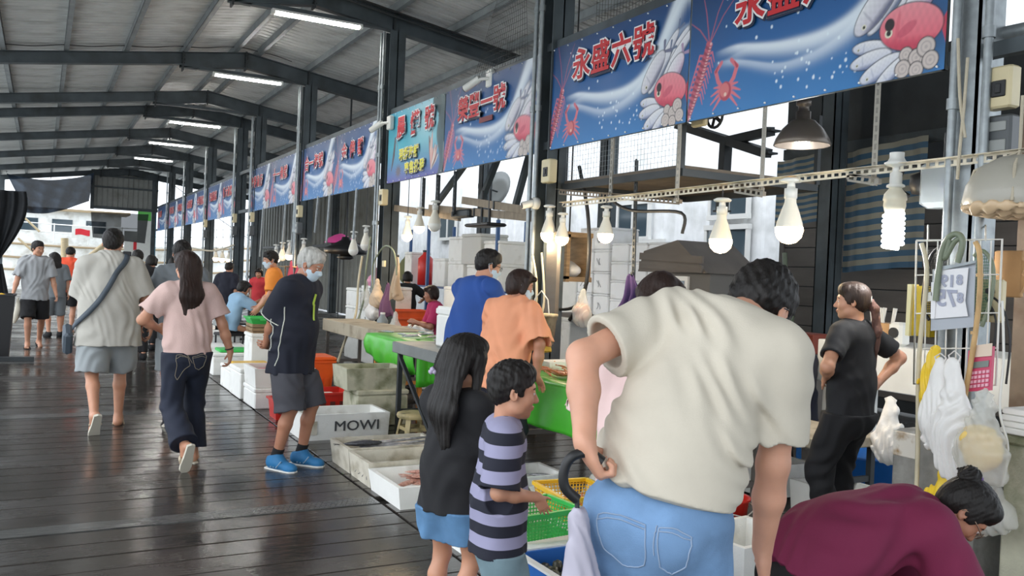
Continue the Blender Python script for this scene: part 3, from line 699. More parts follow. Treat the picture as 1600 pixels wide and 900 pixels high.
# left edge column and end wall
for Y, n in ((37.0, 'grey steel column at the left edge by the dark curtain'), (41.5, 'far grey steel column at the left corner of the end opening')):
    t = thing('edge_column', n, 'column', (-1.52, Y, 0)); MB().bb((-.1, -.1, 0), (.1, .1, zr(-1.5)-.2)).obj('shaft', STEEL, t); MB().bb((-.15, -.15, 0), (.15, .15, .02)).obj('base_plate', STEELD, t)
WALLS = mat('grey_wall_sheet', S(150, 152, 148), .55, .2, var=.12, vscale=2, dirt=S(120, 120, 114), dscale=2)
end = struct(empty('wall_end', (3.1, 41.7, 3.7)))
def ribbed(x0, x1, z0, zt, n, ax='x', c=0.):
    """ribbed sheet as one strip per rib"""
    out = []
    for i in range(n):
        a = x0+(x1-x0)*i/n; b = x0+(x1-x0)*(i+1)/n; w = b-a
        out.append((a, b, w))
    return out
for a, b, w in ribbed(1.85, 4.5, 3.7, None, 13):
    mb = MB(); zt = zr((a+b)/2)+.05
    mb.add([(a, 0, 3.68), (a+w*.78, 0, 3.68), (a+w*.84, -.03, 3.68), (a+w*.94, -.03, 3.68), (b, 0, 3.68), (a, 0, zt), (a+w*.78, 0, zt), (a+w*.84, -.03, zt), (a+w*.94, -.03, zt), (b, 0, zt)], [(i, i+1, i+6, i+5) for i in range(4)])
    o = mb.obj('wall_panel', WALLS, end); o.location = (-3.1, -.02, -3.7)
for z0, z1, m in ((3.62, 3.74, STEEL), (4.55, 4.62, STEEL)):
    o = MB().bb((1.8, -.12, z0), (4.5, .02, z1)).obj('girt', m, end); o.location = (-3.1, -.03, -3.7)
o = MB().bb((1.78, -.1, 3.6), (1.92, .04, 5.3)).obj('wall_post', STEEL, end); o.location = (-3.1, -.04, -3.7)
o = MB().bb((4.25, -.1, 0), (4.42, .04, 5.2)).obj('wall_post', STEEL, end); o.location = (-3.1, -.04, -3.7)
# side wall of grey ribbed sheet behind the far stalls
side = struct(empty('wall_right', (6.9, 32, 0)))
SIDE = mat('brown_grey_sheet', S(120, 122, 116), .6, .15, var=.2, vscale=1.5, dirt=S(92, 90, 82), dscale=1.5)
for i in range(34):
    y0 = 25.0+i*.49; mb = MB(); zt = 4.75; w = .49
    mb.add([(0, y0, 0), (0, y0+w*.72, 0), (-.035, y0+w*.8, 0), (-.035, y0+w*.92, 0), (0, y0+w, 0), (0, y0, zt), (0, y0+w*.72, zt), (-.035, y0+w*.8, zt), (-.035, y0+w*.92, zt), (0, y0+w, zt)], [(j, j+1, j+6, j+5) for j in range(4)])
    mb.obj('wall_panel', SIDE, side, (1.9, -32, 0))
mb = MB(); mb.bb((1.78, -7.0, 2.2), (1.86, 9.7, 2.3)); mb.obj('girt', STEELD, side)

# girts between the columns: the banners, hangers and lamps are fixed to these
for i, (x, z) in enumerate(((4.46, 3.82), (4.46, 2.83))):
    g = struct(MB().bb((x-.03, -1.7, z-.04), (x+.03, 41.5, z+.04)).obj('trim_%d' % (3+i), STEEL)); g['label'] = ('upper', 'lower')[i]+' steel girt along the banner row'
# ------------------------------------------------------------ banners: flat sea prints (painted on the cloth) with raised-off lettering
PRINT = mat('banner_print', (.5, .5, .5), .42, attr='print', bump=.03, bscale=9)
RED = mat('letter_red', S(200, 36, 44), .45); WHT = mat('letter_white', S(240, 240, 240), .45); NAVY = mat('letter_shadow_blue', S(14, 30, 62), .5); YEL = mat('letter_yellow', S(238, 228, 70), .45); BLK = mat('letter_grey', S(52, 52, 56), .6)
class Print:
    def __init__(s, W, nu, nv):
        s.W, s.nu, s.nv = W, nu, nv
        s.u, s.v = np.meshgrid(np.linspace(0, W, nu+1), np.linspace(0, 1, nv+1)); s.c = np.zeros(s.u.shape+(3,)); s.px = W/nu
    def put(s, m, col): m = np.clip(m, 0, 1)[..., None]; s.c = s.c*(1-m)+np.array(col)*m
    def ell(s, u, v, a, b, ang, soft=None):
        ca, sa = math.cos(ang), math.sin(ang); du, dv = s.u-u, s.v-v
        x = (du*ca+dv*sa)/a; y = (-du*sa+dv*ca)/b; r = np.sqrt(x*x+y*y); e = soft or s.px/min(a, b)
        return np.clip((1-r)/e+.5, 0, 1), x, y
    def line(s, pts, w, col, al=1., soft=None):
        best = np.full(s.u.shape, 9.)
        W = w if isinstance(w, (list, tuple)) else [w]*len(pts)
        for (a, b), (c, d), w0, w1 in zip(pts, pts[1:], W, W[1:]):
            bu, bv = c-a, d-b; t = np.clip(((s.u-a)*bu+(s.v-b)*bv)/(bu*bu+bv*bv+1e-9), 0, 1)
            best = np.minimum(best, np.hypot(s.u-a-t*bu, s.v-b-t*bv)-(w0+(w1-w0)*t))
        s.put(np.clip(-best/(soft or s.px)+.5, 0, 1)*al, col)
    def fish(s, u, v, L, hgt, ang, col, back, belly=(.85, .85, .88), eye=True):
        ca, sa = math.cos(ang), math.sin(ang)
        tx, ty = u-ca*L*.5, v-sa*L*.5
        s.line([(tx, ty), (tx-ca*L*.14-sa*hgt*.7, ty-sa*L*.14+ca*hgt*.7)], [hgt*.12, hgt*.2], back); s.line([(tx, ty), (tx-ca*L*.14+sa*hgt*.7, ty-sa*L*.14-ca*hgt*.7)], [hgt*.12, hgt*.2], back)
        m, x, y = s.ell(u, v, L*.5+.008, hgt+.008, ang); s.put(m*.75, (.02, .025, .04))
        m, x, y = s.ell(u, v, L*.5, hgt, ang)
        g = np.clip(y*.5+.5, 0, 1)[..., None]; body = np.array(belly)*(1-g)+np.array(col)*g; body = body+(np.array(back)-body)*np.clip((y-.35)*2.2, 0, 1)[..., None]
        body = body*(.96+.05*np.sin(x*30)*np.sin(y*9))[..., None]
        s.c = s.c*(1-m[..., None])+body*m[..., None]
        s.put(s.ell(u+ca*L*.2, v+sa*L*.2, hgt*.10, hgt*.75, ang)[0]*.35, back)
        if eye:
            e = (u+ca*L*.34-sa*hgt*.2, v+sa*L*.34+ca*hgt*.2); s.put(s.ell(*e, hgt*.2, hgt*.2, 0)[0], (.8, .78, .6)); s.put(s.ell(*e, hgt*.12, hgt*.12, 0)[0], (.01, .01, .012))
    def crab(s, u, v, k):
        P, D = (.68, .16, .20), (.45, .05, .08)
        for sd in (-1, 1):
            for j, a in enumerate((.55, .15, -.3, -.75)):
                e = (u+sd*k*.55*math.cos(a), v+k*.5*math.sin(a)); f = (u+sd*k*1.05*math.cos(a+.1), v+k*.95*math.sin(a-.25)); s.line([(u, v), e, f], [k*.11, k*.08, k*.03], P)
            e = (u+sd*k*.55, v+k*.55); f = (u+sd*k*.75, v+k*1.05); gg = (u+sd*k*.35, v+k*1.42); s.line([(u+sd*k*.2, v+k*.2), e, f, gg], [k*.1, k*.12, k*.12, k*.10], P); s.line([f, (u+sd*k*.58, v+k*1.3)], [k*.08, k*.03], D)
        m, x, y = s.ell(u, v, k*.40, k*.46, 0); s.put(m, D); s.put(s.ell(u-.01, v+k*.06, k*.32, k*.34, 0)[0]*.8, (.72, .2, .2)); s.put(s.ell(u, v-k*.15, k*.09, k*.09, 0)[0]*.7, (.9, .75, .6))
    def lobster(s, u, v, L):
        ax = (.36, .93)
        for a, l, bnd in ((.25, .45, .1), (-.12, .5, -.05), (.55, .42, .12), (-.5, .3, -.14)):
            b = (u+ax[0]*L, v+ax[1]*L); s.line([b, (b[0]+math.sin(a)*l*.5+bnd*.3, b[1]+math.cos(a)*l*.5), (b[0]+math.sin(a)*l+bnd, b[1]+math.cos(a)*l*.95)], [.006, .005, .002], (.42, .10, .16), .9)
        for j in range(9):
            t = .28+.07*j; p = (u+ax[0]*L*t, v+ax[1]*L*t)
            for sd in (-1, 1): s.line([p, (p[0]+sd*.07, p[1]+.02), (p[0]+sd*.10, p[1]-.06)], [.010, .008, .003], (.60, .15, .22))
        for j in range(26):
            t = j/25; p = (u+ax[0]*L*t, v+ax[1]*L*t); w = .026+.022*math.sin(min(1, t*1.15)*PI*.8)
            s.put(s.ell(*p, w, .020, -.35)[0], (.52, .10, .15) if j % 2 else (.30, .05, .09)); s.put(s.ell(p[0]+w*.45, p[1], w*.35, .012, -.35)[0]*.8, (.85, .55, .55))
def banner_sea(W, nu, nv):
    p = Print(W, nu, nv); u, v = p.u/W*2.15, p.v
    top, mid, low = np.array(S(22, 64, 114)), np.array(S(30, 94, 156)), np.array(S(46, 122, 186))
    t = v[..., None]; p.c = np.where(t > .5, mid+(top-mid)*(t-.5)*2, low+(mid-low)*t*2)
    p.c = p.c*(1-.30*np.exp(-((u-.0)/.45)**2)*(v > -.1)*v)[..., None]
    def band(xs, ys, w0, w1, al, col=(.86, .93, .98)):
        y = np.interp(u, xs, ys); k = np.gradient(np.interp(np.linspace(0, 2.15, 400), xs, ys)); ww = np.interp(u, xs, np.linspace(w0, w1, len(xs)))
        sl = np.interp(u, np.linspace(0, 2.15, 400), k/(2.15/399)); d = (v-y)/np.sqrt(1+sl*sl)
        a = np.interp(u, [xs[0], xs[0]+.25, xs[-1]], [0, 1, 1])
        p.put(np.where(d > 0, np.exp(-(d/(ww*.35))**2), np.exp(-(d/ww)**2))*al*a*(u >= xs[0]), col)
    X1 = np.linspace(.27, 2.1, 60)
    def cm(xs, ys):  # smooth curve through the measured points
        q = np.interp(X1, xs, ys); 
        for _ in range(40): q = np.convolve(np.pad(q, 3, 'edge'), np.ones(7)/7, 'valid') if _ < 3 else q
        return q
    band(X1, cm([.27, .55, .76, 1.29, 1.58, 1.79, 1.95, 2.1], [.47, .49, .42, .38, .47, .68, .95, 1.25]), .035, .13, .8)
    band(X1, cm([.27, .55, .94, 1.3, 1.53, 1.75, 2.1], [.41, .37, .245, .28, .39, .60, 1.1]), .03, .08, .5)
    band(X1, cm([.27, .7, 1.1, 1.5, 2.1], [.36, .46, .36, .42, .8]), .05, .05, .28)
    r = np.random.default_rng(4)
    for q in range(48):
        cu, cv, rr = (r.uniform(.85, 1.55), r.uniform(.05, .32), r.uniform(.004, .011)) if q < 26 else (r.uniform(.2, 2.0), r.uniform(.05, .95), r.uniform(.004, .012))
        p.put(p.ell(cu, cv, rr, rr*1.2, 0)[0]*.85, (.8, .9, .97))
    p.put(p.ell(1.92, .24, .32, .28, .3, .5)[0]*.55, (.02, .03, .05))
    for a in ((1.98, .52, .62, .055, .85), (1.90, .56, .5, .05, .9), (2.06, .56, .5, .045, .75), (1.82, .46, .42, .06, .8)):
        p.fish(a[0], a[1], a[2], a[3], a[4]+PI, (.60, .60, .68), (.14, .18, .28), eye=False)
    p.fish(1.73, .47, .42, .085, PI+.75, (.55, .52, .62), (.16, .17, .26))
    p.fish(2.02, .42, .34, .075, PI+.9, (.66, .50, .62), (.40, .28, .42))
    for a in ((1.70, .22, .28, .045, -.15), (1.70, .15, .30, .05, .1), (1.78, .08, .32, .055, .35), (1.86, .05, .28, .04, .6)):
        p.fish(a[0], a[1], a[2], a[3], a[4]+PI, (.55, .58, .72), (.22, .26, .42))
    p.fish(1.97, .29, .42, .135, PI-.12, (.80, .10, .16), (.60, .05, .10), (.86, .30, .34)); p.put(p.ell(1.83, .33, .035, .038, 0)[0], (.02, .01, .015)); p.put(p.ell(1.95, .28, .07, .03, .5)[0]*.5, (.5, .04, .1))
    for a in ((1.95, .13, .042), (2.02, .10, .05), (2.08, .15, .055), (1.93, .05, .05), (2.02, .03, .045), (2.11, .07, .05)):
        p.put(p.ell(a[0], a[1], a[2]+.006, a[2]+.006, 0)[0], (.03, .03, .03)); m, x, y = p.ell(a[0], a[1], a[2], a[2], 0); p.put(m, (.62, .54, .50)); p.put(m*np.clip(np.sin(np.hypot(x, y)*14)-.1, 0, 1)*.5, (.25, .2, .22))
    p.lobster(.005, .02, .58); p.crab(.42, .17, .155)
    return p
def banner_reef(W, nu, nv):
    p = Print(W, nu, nv); u, v = p.u, p.v; t = v[..., None]
    p.c = np.where(t > .5, np.array(S(70, 178, 196))+(np.array(S(40, 120, 160))-np.array(S(70, 178, 196)))*(t-.5), np.array(S(96, 92, 168))+(np.array(S(70, 178, 196))-np.array(S(96, 92, 168)))*t*2)
    p.put(np.exp(-((u-1.5)/.5)**2-((v-.75)/.35)**2)*.6, (.62, .85, .88))
    r = np.random.default_rng(2)
    for j in range(90):
        a = r.uniform(0, 1); p.put(p.ell(1.75+.35*a+r.uniform(-.1, .1), .98-.45*r.uniform(0, 1)*a, r.uniform(.02, .07), r.uniform(.02, .05), r.uniform(0, 3))[0]*.9, (.015, .05, .06))
    p.put(np.clip((u-1.86-.06*np.sin(v*9))/.04, 0, 1)*.95, (.05, .09, .10))
    for j in range(40):
        a = .3+1.9*r.uniform(0, 1); l = r.uniform(.15, .33); p.line([(1.66, .08), (1.66+math.cos(a)*l*.5, .08+math.sin(a)*l), (1.66+math.cos(a)*l*.75, .10+math.sin(a)*l*1.5)], [.012, .018, .006], [(.75, .66, .60), (.20, .10, .08), (.70, .35, .30)][j % 3])
    p.line([(.28, .62), (.24, .4), (.16, .18)], [.03, .045, .012], (.10, .07, .08)); p.line([(.30, .60), (.40, .5), (.36, .38)], [.012, .01, .004], (.25, .2, .22))
    for j in range(14): p.line([(.46, .14), (.46+.13*math.cos(j*.45), .14+.11*math.sin(j*.45))], [.02, .003], (.14, .12, .16))
    return p
def banner_obj(label, Y0, Y1, proto, txts, group=None, pale=0.):
    p = proto; t = thing('stall_banner', label, 'banner', (4.40, Y0, 2.77), group=group)
    key = id(p); W = Y0-Y1; W0 = p.W
    if key not in PM:
        me = bpy.data.meshes.new('printed_cloth'); n = p.u.size
        co = np.stack([.006*np.sin(p.u*9)*np.sin(p.v*3.1), -p.u, p.v], -1).reshape(-1, 3)
        f = [(j*(p.nu+1)+i, (j+1)*(p.nu+1)+i, (j+1)*(p.nu+1)+i+1, j*(p.nu+1)+i+1) for j in range(p.nv) for i in range(p.nu)]
        me.from_pydata(co.tolist(), [], f); at = me.color_attributes.new('print', 'FLOAT_COLOR', 'POINT')
        at.data.foreach_set('color', np.concatenate([np.clip(p.c, 0, 1).reshape(-1, 3), np.ones((n, 1))], 1).astype(np.float32).ravel())
        me.polygons.foreach_set('use_smooth', np.ones(len(f), bool)); me.materials.append(PRINT); PM[key] = me
    o = bpy.data.objects.new('printed_cloth', PM[key]); COL.objects.link(o); o.parent = t; o.scale = (1, W/W0, 1)
    b = MB()
    for z in (.015, .985): b.bb((.012, -W, z-.015), (.035, 0, z+.015))
    for yy in (-.015, -W+.015): b.bb((.012, yy-.012, 0), (.035, yy+.012, 1))
    tag(b.obj('frame', GALV, t), kind='stuff')
    b = MB()
    for i in range(9):
        for z in (.02, .98): b.cyl((-.002, -W*(i+.15)/8.3, z), (-.012, -W*(i+.15)/8.3, z), .007, seg=6)
    tag(b.obj('eyelet', WHT, t), kind='stuff')
    R = Matrix(((0, 0, -1), (-1, 0, 0), (0, 1, 0))).to_euler()     # text x -> -Y, y -> Z, facing the aisle
    for ch, u, v, sz, m, out, dx, sx in txts:
        for k, (mm, off, dd) in enumerate(((NAVY, .050, -.012), (out, .042, -.016), (m, .014, -.020))):
            nm = ('shadow', 'outline', 'character')[k]
            key = (ch, sz, off)
            if key not in TM: TM[key] = text_mesh(ch, sz, off*sz*1.6, .001); TM[key].materials.clear(); TM[key].name = nm
            me = TM[key].copy() if False else TM[key]
            if not me.materials: me.materials.append(mm)
            q = bpy.data.objects.new(nm, me); COL.objects.link(q); q.parent = t
            q.location = (dd-.006, -u*1.0-(.012 if k == 0 else 0), v-(.012 if k == 0 else 0)); q.rotation_euler = R; q.scale = (sx, 1, 1)
    return t
PM, TM = {}, {}
sea_hi = banner_sea(2.2, 400, 190); sea_lo = banner_sea(2.2, 150, 70); reef = banner_reef(2.05, 200, 96)
def row(s, us, v=.70, sz=.30, m=RED, out=WHT, sx=1.): return [(c, u, v, sz, m, out, 0, sx) for c, u in zip(s, us)]
banner_obj('blue sea banner at top right, nearest the camera, cut off by the frame top', 5.32, 3.13, sea_hi, row('永盛六號', (.66, .98, 1.30, 1.62), .73))
banner_obj('blue sea banner with whole four red characters, second from the camera', 7.42, 5.34, sea_hi, row('永盛六號', (.57, .88, 1.20, 1.52), .73))
b4 = banner_obj('blue sea banner with a red strip patched under its third character', 10.0, 7.72, sea_lo, row('榮豐一號', (.57, .87, 1.19, 1.50), .68))
MB().bb((-.03, -1.36, .47), (-.024, -1.03, .53)).obj('patch', mat('maroon_tape', S(120, 30, 34), .5), b4)
banner_obj('pale turquoise banner with dark reef print and yellow lettering', 12.02, 10.02, reef, row('晨燁號', (.55, 1.06, 1.56), .73, .32)+row('現撈海鮮', (.60, .78, .96, 1.14), .35, .17, YEL, WHT)+row('專售批發', (.82, 1.0, 1.18, 1.36), .14, .17, YEL, WHT))
banner_obj('blue sea banner with three small red characters, just left of the column', 14.68, 12.5, sea_lo, row('金偉群', (.62, 1.05, 1.45), .66, .28))
banner_obj('blue sea banner left of the one with three small characters', 16.85, 14.7, sea_lo, row('合一海號', (.48, .78, 1.12, 1.42), .66, .28))
g = 'far stall banners'
for Y0, Y1, tx, lab in ((19.45, 17.1, '十一漁號', 'sea banner with glare, right of the pair before the twin columns'), (21.7, 19.5, '海發漁行', 'sea banner with glare, left of the pair before the twin columns'), (25.35, 23.4, '新大漁號', 'far sea banner right after the twin columns'), (27.6, 25.4, '海盛漁號', 'far sea banner, second after the twin columns'),
                        (29.9, 27.95, '金發漁號', 'far sea banner, third after the twin columns'), (32.2, 30.0, '大進漁號', 'far sea banner, fourth after the twin columns'), (34.5, 32.6, '永發漁號', 'far sea banner, third before the end wall'), (36.8, 34.6, '明發漁號', 'far sea banner, second before the end wall'), (40.6, 37.3, '漁產直銷', 'farthest sea banner, nearest the end wall')):
    banner_obj(lab, Y0, Y1, sea_lo, row(tx, (.48, .80, 1.12, 1.44), .66, .28), g)
# ------------------------------------------------------------ what stands outside
WSHEET = mat('white_ribbed_sheet', S(245, 247, 248), .5, var=.05, dirt=S(205, 208, 206), dscale=1.2)
GLASS = mat('dark_window_glass', S(70, 84, 92), .08, spec=.8); WFR = mat('window_frame', S(226, 226, 222), .4)
ground2 = struct(MB().bb((10.6, -12, -.25), (40, 43, -.04)).obj('trim_2', CONC))
wb = struct(empty('wall_outside', (12.2, 15, 0)))
for i in range(64):
    y0 = 2+i*.5; mb = MB(); mb.add([(0, y0, -.05), (0, y0+.3, -.05), (-.04, y0+.35, -.05), (-.04, y0+.46, -.05), (0, y0+.5, -.05), (0, y0, 6.2), (0, y0+.3, 6.2), (-.04, y0+.35, 6.2), (-.04, y0+.46, 6.2), (0, y0+.5, 6.2)], [(j, j+1, j+6, j+5) for j in range(4)])
    mb.obj('wall_panel', WSHEET, wb, (0, -15, 0))
for i, (x, y, w, hh) in enumerate(((1140, 310, 1.1, .75), (990, 345, 1.2, .85), (700, 355, 1.3, .8), (1010, 405, 1.2, .8), (1135, 390, 1.2, .9))):
    q = PX(x, y, 12.1); t = struct(empty('window_%d' % (i+1), q))
    MB().bb((-.02, -w/2, -hh/2), (.02, w/2, hh/2)).obj('pane', GLASS, t)
    mb = MB()
    for z in (-hh/2, hh/2): mb.bb((-.06, -w/2-.05, z-.05), (.03, w/2+.05, z+.05))
    for yy in (-w/2, 0, w/2): mb.bb((-.05, yy-.035, -hh/2), (.03, yy+.035, hh/2))
    mb.obj('window_frame', WFR, t)
# white trawler beyond the far opening
BW = mat('boat_white', S(248, 249, 246), .5, var=.05, dirt=S(200, 196, 186), dscale=2); BR = mat('boat_rust', S(170, 150, 120), .7); REDP = mat('boat_red', S(206, 40, 52), .6); TIM = mat('raw_timber', S(190, 172, 138), .75, var=.15, stretch=(1, 1, 8)); GRNP = mat('sign_green', S(104, 196, 90), .6)
bt = thing('trawler', 'white fishing boat moored beyond the far opening', 'boat', (2, 49, -.6))
def hull(i, j):
    x = -9+18*i; b = 1.6*(1-abs(2*i-1)**3)**.6+.02; z = j*2.7+.5*(2*i-1)**2
    return (x, -b*(.65+.35*j), z)
mb = MB(); mb.grid(hull, 24, 6); mb.grid(lambda i, j: tuple(a*b for a, b in zip(hull(i, j), (1, -1, 1))), 24, 6); mb.obj('hull', BW, bt)
for z in (1.3, 1.9, 2.55):
    MB().tube([tuple(np.array(hull(i/24, z/2.7))+(0, -.04, 0)) for i in range(25)], .05, 6).obj('rubbing_strake', BR, bt)
for i in range(2): MB().tube([tuple(np.array(hull(k/24, 1))+(0, 0, .5+.4*i)) for k in range(2, 23)], .03, 5).obj('rail', BW, bt)
mb = MB()
for k in range(2, 23, 2): p = np.array(hull(k/24, 1)); mb.cyl(p, p+(0, 0, .95), .03, seg=6)
tag(mb.obj('stanchions', BW, bt), kind='stuff')
cb = MB().bb((-3.5, -.9, 2.5), (1.5, 1.2, 4.3)).obj('deckhouse', BW, bt)
MB().bb((-3.8, -1.2, 4.3), (1.9, 1.4, 4.42)).obj('roof', BR, bt)
for i in range(3): MB().bb((-3.1+1.5*i, -.93, 3.3), (-2.2+1.5*i, -.88, 3.9)).obj('cabin_window', GLASS, cb)
MB().cyl((-4.5, 0, 2.5), (-4.5, 0, 7), .09, seg=8).obj('mast', BW, bt)
MB().cyl((-4.5, 0, 6), (-8, 0, 3), .05, seg=8).obj('derrick', BR, bt)
MB().cyl((3.5, 0, 2.5), (3.5, 0, 6.5), .09, seg=8).obj('mast', BW, bt)
for a, b in (((-4.5, 0, 7), (3.5, 0, 6.5)), ((3.5, 0, 6.5), (8.5, 0, 3.2)), ((-4.5, 0, 7), (-9, 0, 3.2))): MB().tube(sag(a, b, .1), .02, 5).obj('stay', DARK, bt)
def flag(name, label, x, y, w, hh, Yd, m, m2=None, k=1.):
    q = PY(x, y, Yd); t = thing(name, label, 'sign', q)
    MB().bb((-w/2, -.02, -hh/2), (w/2, .02, hh/2)).obj('board', m2 or WHITEP, t)
    if Yd < 46: MB().bb((w*.4, .02, -q.z-.04), (w*.46, .08, hh/2)).obj('post', STEELD, t)
    MB().grid(lambda i, j: (w*k*(-.42+.84*i), -.03-.01*math.sin(i*9), hh*k*(-.3+.6*j)+.03*math.sin(i*5)), 10, 2).obj('red_mark', m, t)
flag('sign_board', 'white board with red band on the boat side', 129, 363, .95, .6, 47.3, REDP, None, .8)
flag('sign_board', 'small red marked white board right of the dark hanging net', 217, 385, 1.3, 1.4, 44.5, REDP, None, .45)
q = PY(229, 355, 44.3); t = thing('green_sign', 'green and white upright sign beside the end wall', 'sign', q); MB().bb((-.4, -.03, .3), (.4, .03, 1.1)).obj('board', GRNP, t); MB().bb((-.4, -.03, -1.6), (.4, .03, .3)).obj('lower_board', WHITEP, t); MB().bb((.3, -.05, -q.z-.04), (.42, .05, 1.2)).obj('post', mat('teal_post', S(70, 130, 150), .5), t)
def timber(label, a, b, r, Y):
    a, b = PY(*a, Y), PY(*b, Y); t = thing('timber', label, 'beam', a); MB().cyl((0, 0, 0), b-a, r, seg=8).obj('pole', TIM, t); MB().cyl((b-a)*.97, (b-a)*1.0, r*1.15, seg=8).obj('pole_end', BR, t)
timber('pale upright timber post by the boat', (101, 372), (101, 444), .16, 45.5)
timber('slanting pale timber leaning to the right in the far opening', (110, 425), (188, 362), .12, 45.2)
timber('slanting pale timber at the left of the far opening', (28, 372), (88, 425), .05, 47.2)
timber('long grey diagonal spar at upper left of the far opening', (36, 338), (62, 362), .05, 47.2)
# nets and curtains in the far opening
NET = mat('dark_blue_net', S(44, 60, 78), .8, alpha=.97, bump=.4, bscale=60, var=.3, vscale=3); NETB = mat('black_net', S(30, 34, 38), .8, alpha=.88, var=.3, vscale=3); CURT = mat('black_curtain', S(24, 27, 31), .75, var=.3, vscale=4, bump=.3, bscale=20)
A0, A1 = PY(10, 269, 40.9), PY(147, 269, 40.9)
def netfn(i, j):
    p = A0.lerp(A1, i); top = .28*4*i*(1-i); bot = 2.05+.45*math.sin(PI*i)**.7-.3*abs(i-.6)
    bot = 1.55+.25*math.sin(PI*i)-.35*i; z = p.z-.04-top-(bot-top)*j
    return (p.x+.75*(1-i)**2*j-.15*i*j, p.y+.16*math.sin(i*24+j*4)*(.3+j*(1-j)*2.2)+.10*math.sin((i-j)*17), z)
nn = MB().grid(netfn, 60, 20).obj('shade_net', NET)
for q in (A0, A0.lerp(A1, .5)-Vector((0, 0, .3)), A1): MB().tube([q, (q.x, 41.5, 4.9)], .012, 5).obj('tie_rope', DARK, nn)
nn; tag(nn, 'large sagging dark blue shade net hung across the far opening', 'net')
B0, B1 = PY(142, 331, 41.62), PY(232, 335, 41.62)
nn = MB().grid(lambda i, j: tuple(B0.lerp(B1, i)+Vector((.2*(.5-i)*j, .05*math.sin(i*17+j*4), -(1.1+.2*i)*j))), 30, 10).obj('shade_net', NETB); tag(nn, 'smaller black shade net hanging below the grey end wall', 'net')
q0, q1, q2 = PY(20, 318, 37.2), PY(22, 410, 37.2), PY(-2, 455, 37.2)
def cur(i, j):
    w = .60*(1-j**2.0)+.12*math.sin(PI*min(1, j*1.1))*(1-j)+.06; x0 = -1.56; x = x0+w*1.5*i; z = 3.85-2.75*j
    return (x, 37.15+.07*math.sin(i*19+j*2)*(1-j*.4), z)
nn = MB().grid(cur, 30, 20).obj('side_curtain', CURT); tag(nn, 'black curtain gathered and tied back at the left column', 'curtain')
nn = MB().grid(lambda i, j: (-1.56+.3*i+.22*i*j, 37.1+.06*math.sin(i*14), 1.12-1.1*j), 16, 8).obj('curtain_tail', CURT); tag(nn, 'black curtain tail hanging below the tie at the left edge', 'curtain')
# ------------------------------------------------------------ materials of the stalls
FOAM = mat('white_foam', S(243, 243, 238), .7, bump=.25, bscale=180, var=.04, dirt=S(186, 182, 168), dscale=3.5, damt=.58)
FOAMD = mat('stained_foam', S(212, 206, 190), .7, bump=.3, bscale=150, var=.08, dirt=S(150, 140, 116), dscale=5, damt=.5)
MOSS = mat('mossy_foam', S(188, 186, 164), .8, bump=.4, bscale=90, var=.15, dirt=S(92, 100, 62), dscale=4, damt=.46)
ORNG = mat('orange_plastic', S(232, 92, 32), .4, var=.08); REDB = mat('red_plastic', S(206, 44, 34), .4, var=.08); GRN = mat('green_plastic', S(60, 190, 88), .4, var=.06); YLW = mat('yellow_plastic', S(226, 178, 30), .4, var=.08); BLUE = mat('blue_plastic', S(40, 112, 196), .4, var=.06)
CLOTH_G = mat('green_oilcloth', S(74, 186, 48), .32, var=.12, vscale=5, bump=.2, bscale=12, spec=.6)
SST = mat('stainless', S(136, 140, 138), .5, .4, var=.12, vscale=5, bump=.05, bscale=40); WOODW = mat('worn_wood', S(150, 124, 92), .75, var=.3, vscale=5, stretch=(1, 1, 6), bump=.3, bscale=30); WOODD = mat('dark_timber', S(104, 98, 92), .7, var=.25, vscale=3, stretch=(1, .2, 1), bump=.3, bscale=24); STONE = mat('stone_slab', S(176, 170, 156), .6, var=.15, vscale=8, dirt=S(120, 112, 96), dscale=6)
CARD = mat('carton_brown', S(192, 150, 104), .8, var=.1); PAPER = mat('paper_white', S(238, 238, 240), .6)
CLEAR = mat('clear_bag', S(226, 226, 218), .25, alpha=.45, bump=.6, bscale=25, spec=.6); WBAG = mat('white_bag', S(236, 234, 230), .4, bump=.5, bscale=22, spec=.6); PINKB = mat('pink_bag', S(226, 150, 178), .4, bump=.5, bscale=22); BEIGE = mat('beige_cloth', S(208, 184, 156), .8, bump=.4, bscale=30); PLUM = mat('plum_cloth', S(126, 84, 110), .8, bump=.3, bscale=30)
SHR = mat('prawn_orange', S(214, 132, 88), .35, var=.3, vscale=30); FISHS = mat('fish_silver', S(172, 172, 176), .25, .3, var=.35, vscale=16); SQD = mat('squid_pink', S(206, 158, 142), .3, var=.3, vscale=14, dirt=S(150, 92, 80), dscale=18); FISHD = mat('fish_dark', S(66, 66, 70), .25, var=.3, vscale=18); SHELL = mat('shell_dark', S(78, 76, 62), .35, var=.5, vscale=25, bump=.5, bscale=50)
WLED = mat('led_glow', (1, .8, .5), .4, emit=12, ecol=(1, .74, .42)); CFLG = mat('spiral_glow', (1, 1, .97), .4, emit=14, ecol=(1, .98, .94)); BULBW = mat('bulb_body', S(232, 226, 210), .4); OFFB = mat('unlit_globe', S(236, 234, 226), .3)
ROPE = mat('pale_rope', S(196, 186, 164), .8, bump=.5, bscale=90); HOSE = mat('pale_hose', S(206, 196, 168), .4, var=.08); HOSEG = mat('grey_green_hose', S(128, 138, 116), .45, var=.1); WIREM = mat('white_wire', S(226, 224, 216), .4); BAMB = mat('bamboo', S(196, 160, 108), .5, var=.2, vscale=9)
PINKC = mat('pink_calculator', S(206, 76, 108), .4); NETG = mat('green_mesh', S(96, 138, 108), .6); WIREK = mat('dark_mesh_wire', S(62, 62, 60), .6)
TARPB = mat('tarp_blue', S(62, 98, 126), .6, bump=.2, bscale=9); TARPW = mat('tarp_cream', S(146, 146, 134), .6, bump=.2, bscale=9)
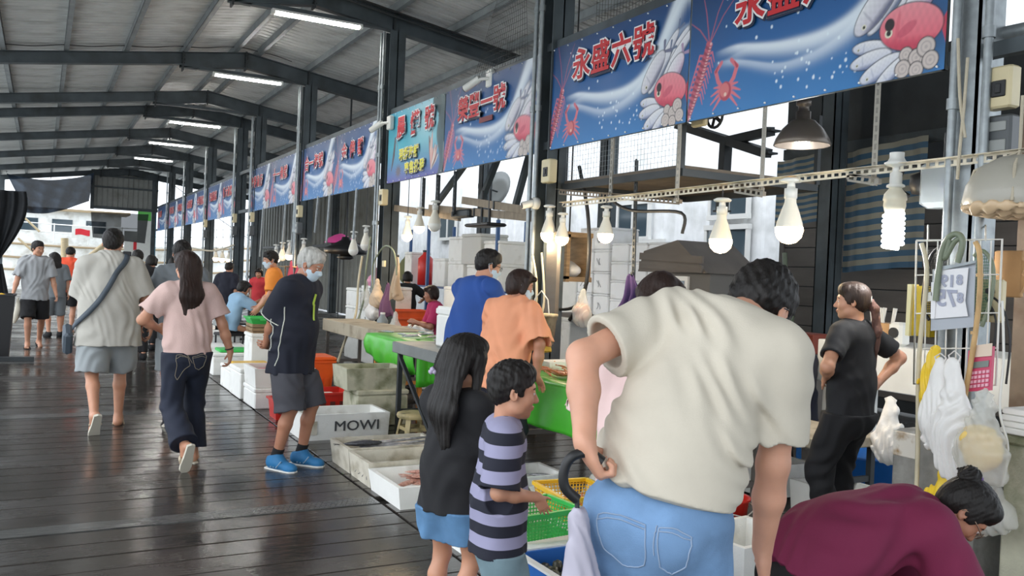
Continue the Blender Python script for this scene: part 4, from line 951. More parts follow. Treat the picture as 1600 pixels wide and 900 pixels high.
# ------------------------------------------------------------ small builders
def fbox(label, c, d, m=FOAM, rz=0., group=None, wall=.03, bot=.03, taper=.94, name='foam_box', cat='box', rim=0., z=0.):
    t = thing(name, label, cat, (c[0], c[1], z), rz, group); MB().tub((0, 0, 0), d, wall, bot, taper, rim).obj('tray', m, t)
    b = MB(); b.bb((-d[0]*.18, -d[1]/2*taper-.004, d[2]*.42), (d[0]*.18, -d[1]/2*taper+.006, d[2]*.50)); b.obj('grip', m, t)
    return t
def closed(label, c, d, z=0., m=FOAM, rz=0., group=None, lid=.05, name='foam_box'):
    t = thing(name, label, 'box', (c[0], c[1], z), rz, group); MB().rbox((0, 0, (d[2]-lid)/2), (d[0], d[1], d[2]-lid), .012).obj('box_body', m, t)
    MB().rbox((0, 0, d[2]-lid/2+.001), (d[0]+.014, d[1]+.014, lid), .012).obj('lid', m, t); return t
_fm = {}
def fish_mesh(kind):
    if kind in _fm: return _fm[kind]
    b = MB()
    if kind == 'fish':
        b.lathe([(.001, -.5), (.05, -.47), (.095, -.38), (.13, -.22), (.135, -.05), (.10, .15), (.055, .3), (.025, .38), (.02, .42)], seg=10, sx=.55)
        b.prism([(0, .38), (.13, .56), (.03, .5), (-.03, .5), (-.13, .56)], 0, -.006, .006); b.prism([(.10, -.15), (.19, .0), (.10, .12)], 0, -.005, .005); b.prism([(-.12, -.1), (-.17, .02), (-.10, .08)], 0, -.005, .005)
    elif kind == 'belt':
        b.lathe([(.001, -.5), (.03, -.46), (.05, -.4), (.055, -.2), (.05, .1), (.03, .35), (.004, .5)], seg=8, sx=.35)
    elif kind == 'squid':
        b.lathe([(.002, -.5), (.04, -.42), (.075, -.25), (.085, -.05), (.08, .1), (.05, .14), (.055, .2), (.04, .27)], seg=10, sy=.6)
        b.prism([(0, -.5), (.14, -.36), (.06, -.22), (-.06, -.22), (-.14, -.36)], 1, -.006, .006)
        for i in range(7): a = (i-3)*.02; b.tube([(a, 0, .25), (a*2.2, .01*(i % 2), .38), (a*3+.02*math.sin(i*2), -.01, .5)], [.012, .009, .003], 5)
    elif kind == 'prawn':
        P = [(0, .06*math.sin(t*2.6), -.5+t*.8) for t in [i/9 for i in range(10)]]; b.tube(P, [.012, .05, .062, .064, .06, .054, .046, .038, .03, .015], 8)
        b.prism([(.02, .28), (.0, .42), (.09, .40)], 0, -.03, .03)
        for i in range(4): b.tube([(0, .0, -.45), (.06*(i-1.5), .1, -.7), (.09*(i-1.5), .12+.03*i, -.95)], .004, 4)
    b.v = [(z, x, y) for x, y, z in b.v]          # lie along X
    _fm[kind] = b.mesh(kind); return _fm[kind]
def lay(kind, label, m, L, spots, group, tilt=.15):
    me = fish_mesh(kind)
    if not me.materials: me.materials.append(m)
    elif me.materials[0] != m:
        key = kind+m.name
        if key not in _fm: _fm[key] = me.copy(); _fm[key].materials.clear(); _fm[key].materials.append(m)
        me = _fm[key]
    for x, y, z, a in spots:
        o = bpy.data.objects.new({'belt': 'ribbon_fish'}.get(kind, kind), me); COL.objects.link(o); o.location = (x, y, z); o.rotation_euler = (random.uniform(-tilt, tilt)+(PI/2 if kind != 'squid' else 0), random.uniform(-tilt, tilt)*.4, a); o.scale = (L*random.uniform(.88, 1.1),)*3
        tag(o, label, {'belt': 'fish'}.get(kind, kind), group)
def basket(label, c, d, m, z, rz=0., cat='basket'):
    t = thing('plastic_basket', label, cat, (c[0], c[1], z), rz); x, y, h = d[0]/2, d[1]/2, d[2]; k = .82
    MB().bb((-x*k, -y*k, 0), (x*k, y*k, .006)).obj('base', m, t)
    r = MB(); P = [(-x, -y, h), (x, -y, h), (x, y, h), (-x, y, h)]
    for i in range(4): r.beam(P[i], P[(i+1) % 4], .022, .02)
    r.obj('rim', m, t)
    g = MB()
    for i in range(4):
        a, b = P[i], P[(i+1) % 4]; n = 16 if abs(a[0]-b[0]) > .1 else 12
        for j in range(n+1):
            q = j/n; p = (a[0]+(b[0]-a[0])*q, a[1]+(b[1]-a[1])*q); g.beam((p[0]*k, p[1]*k, 0), (p[0], p[1], h), .006, .004)
        for j in range(1, 7):
            s = k+(1-k)*j/7; g.beam((a[0]*s, a[1]*s, h*j/7), (b[0]*s, b[1]*s, h*j/7), .004, .006)
    tag(g.obj('lattice', m, t), kind='stuff'); return t
def slotted(b, a, c, w=.04, pitch=.055):
    """slotted angle iron from a to c, real slots in the upright flange"""
    a, c = Vector(a), Vector(c); L = (c-a).length; t = (c-a)/L; up = Vector((0, 0, 1)) if abs(t.z) < .8 else Vector((0, 1, 0)); up = (up-t*up.dot(t)).normalized(); n = t.cross(up)
    R = Matrix((t, n, up)).transposed(); mid = (a+c)/2
    for s in (-1, 1): b.box(mid+up*(s*w*.36), (L, .003, w*.28), R)
    for i in range(int(L/pitch)+1): b.box(a+t*min(L, i*pitch), (pitch*.36, .003, w*.46), R)
    b.box(mid+up*(w*.5)+n*(w*.5), (L, w, .003), R); return b
def rod(label, a, c, m=STEELD, r=None, w=.04, name='slotted_bar', cat='bar', group=None):
    a, c = Vector(a), Vector(c); t = thing(name, label, cat, a, group=group); b = MB()
    if r: b.cyl((0, 0, 0), c-a, r, seg=8)
    else: slotted(b, (0, 0, 0), c-a, w)
    b.obj('bar', m, t)
    e = MB(); e.box(c-a, (.03, .03, .03)); e.obj('end_clip', m, t); return t
def bulb(label, p, r, lit=True, rise=.25, group=None, neck=1.):
    t = thing('hanging_bulb', label, 'bulb', p, 0, group)
    MB().lathe([(.001, -r), (r*.5, -r*.87), (r*.87, -r*.5), (r, 0), (r*.97, r*.22)]).obj('globe', WLED if lit else OFFB, t)
    h = r*2.3*neck; MB().lathe([(r*.97, r*.22), (r*.9, r*.55), (r*.62, h*.62), (r*.42, h*.85), (r*.40, h)]).obj('bulb_body', BULBW, t)
    s = MB().lathe([(r*.40, h), (r*.46, h), (r*.46, h+r*.7), (r*.3, h+r*.72), (r*.26, h+r*1.1), (r*.7, h+r*1.15), (r*.78, h+r*1.3), (r*.5, h+r*1.45)]); s.obj('socket', WHITEP, t)
    if rise > h+r*1.45: MB().tube([(0, 0, h+r*1.4), (.004, .004, (rise+h)/2), (0, 0, rise)], .006, 6).obj('cable', DARK, t)
    if lit:
        ld = bpy.data.lights.new('bulb_light', 'POINT'); ld.energy = 12; ld.color = (1, .78, .5); ld.shadow_soft_size = r*1.05
        lo = bpy.data.objects.new('bulb_light', ld); COL.objects.link(lo); lo.parent = t; lo.location = (0, 0, -r*1.4)
    return t
def bag(label, p, w, h, m, name='hanging_bag', fill=None, seed=1, cat='bag', depth=.6, knot=True, R=0., group=None):
    """soft bag hanging from p (top)"""
    t = thing(name, label, cat, p, R, group); r = np.random.default_rng(seed)
    if name in ('hanging_cloth', 'hanging_towel'):
        a = r.uniform(0, 6, 4)
        o = MB().grid(lambda i, j: ((.02+.05*j)*math.sin(i*14+a[0])*(.3+j)+.03*math.sin(j*5+a[1])*j, (i-.5)*w*(.25+.75*min(1, j*2.2)**.6)+.02*math.sin(j*6+a[2]), -h*j*(1-.18*abs(math.sin(i*4+a[3])))), 24, 16).obj('cloth', m, t); solid(o, .004)
        MB().lathe([(.001, -.02), (.016, -.012), (.016, .012), (.001, .02)], (0, 0, 0), 8).obj('peg', STEELD, t); return t
    P = [el((0, 0, -h*.70), (w*.46*depth, w*.48, h*.29), .04), rc((0, 0, -h*.6), (0, 0, -h*.10), w*.42, w*.17, .05, .5, (1, 0, 0))]
    for i in range(3): P.append(el((r.uniform(-.12, .12)*w, r.uniform(-.28, .28)*w, -h*r.uniform(.45, .92)), (w*.2, w*.24, h*.12), .02))
    link('bag_body', sdf_mesh('bag_body', P, max(w/34, .005), folds(.011, (((.2, 1, .12), 75), ((.3, -.8, .35), 55), ((.2, .5, .6), 40)), seed)), m, t)
    if knot:
        b = MB()
        for s in (-1, 1): b.tube([(0, s*w*.06, -h*.13), (0, s*w*.16, -h*.04), (0, 0, .0)], [w*.05, w*.035, w*.03], 6, flat=.4)
        b.obj('handles', m, t)
    if fill: link('contents', sdf_mesh('contents', [el((0, 0, -h*.62), (w*.36*depth*.95, w*.40, h*.22), .05), el((0, w*.05, -h*.5), (w*.2, w*.32, h*.1), .05)], max(w/26, .006), folds(.012, (((1, .4, .3), 40), ((.2, .4, .9), 50)), seed)), fill, t)
    return t
def cable(label, pts, r, m, name='cable', cat='cable', group=None): o = MB().tube(pts, r, 6).obj(name, m); return tag(o, label, cat, group)
def smooth(pts, n=6):
    P = [Vector(p) for p in pts]; out = []
    for i in range(len(P)-1):
        p0, p1, p2, p3 = P[max(i-1, 0)], P[i], P[i+1], P[min(i+2, len(P)-1)]
        for k in range(n):
            t = k/n; out.append(.5*((2*p1)+(p2-p0)*t+(2*p0-5*p1+4*p2-p3)*t*t+(3*p1-p0-3*p2+p3)*t**3))
    return out+[P[-1]]
def table(label, x0, x1, y0, y1, z, top=SST, leg=STEELD, th=.05, name='table', cat='table'):
    cx, cy = (x0+x1)/2, (y0+y1)/2; t = thing(name, label, cat, (cx, cy, 0)); MB().rbox((0, 0, z-th/2), (x1-x0, y1-y0, th), .006).obj('table_top', top, t)
    for sx in (-1, 1):
        for sy in (-1, 1): MB().bb((sx*((x1-x0)/2-.06)-.02, sy*((y1-y0)/2-.06)-.02, 0), (sx*((x1-x0)/2-.06)+.02, sy*((y1-y0)/2-.06)+.02, z-th)).obj('leg', leg, t)
    b = MB()
    for sy in (-1, 1): b.bb((-(x1-x0)/2+.06, sy*((y1-y0)/2-.06)-.012, .2), ((x1-x0)/2-.06, sy*((y1-y0)/2-.06)+.012, .24)).obj('stretcher', leg, t); b = MB()
    return t
# ------------------------------------------------------------ catch boxes along the aisle, near to far
E_ = fbox('blue skinned foam box of dark shells at the frame bottom beside the jeans', (2.33, 3.36), (.62, .42, .20), BLUE, name='shell_box')
MB().rbox((0, 0, .197), (.64, .44, .012), .004).tub((0, 0, .19), (.635, .435, .02), .03, .0).obj('white_rim', FOAM, E_) if False else None
rim = MB()
for a, b in (((-.31, -.21), (.31, -.21)), ((.31, -.21), (.31, .21)), ((.31, .21), (-.31, .21)), ((-.31, .21), (-.31, -.21))): rim.beam((a[0], a[1], .202), (b[0], b[1], .202), .034, .012)
rim.obj('white_rim', FOAM, E_)
for i in range(70):
    o = MB().lathe([(.001, -.02), (.022, -.012), (.026, .0), (.015, .014), (.001, .02)], seg=7, sx=1.25).obj('clam', SHELL) if i == 0 else o.copy()
    if i: COL.objects.link(o)
    o.location = (2.08+.5*rng.random(), 3.2+.32*rng.random(), .10+.05*rng.random()); o.rotation_euler = rng.uniform(0, 3, 3); tag(o, 'dark wet clam in the blue skinned box', 'clam', 'clams in the blue skinned box')
D_ = fbox('white foam box holding up the green and yellow baskets', (2.44, 3.98), (.86, .74, .20), FOAM)
D2 = MB().bb((-.10, -.385, .15), (.10, -.365, .20)).obj('notch', FOAMD, D_)
basket('bright green lattice basket beside the boy', (2.27, 3.80), (.36, .30, .13), GRN, .205, .1)
yb = basket('yellow lattice basket of prawns behind the green basket', (2.66, 4.03), (.34, .40, .13), YLW, .205, -.1)
lay('prawn', 'raw prawn in the yellow basket', SHR, .12, [(2.66+rng.uniform(-.1, .1), 4.02+rng.uniform(-.13, .13), .245+.03*rng.random(), rng.uniform(0, 6)) for i in range(22)], 'prawns in the yellow basket', .5)
F_ = fbox('white foam box with one big grey turban shell', (2.62, 4.58), (.62, .40, .16), FOAM, .05)
sh = thing('turban_shell', 'big grey spiral turban shell lying in a foam box', 'shell', (2.62, 4.58, .09)); MB().tube([(.07*math.cos(a*.7)*(1-a/14), .07*math.sin(a*.7)*(1-a/14), .012*a) for a in range(13)], [.02+.045*(1-a/13) for a in range(13)], 10).obj('whorl', SHELL, sh); MB().lathe([(.001, 0), (.05, .0), (.06, .012), (.0, .02)], (.06, -.04, .0)).obj('opening', mat('shell_lip', S(190, 180, 160), .3), sh)
G_ = bag('clear crumpled plastic bag lying behind the yellow basket', (2.98, 4.30, .30), .42, .28, CLEAR, knot=False, cat='bag', name='plastic_bag', depth=.9)
C_ = fbox('white foam box right of the boy, fish inside', (3.0, 5.24), (.52, .40, .15), FOAM)
lay('fish', 'small pale fish in the foam box right of the boy', FISHS, .22, [(2.9+.06*i, 5.16+.07*(i % 3), .07+.01*i, .6+i*.5) for i in range(5)], 'fish in the box right of the boy')
A_ = fbox('nearest white foam tray at the aisle edge, squid inside', (2.385, 5.36), (.74, .58, .145), FOAM)
lay('squid', 'pinkish squid in the nearest foam tray', SQD, .34, [(2.34+rng.uniform(-.16, .2), 5.36+rng.uniform(-.16, .16), .06+.008*i, rng.uniform(-.5, .5)+(PI if i % 3 == 0 else 0)) for i in range(9)], 'squid in the nearest tray')
B1 = fbox('stained foam tray second from the front at the aisle edge', (2.40, 5.88), (.76, .44, .175), FOAMD)
lay('belt', 'long silver ribbon fish in the second tray', FISHS, .58, [(2.4, 5.75+.05*i, .10+.01*(i % 2), .05*(i-2)) for i in range(5)], 'ribbon fish in the second tray')
B2 = fbox('stained foam tray third from the front, ribbon fish and a dark fish', (2.41, 6.34), (.78, .46, .185), FOAMD)
lay('belt', 'ribbon fish lying over the third tray', FISHS, .66, [(2.5, 6.2+.06*i, .14+.012*i, .12*(i-2)) for i in range(4)], 'ribbon fish in the third tray')
lay('fish', 'dark fish whose tail sticks out of the third tray', FISHD, .34, [(2.17, 6.30, .185, 2.9)], None)
# scribbles on the tray fronts
SCR = mat('marker_grey', S(110, 112, 116), .7)
for t, n, hh in ((B1, 4, .09), (B2, 5, .09)):
    b = MB()
    for i in range(n):
        y = -.16+.085*i; x = -.368
        b.tube([(x+.002*j, y+.02*math.sin(j*2.1+i), .05+.014*j) for j in range(6)], .0022, 4)
    b.obj('marker_scrawl', SCR, t)
# the box with lettering, stool, mossy boxes, bins
MW = fbox('long white foam box lettered with four dark capitals, behind the blue shoes', (2.42, 7.62), (.80, .48, .225), FOAM, name='lettered_box', taper=.97)
lettering('lettering', 'MOWI', .125, mat('print_grey', S(74, 76, 78), .7), MW, (.09, -.2445, .115), (PI/2, 0, 0), 0, .001, 1.18)
lettering('lettering', 'MOWI', .125, mat('print_grey', S(74, 76, 78), .7), MW, (.093, -.2446, .117), (PI/2, 0, 0), 0, .001, 1.18)
MB().bb((-.38, -.2445, .05), (-.27, -.2425, .17)).obj('peeled_label', FOAMD, MW)
lay('fish', 'grey fish in the lettered foam box', FISHD, .4, [(2.3, 7.62, .15, .2), (2.6, 7.60, .15, 2.8)], 'fish in the lettered box')
st = thing('plastic_stool', 'low dirty cream stool beside the lettered foam box', 'stool', (2.95, 7.12, 0)); sm_ = mat('stool_plastic', S(190, 172, 124), .5, dirt=S(96, 92, 58), dscale=12, damt=.5)
MB().lathe([(.001, .262), (.13, .262), (.152, .255), (.158, .235), (.15, .215)], seg=18).obj('seat', sm_, st)
for a in range(4):
    q = PI/4+a*PI/2; MB().beam((math.cos(q)*.115, math.sin(q)*.115, .24), (math.cos(q)*.165, math.sin(q)*.165, 0), .045, .018, (math.cos(q), math.sin(q), 0)).obj('leg', sm_, st)
b = MB()
for a in range(4): q = PI/4+a*PI/2; q2 = q+PI/2; b.beam((math.cos(q)*.14, math.sin(q)*.14, .12), (math.cos(q2)*.14, math.sin(q2)*.14, .12), .015, .03)
b.obj('stretcher', sm_, st)
closed('mossy lower foam box beside the low stool', (2.94, 8.12), (.52, .44, .35), 0, MOSS)
fbox('mossy open foam box stacked on the other mossy box', (2.88, 8.14), (.62, .46, .21), MOSS, z=.35)
def bin_(label, c, d, m, z=0., lid=False):
    t = thing('plastic_bin', label, 'bin', (c[0], c[1], z)); MB().tub((0, 0, 0), d, .012, .012, .86, .018).obj('bin_body', m, t)
    b = MB()
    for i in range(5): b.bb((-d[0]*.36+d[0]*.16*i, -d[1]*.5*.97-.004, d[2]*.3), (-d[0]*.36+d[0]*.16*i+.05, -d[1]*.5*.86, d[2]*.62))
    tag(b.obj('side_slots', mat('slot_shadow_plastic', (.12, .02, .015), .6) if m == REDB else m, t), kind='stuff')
    if lid: MB().rbox((0, 0, d[2]+.02), (d[0]+.05, d[1]+.05, .045), .015).obj('lid', m, t)
    return t
bin_('wide red slotted bin on the floor behind the old man', (2.55, 8.78), (.62, .44, .24), REDB); MB().rbox((2.5, 8.78, .15), (.5, .3, .10), .02).obj('ice_slab', FOAM)['label'] = 'pale ice slab lying in the red bin'
bpy.data.objects['ice_slab']['category'] = 'ice'
bin_('orange bin with a lid, above and behind the red bin', (2.60, 9.35), (.46, .40, .50), ORNG, 0, True)
bin_('small red bin peeping out left of the old man', (2.16, 8.6), (.24, .3, .2), REDB)
closed('lower white foam box of the stacked pair left of the old man', (2.30, 9.42), (.62, .56, .22), 0); fbox('open white foam box stacked left of the old man, red fish inside', (2.30, 9.42), (.64, .58, .20), z=.225)
lay('fish', 'red fish on ice left of the old man', mat('fish_red', S(190, 70, 84), .3, var=.3), .3, [(2.2+.1*i, 9.42+.1*(i % 2), .38, .4*i) for i in range(3)], 'red fish left of the old man')
closed('white foam box at the aisle edge behind the stacked pair', (2.28, 10.15), (.6, .6, .34), 0)
closed('low white foam box at the aisle edge with the yellow board on it', (2.28, 10.8), (.58, .6, .28), 0); o = MB().rbox((2.28, 10.75, .30), (.42, .4, .03), .01).obj('yellow_board', YLW); tag(o, 'yellow board lying on a white box behind the pink woman', 'board')
closed('white foam box further along the aisle edge', (2.35, 12.3), (.6, .6, .30), 0); o = MB().rbox((2.36, 12.25, .325), (.44, .36, .04), .01).obj('green_board', GRN); tag(o, 'green lid lying on a white box along the aisle', 'lid')
closed('tall white foam box below the green tub, left of the old man', (2.62, 11.55), (.44, .44, .62), 0); ck = thing('wooden_crate', 'small wooden crate under the green tub', 'crate', (2.62, 11.55, .62)); MB().bb((-.2, -.2, 0), (.2, .2, .02)).obj('crate_base', WOODW, ck)
for i in range(2):
    for s in (-1, 1): MB().bb((-.2, s*.2-.01, .03+.05*i), (.2, s*.2+.01, .07+.05*i)).obj('slat', WOODW, ck)
    for s in (-1, 1): MB().bb((s*.2-.01, -.2, .03+.05*i), (s*.2+.01, .2, .07+.05*i)).obj('slat', WOODW, ck)
t = thing('plastic_tub', 'bright green shallow tub left of the old man', 'tub', (2.62, 11.55, .725)); MB().tub((0, 0, 0), (.46, .4, .10), .01, .01, .85, .015).obj('tub_body', GRN, t)
MB().bb((-.12, -.225, .06), (.12, -.21, .08)).obj('grip', GRN, t)
for i in range(5):
    closed(('nearest', 'second', 'third', 'fourth', 'farthest')[i]+' white foam box of the dim far row along the aisle', (2.4+.1*(i % 2), 13.2+1.25*i), (.6, .8, .3+.1*(i % 2)), 0, group='far foam boxes along the aisle')
# right of the bending man
fbox('white foam box on the floor right of the bending man', (3.35, 3.42), (.5, .42, .2), FOAM, .1)
t = thing('red_bucket', 'small red bucket beside the bending man', 'bucket', (3.62, 3.86, 0)); MB().lathe([(.001, .0), (.10, .0), (.13, .24), (.14, .245), (.14, .26), (.122, .25), (.092, .02)], seg=18).obj('pail', REDB, t); MB().tube([(-.13, 0, .24), (-.12, -.12, .2), (0, -.16, .17), (.12, -.12, .2), (.13, 0, .24)], .004, 5).obj('handle', WIREM, t)
# ------------------------------------------------------------ green clothed fish table beyond the boy
gt = table('long fish table under the green oilcloth, right of the boy', 3.28, 4.2, 4.1, 6.25, .735, WOODW, WOODD)
def drape(x, y0, y1, z, drop, wav):
    def f(i, j):
        y = y0+(y1-y0)*i
        if j < .3: k = j/.3; return (x+.9*(1-k), y, z+.004*math.sin(i*20))
        k = (j-.3)/.7; return (x-.02*math.sin(k*1.5)-.018*k*math.sin(i*wav), y, z-drop*k-.012*k*math.sin(i*9))
    return f
o = MB().grid(drape(3.26, 4.08, 6.27, .742, .34, 24), 60, 20).obj('tablecloth', CLOTH_G); tag(solid(o, .003), 'bright green oilcloth over the long fish table right of the boy', 'tablecloth')
lay('prawn', 'orange prawn on the green clothed table', SHR, .15, [(3.34+.6*rng.random(), 5.05+1.15*rng.random(), .765+.035*rng.random(), rng.uniform(-.4, .4)+PI*.5) for i in range(60)], 'prawns on the green table', .5)
lay('fish', 'reddish fish on the far half of the green clothed table', mat('fish_orange', S(196, 130, 96), .3, var=.35, vscale=14), .3, [(3.45+.5*rng.random(), 4.9+1.2*rng.random(), .775+.02*rng.random(), rng.uniform(0, 3)) for i in range(14)], 'fish on the green table')
fbox('small white tray at the far end of the green table', (3.8, 6.1), (.3, .2, .07), FOAM, z=.75)
st2 = thing('steel_trestle', 'rusty trestle leg frame under the green table', 'trestle', (3.42, 4.6, 0))
for s in (-1, 1): MB().beam((0, s*.16, 0), (0, s*.05, .68), .035, .035, (1, 0, 0)).obj('leg', WOODD, st2)
MB().beam((0, -.13, .22), (0, .13, .22), .03, .03).obj('rung', WOODD, st2)
st3 = thing('plastic_stool', 'shadowed stool tucked under the green table', 'stool', (3.7, 5.1, 0)); MB().lathe([(.001, .42), (.14, .42), (.15, .40), (.14, .38)], seg=14).obj('seat', sm_, st3)
for a in range(4): q = PI/4+a*PI/2; MB().beam((math.cos(q)*.1, math.sin(q)*.1, .4), (math.cos(q)*.17, math.sin(q)*.17, 0), .04, .02, (math.cos(q), math.sin(q), 0)).obj('leg', sm_, st3)
# ------------------------------------------------------------ second stall: small green table, steel counter
gt2 = table('small fish table under green oilcloth behind the low stool', 3.30, 3.95, 7.95, 9.35, .78, WOODW, mat('orange_leg', S(206, 130, 54), .5))
o = MB().grid(lambda i, j: ((3.27+.7*(1-j/.3)) if j < .3 else 3.27-.03*math.sin((j-.3)*5)-.02*math.sin(i*26)*(j-.3), 7.91+1.48*i, .792 if j < .3 else .792-(.26+.10*math.sin(i*3.1+.4))*(j-.3)/.7), 40, 16).obj('tablecloth', CLOTH_G); tag(solid(o, .003), 'green oilcloth with a wavy hem over the small fish table', 'tablecloth')
o = MB().grid(lambda i, j: (3.27+.5*i, 7.89-.02*math.sin(i*15), .79-.42*j), 16, 6).obj('tablecloth', CLOTH_G); tag(solid(o, .003), 'green oilcloth end flap hanging below the steel counter', 'tablecloth')
lay('fish', 'small mixed fish on the small green table', FISHS, .2, [(3.38+.5*rng.random(), 8.0+1.2*rng.random(), .82+.015*rng.random(), rng.uniform(0, 6)) for i in range(14)], 'fish on the small green table')
ct = table('long stainless counter left of the blue shirt man', 2.86, 3.62, 6.3, 7.5, .86, SST, STEELD, .10); MB().beam((-.36, -.4, .1), (-.36, .45, .74), .03, .03, (1, 0, 0)).obj('brace', STEELD, ct)
fc = closed('white lidded foam box standing on the stainless counter', (3.25, 6.82), (.34, .40, .34), .862, FOAM, lid=.06); MB().rbox((-.02, 0, .345), (.3, .36, .02), .006).obj('top_cover', FOAM, fc)
t = thing('green_melon', 'yellow green gourd on a dish on the stainless counter', 'gourd', (3.35, 7.3, .862)); MB().lathe([(.001, 0), (.12, .0), (.15, .02), (.16, .03), (.12, .015), (.001, .012)], seg=18).obj('dish', GREYP, t); MB().lathe([(.001, .02), (.07, .03), (.10, .07), (.07, .11), (.001, .12)], seg=16, sx=1.3).obj('gourd_body', mat('gourd_green', S(178, 210, 60), .4), t)
t = thing('grey_pail_box', 'grey plastic tub on its side under the stainless counter', 'tub', (3.35, 7.0, 0)); MB().tub((0, 0, 0), (.55, .5, .38), .015, .015, .86, .02).obj('tub_body', mat('tub_grey', S(140, 140, 136), .5), t)
MB().tube([(-.31+.0*a, .10*math.cos(a*PI/6)-.05, .2+.10*math.sin(a*PI/6)) for a in range(13)], .014, 8).obj('white_handle', WHITEP, t)
# wooden counter and cartons behind the old man
wc = table('worn wooden counter behind the old man', 3.46, 4.05, 9.55, 11.8, .80, mat('worn_pale_top', S(176, 166, 146), .7, dirt=S(128, 116, 96), dscale=4), WOODD, .16)
for i, (y, z, hh) in enumerate(((13.2, 0, .44), (13.2, .441, .44), (13.2, .882, .36), (14.0, 0, .44), (14.0, .441, .44), (14.0, .882, .30))):
    closed(('lowest white carton behind the wooden counter, right stack', 'white carton marked with two strokes behind the wooden counter', 'topmost white carton of the right stack behind the wooden counter', 'lowest white carton behind the wooden counter, left stack', 'middle white carton of the left stack behind the counter', 'topmost white carton of the left stack behind the counter')[i], (4.9, y), (.6, .7, hh), z)
b = MB(); b.beam((-.305, .12, .30), (-.305, .02, .12), .004, .014, (1, 0, 0)); b.beam((-.305, .02, .12), (-.305, -.14, .29), .004, .014, (1, 0, 0)); b.obj('marker_stroke', SCR, [o for o in bpy.data.objects if o.get('label') == 'white carton marked with two strokes behind the wooden counter'][0])
bag('pink plastic bag lying on the cartons behind the old man', (4.7, 13.2, 1.50), .40, .26, PINKB, knot=False, name='plastic_bag')
closed('white foam box carrying the orange crate, behind the bag column', (5.0, 12.6), (.6, .44, .66), 0)
t = thing('orange_crate', 'orange crate on a white box behind the hanging bags', 'crate', (5.0, 12.6, .662)); MB().tub((0, 0, 0), (.7, .44, .24), .015, .015, .9, .02).obj('crate_body', ORNG, t); MB().bb((-.35, -.225, .1), (.35, -.215, .13)).obj('rib', ORNG, t)
for i, (p, d, lab) in enumerate((((5.6, 11.6), (.6, .6, .9), 'tall white foam box on the floor behind the wooden counter'), ((5.6, 11.6), (.56, .56, .4), 'white foam box on top of the tall one behind the counter'))):
    closed(lab, p, d, (0, .902)[i])
# ------------------------------------------------------------ overhead rails, hangers, bulbs
XR = 4.33
rail = rod('cream slotted rail that carries the big bulbs across the near stall', (XR, 7.0, 2.20), (XR, 2.45, 2.235), mat('rail_cream', S(214, 206, 186), .5, dirt=S(150, 136, 110), dscale=9), w=.045)
rod('short brown slotted bar below the rail near the two close bulbs', PX(874, 300, 4.45), PX(1062, 315, 4.45), mat('rail_brown', S(120, 108, 92), .6), w=.05)
rod('short slotted bracket on the rail left of the spiral lamp', PX(1148, 296, 4.35), PX(1192, 303, 4.35), mat('rail_grey', S(140, 136, 126), .5), w=.05); rod('short slotted bracket on the rail by the spiral lamp', PX(1325, 277, 4.33), PX(1372, 284, 4.33), mat('rail_grey', S(140, 136, 126), .5), w=.05)
HG = mat('hanger_grey', S(150, 146, 136), .5, .2)
for x, y0, y1, lab in ((1196, 160, 296, 'slotted hanger post right of the platform, under the banner'), (1373, 120, 285, 'slotted hanger post between lamp shade and spiral lamp'), (1062, 195, 312, 'slotted hanger post at the right end of the platform'), (957, 215, 310, 'slotted hanger post under the middle of the second banner')):
    a = PX(x, y0, 4.42); a.z = 2.80; c = Vector((4.42, a.y, PX(x, y1, 4.42).z)); rod(lab, a, c, HG, w=.04)
BL = ((857, 367, .078, 'big lit bulb left of the close pair by the column'), (878, 373, .066, 'lit bulb partly behind another, right of the close pair'), (946, 368, .07, 'lit bulb below the platform, left of the dark upright rod'), (1126, 378, .085, 'lit bulb hanging right of the window, above the bending man'), (1233, 360, .092, 'largest lit bulb, above the head of the bending man'))
for x, y, r, lab in BL:
    p = PX(x, y, XR); bulb(lab, p, r, True, 2.2-p.z)
# spiral lamp
p = PX(1396, 360, XR); t = thing('spiral_lamp', 'bright white spiral lamp hanging from the rail at right', 'lamp', p)
MB().tube([(.052*math.cos(a*.7), .052*math.sin(a*.7), -.10+.0032*a) for a in range(62)], .0125, 8).obj('spiral', CFLG, t)
MB().lathe([(.03, .09), (.05, .10), (.062, .14), (.06, .17), (.066, .175), (.06, .21), (.036, .24), (.032, .25)]).obj('ballast', mat('ballast_cream', S(214, 208, 188), .4), t)
MB().lathe([(.032, .245), (.05, .25), (.05, .262), (.034, .27), (.034, .33), (.02, .34), (.02, .365), (.06, .375), (.068, .39), (.05, .40), (.04, .42), (.04, .45)]).obj('socket', WHITEP, t)
ld = bpy.data.lights.new('spiral_light', 'POINT'); ld.energy = 14; ld.shadow_soft_size = .08; lo = bpy.data.objects.new('spiral_light', ld); COL.objects.link(lo); lo.parent = t; lo.location = (0, 0, -.14)
# shaded pendant
p = PX(1253, 228, 5.0); t = thing('pendant_lamp', 'lit pendant lamp under a wide dull brown metal shade', 'lamp', p)
MB().lathe([(.205, 0), (.21, .004), (.195, .05), (.15, .125), (.09, .185), (.055, .20), (.055, .255), (.04, .262), (.04, .30), (.055, .305), (.055, .335), (.02, .35)], seg=28).lathe([(.2, .003), (.185, .05), (.14, .12), (.08, .175)], seg=28).obj('shade', mat('brown_enamel', S(104, 96, 88), .35, .4), t)
MB().lathe([(.001, .0), (.05, .012), (.06, .05), (.03, .10), (.03, .18)], seg=14).obj('bulb', CFLG, t); MB().cyl((0, 0, .34), (0, 0, zr(5)-p.z), .012, seg=8).obj('stem', STEELD, t)
ld = bpy.data.lights.new('pendant_light', 'POINT'); ld.energy = 6; ld.shadow_soft_size = .06; lo = bpy.data.objects.new('pendant_light', ld); COL.objects.link(lo); lo.parent = t; lo.location = (0, 0, -.06)
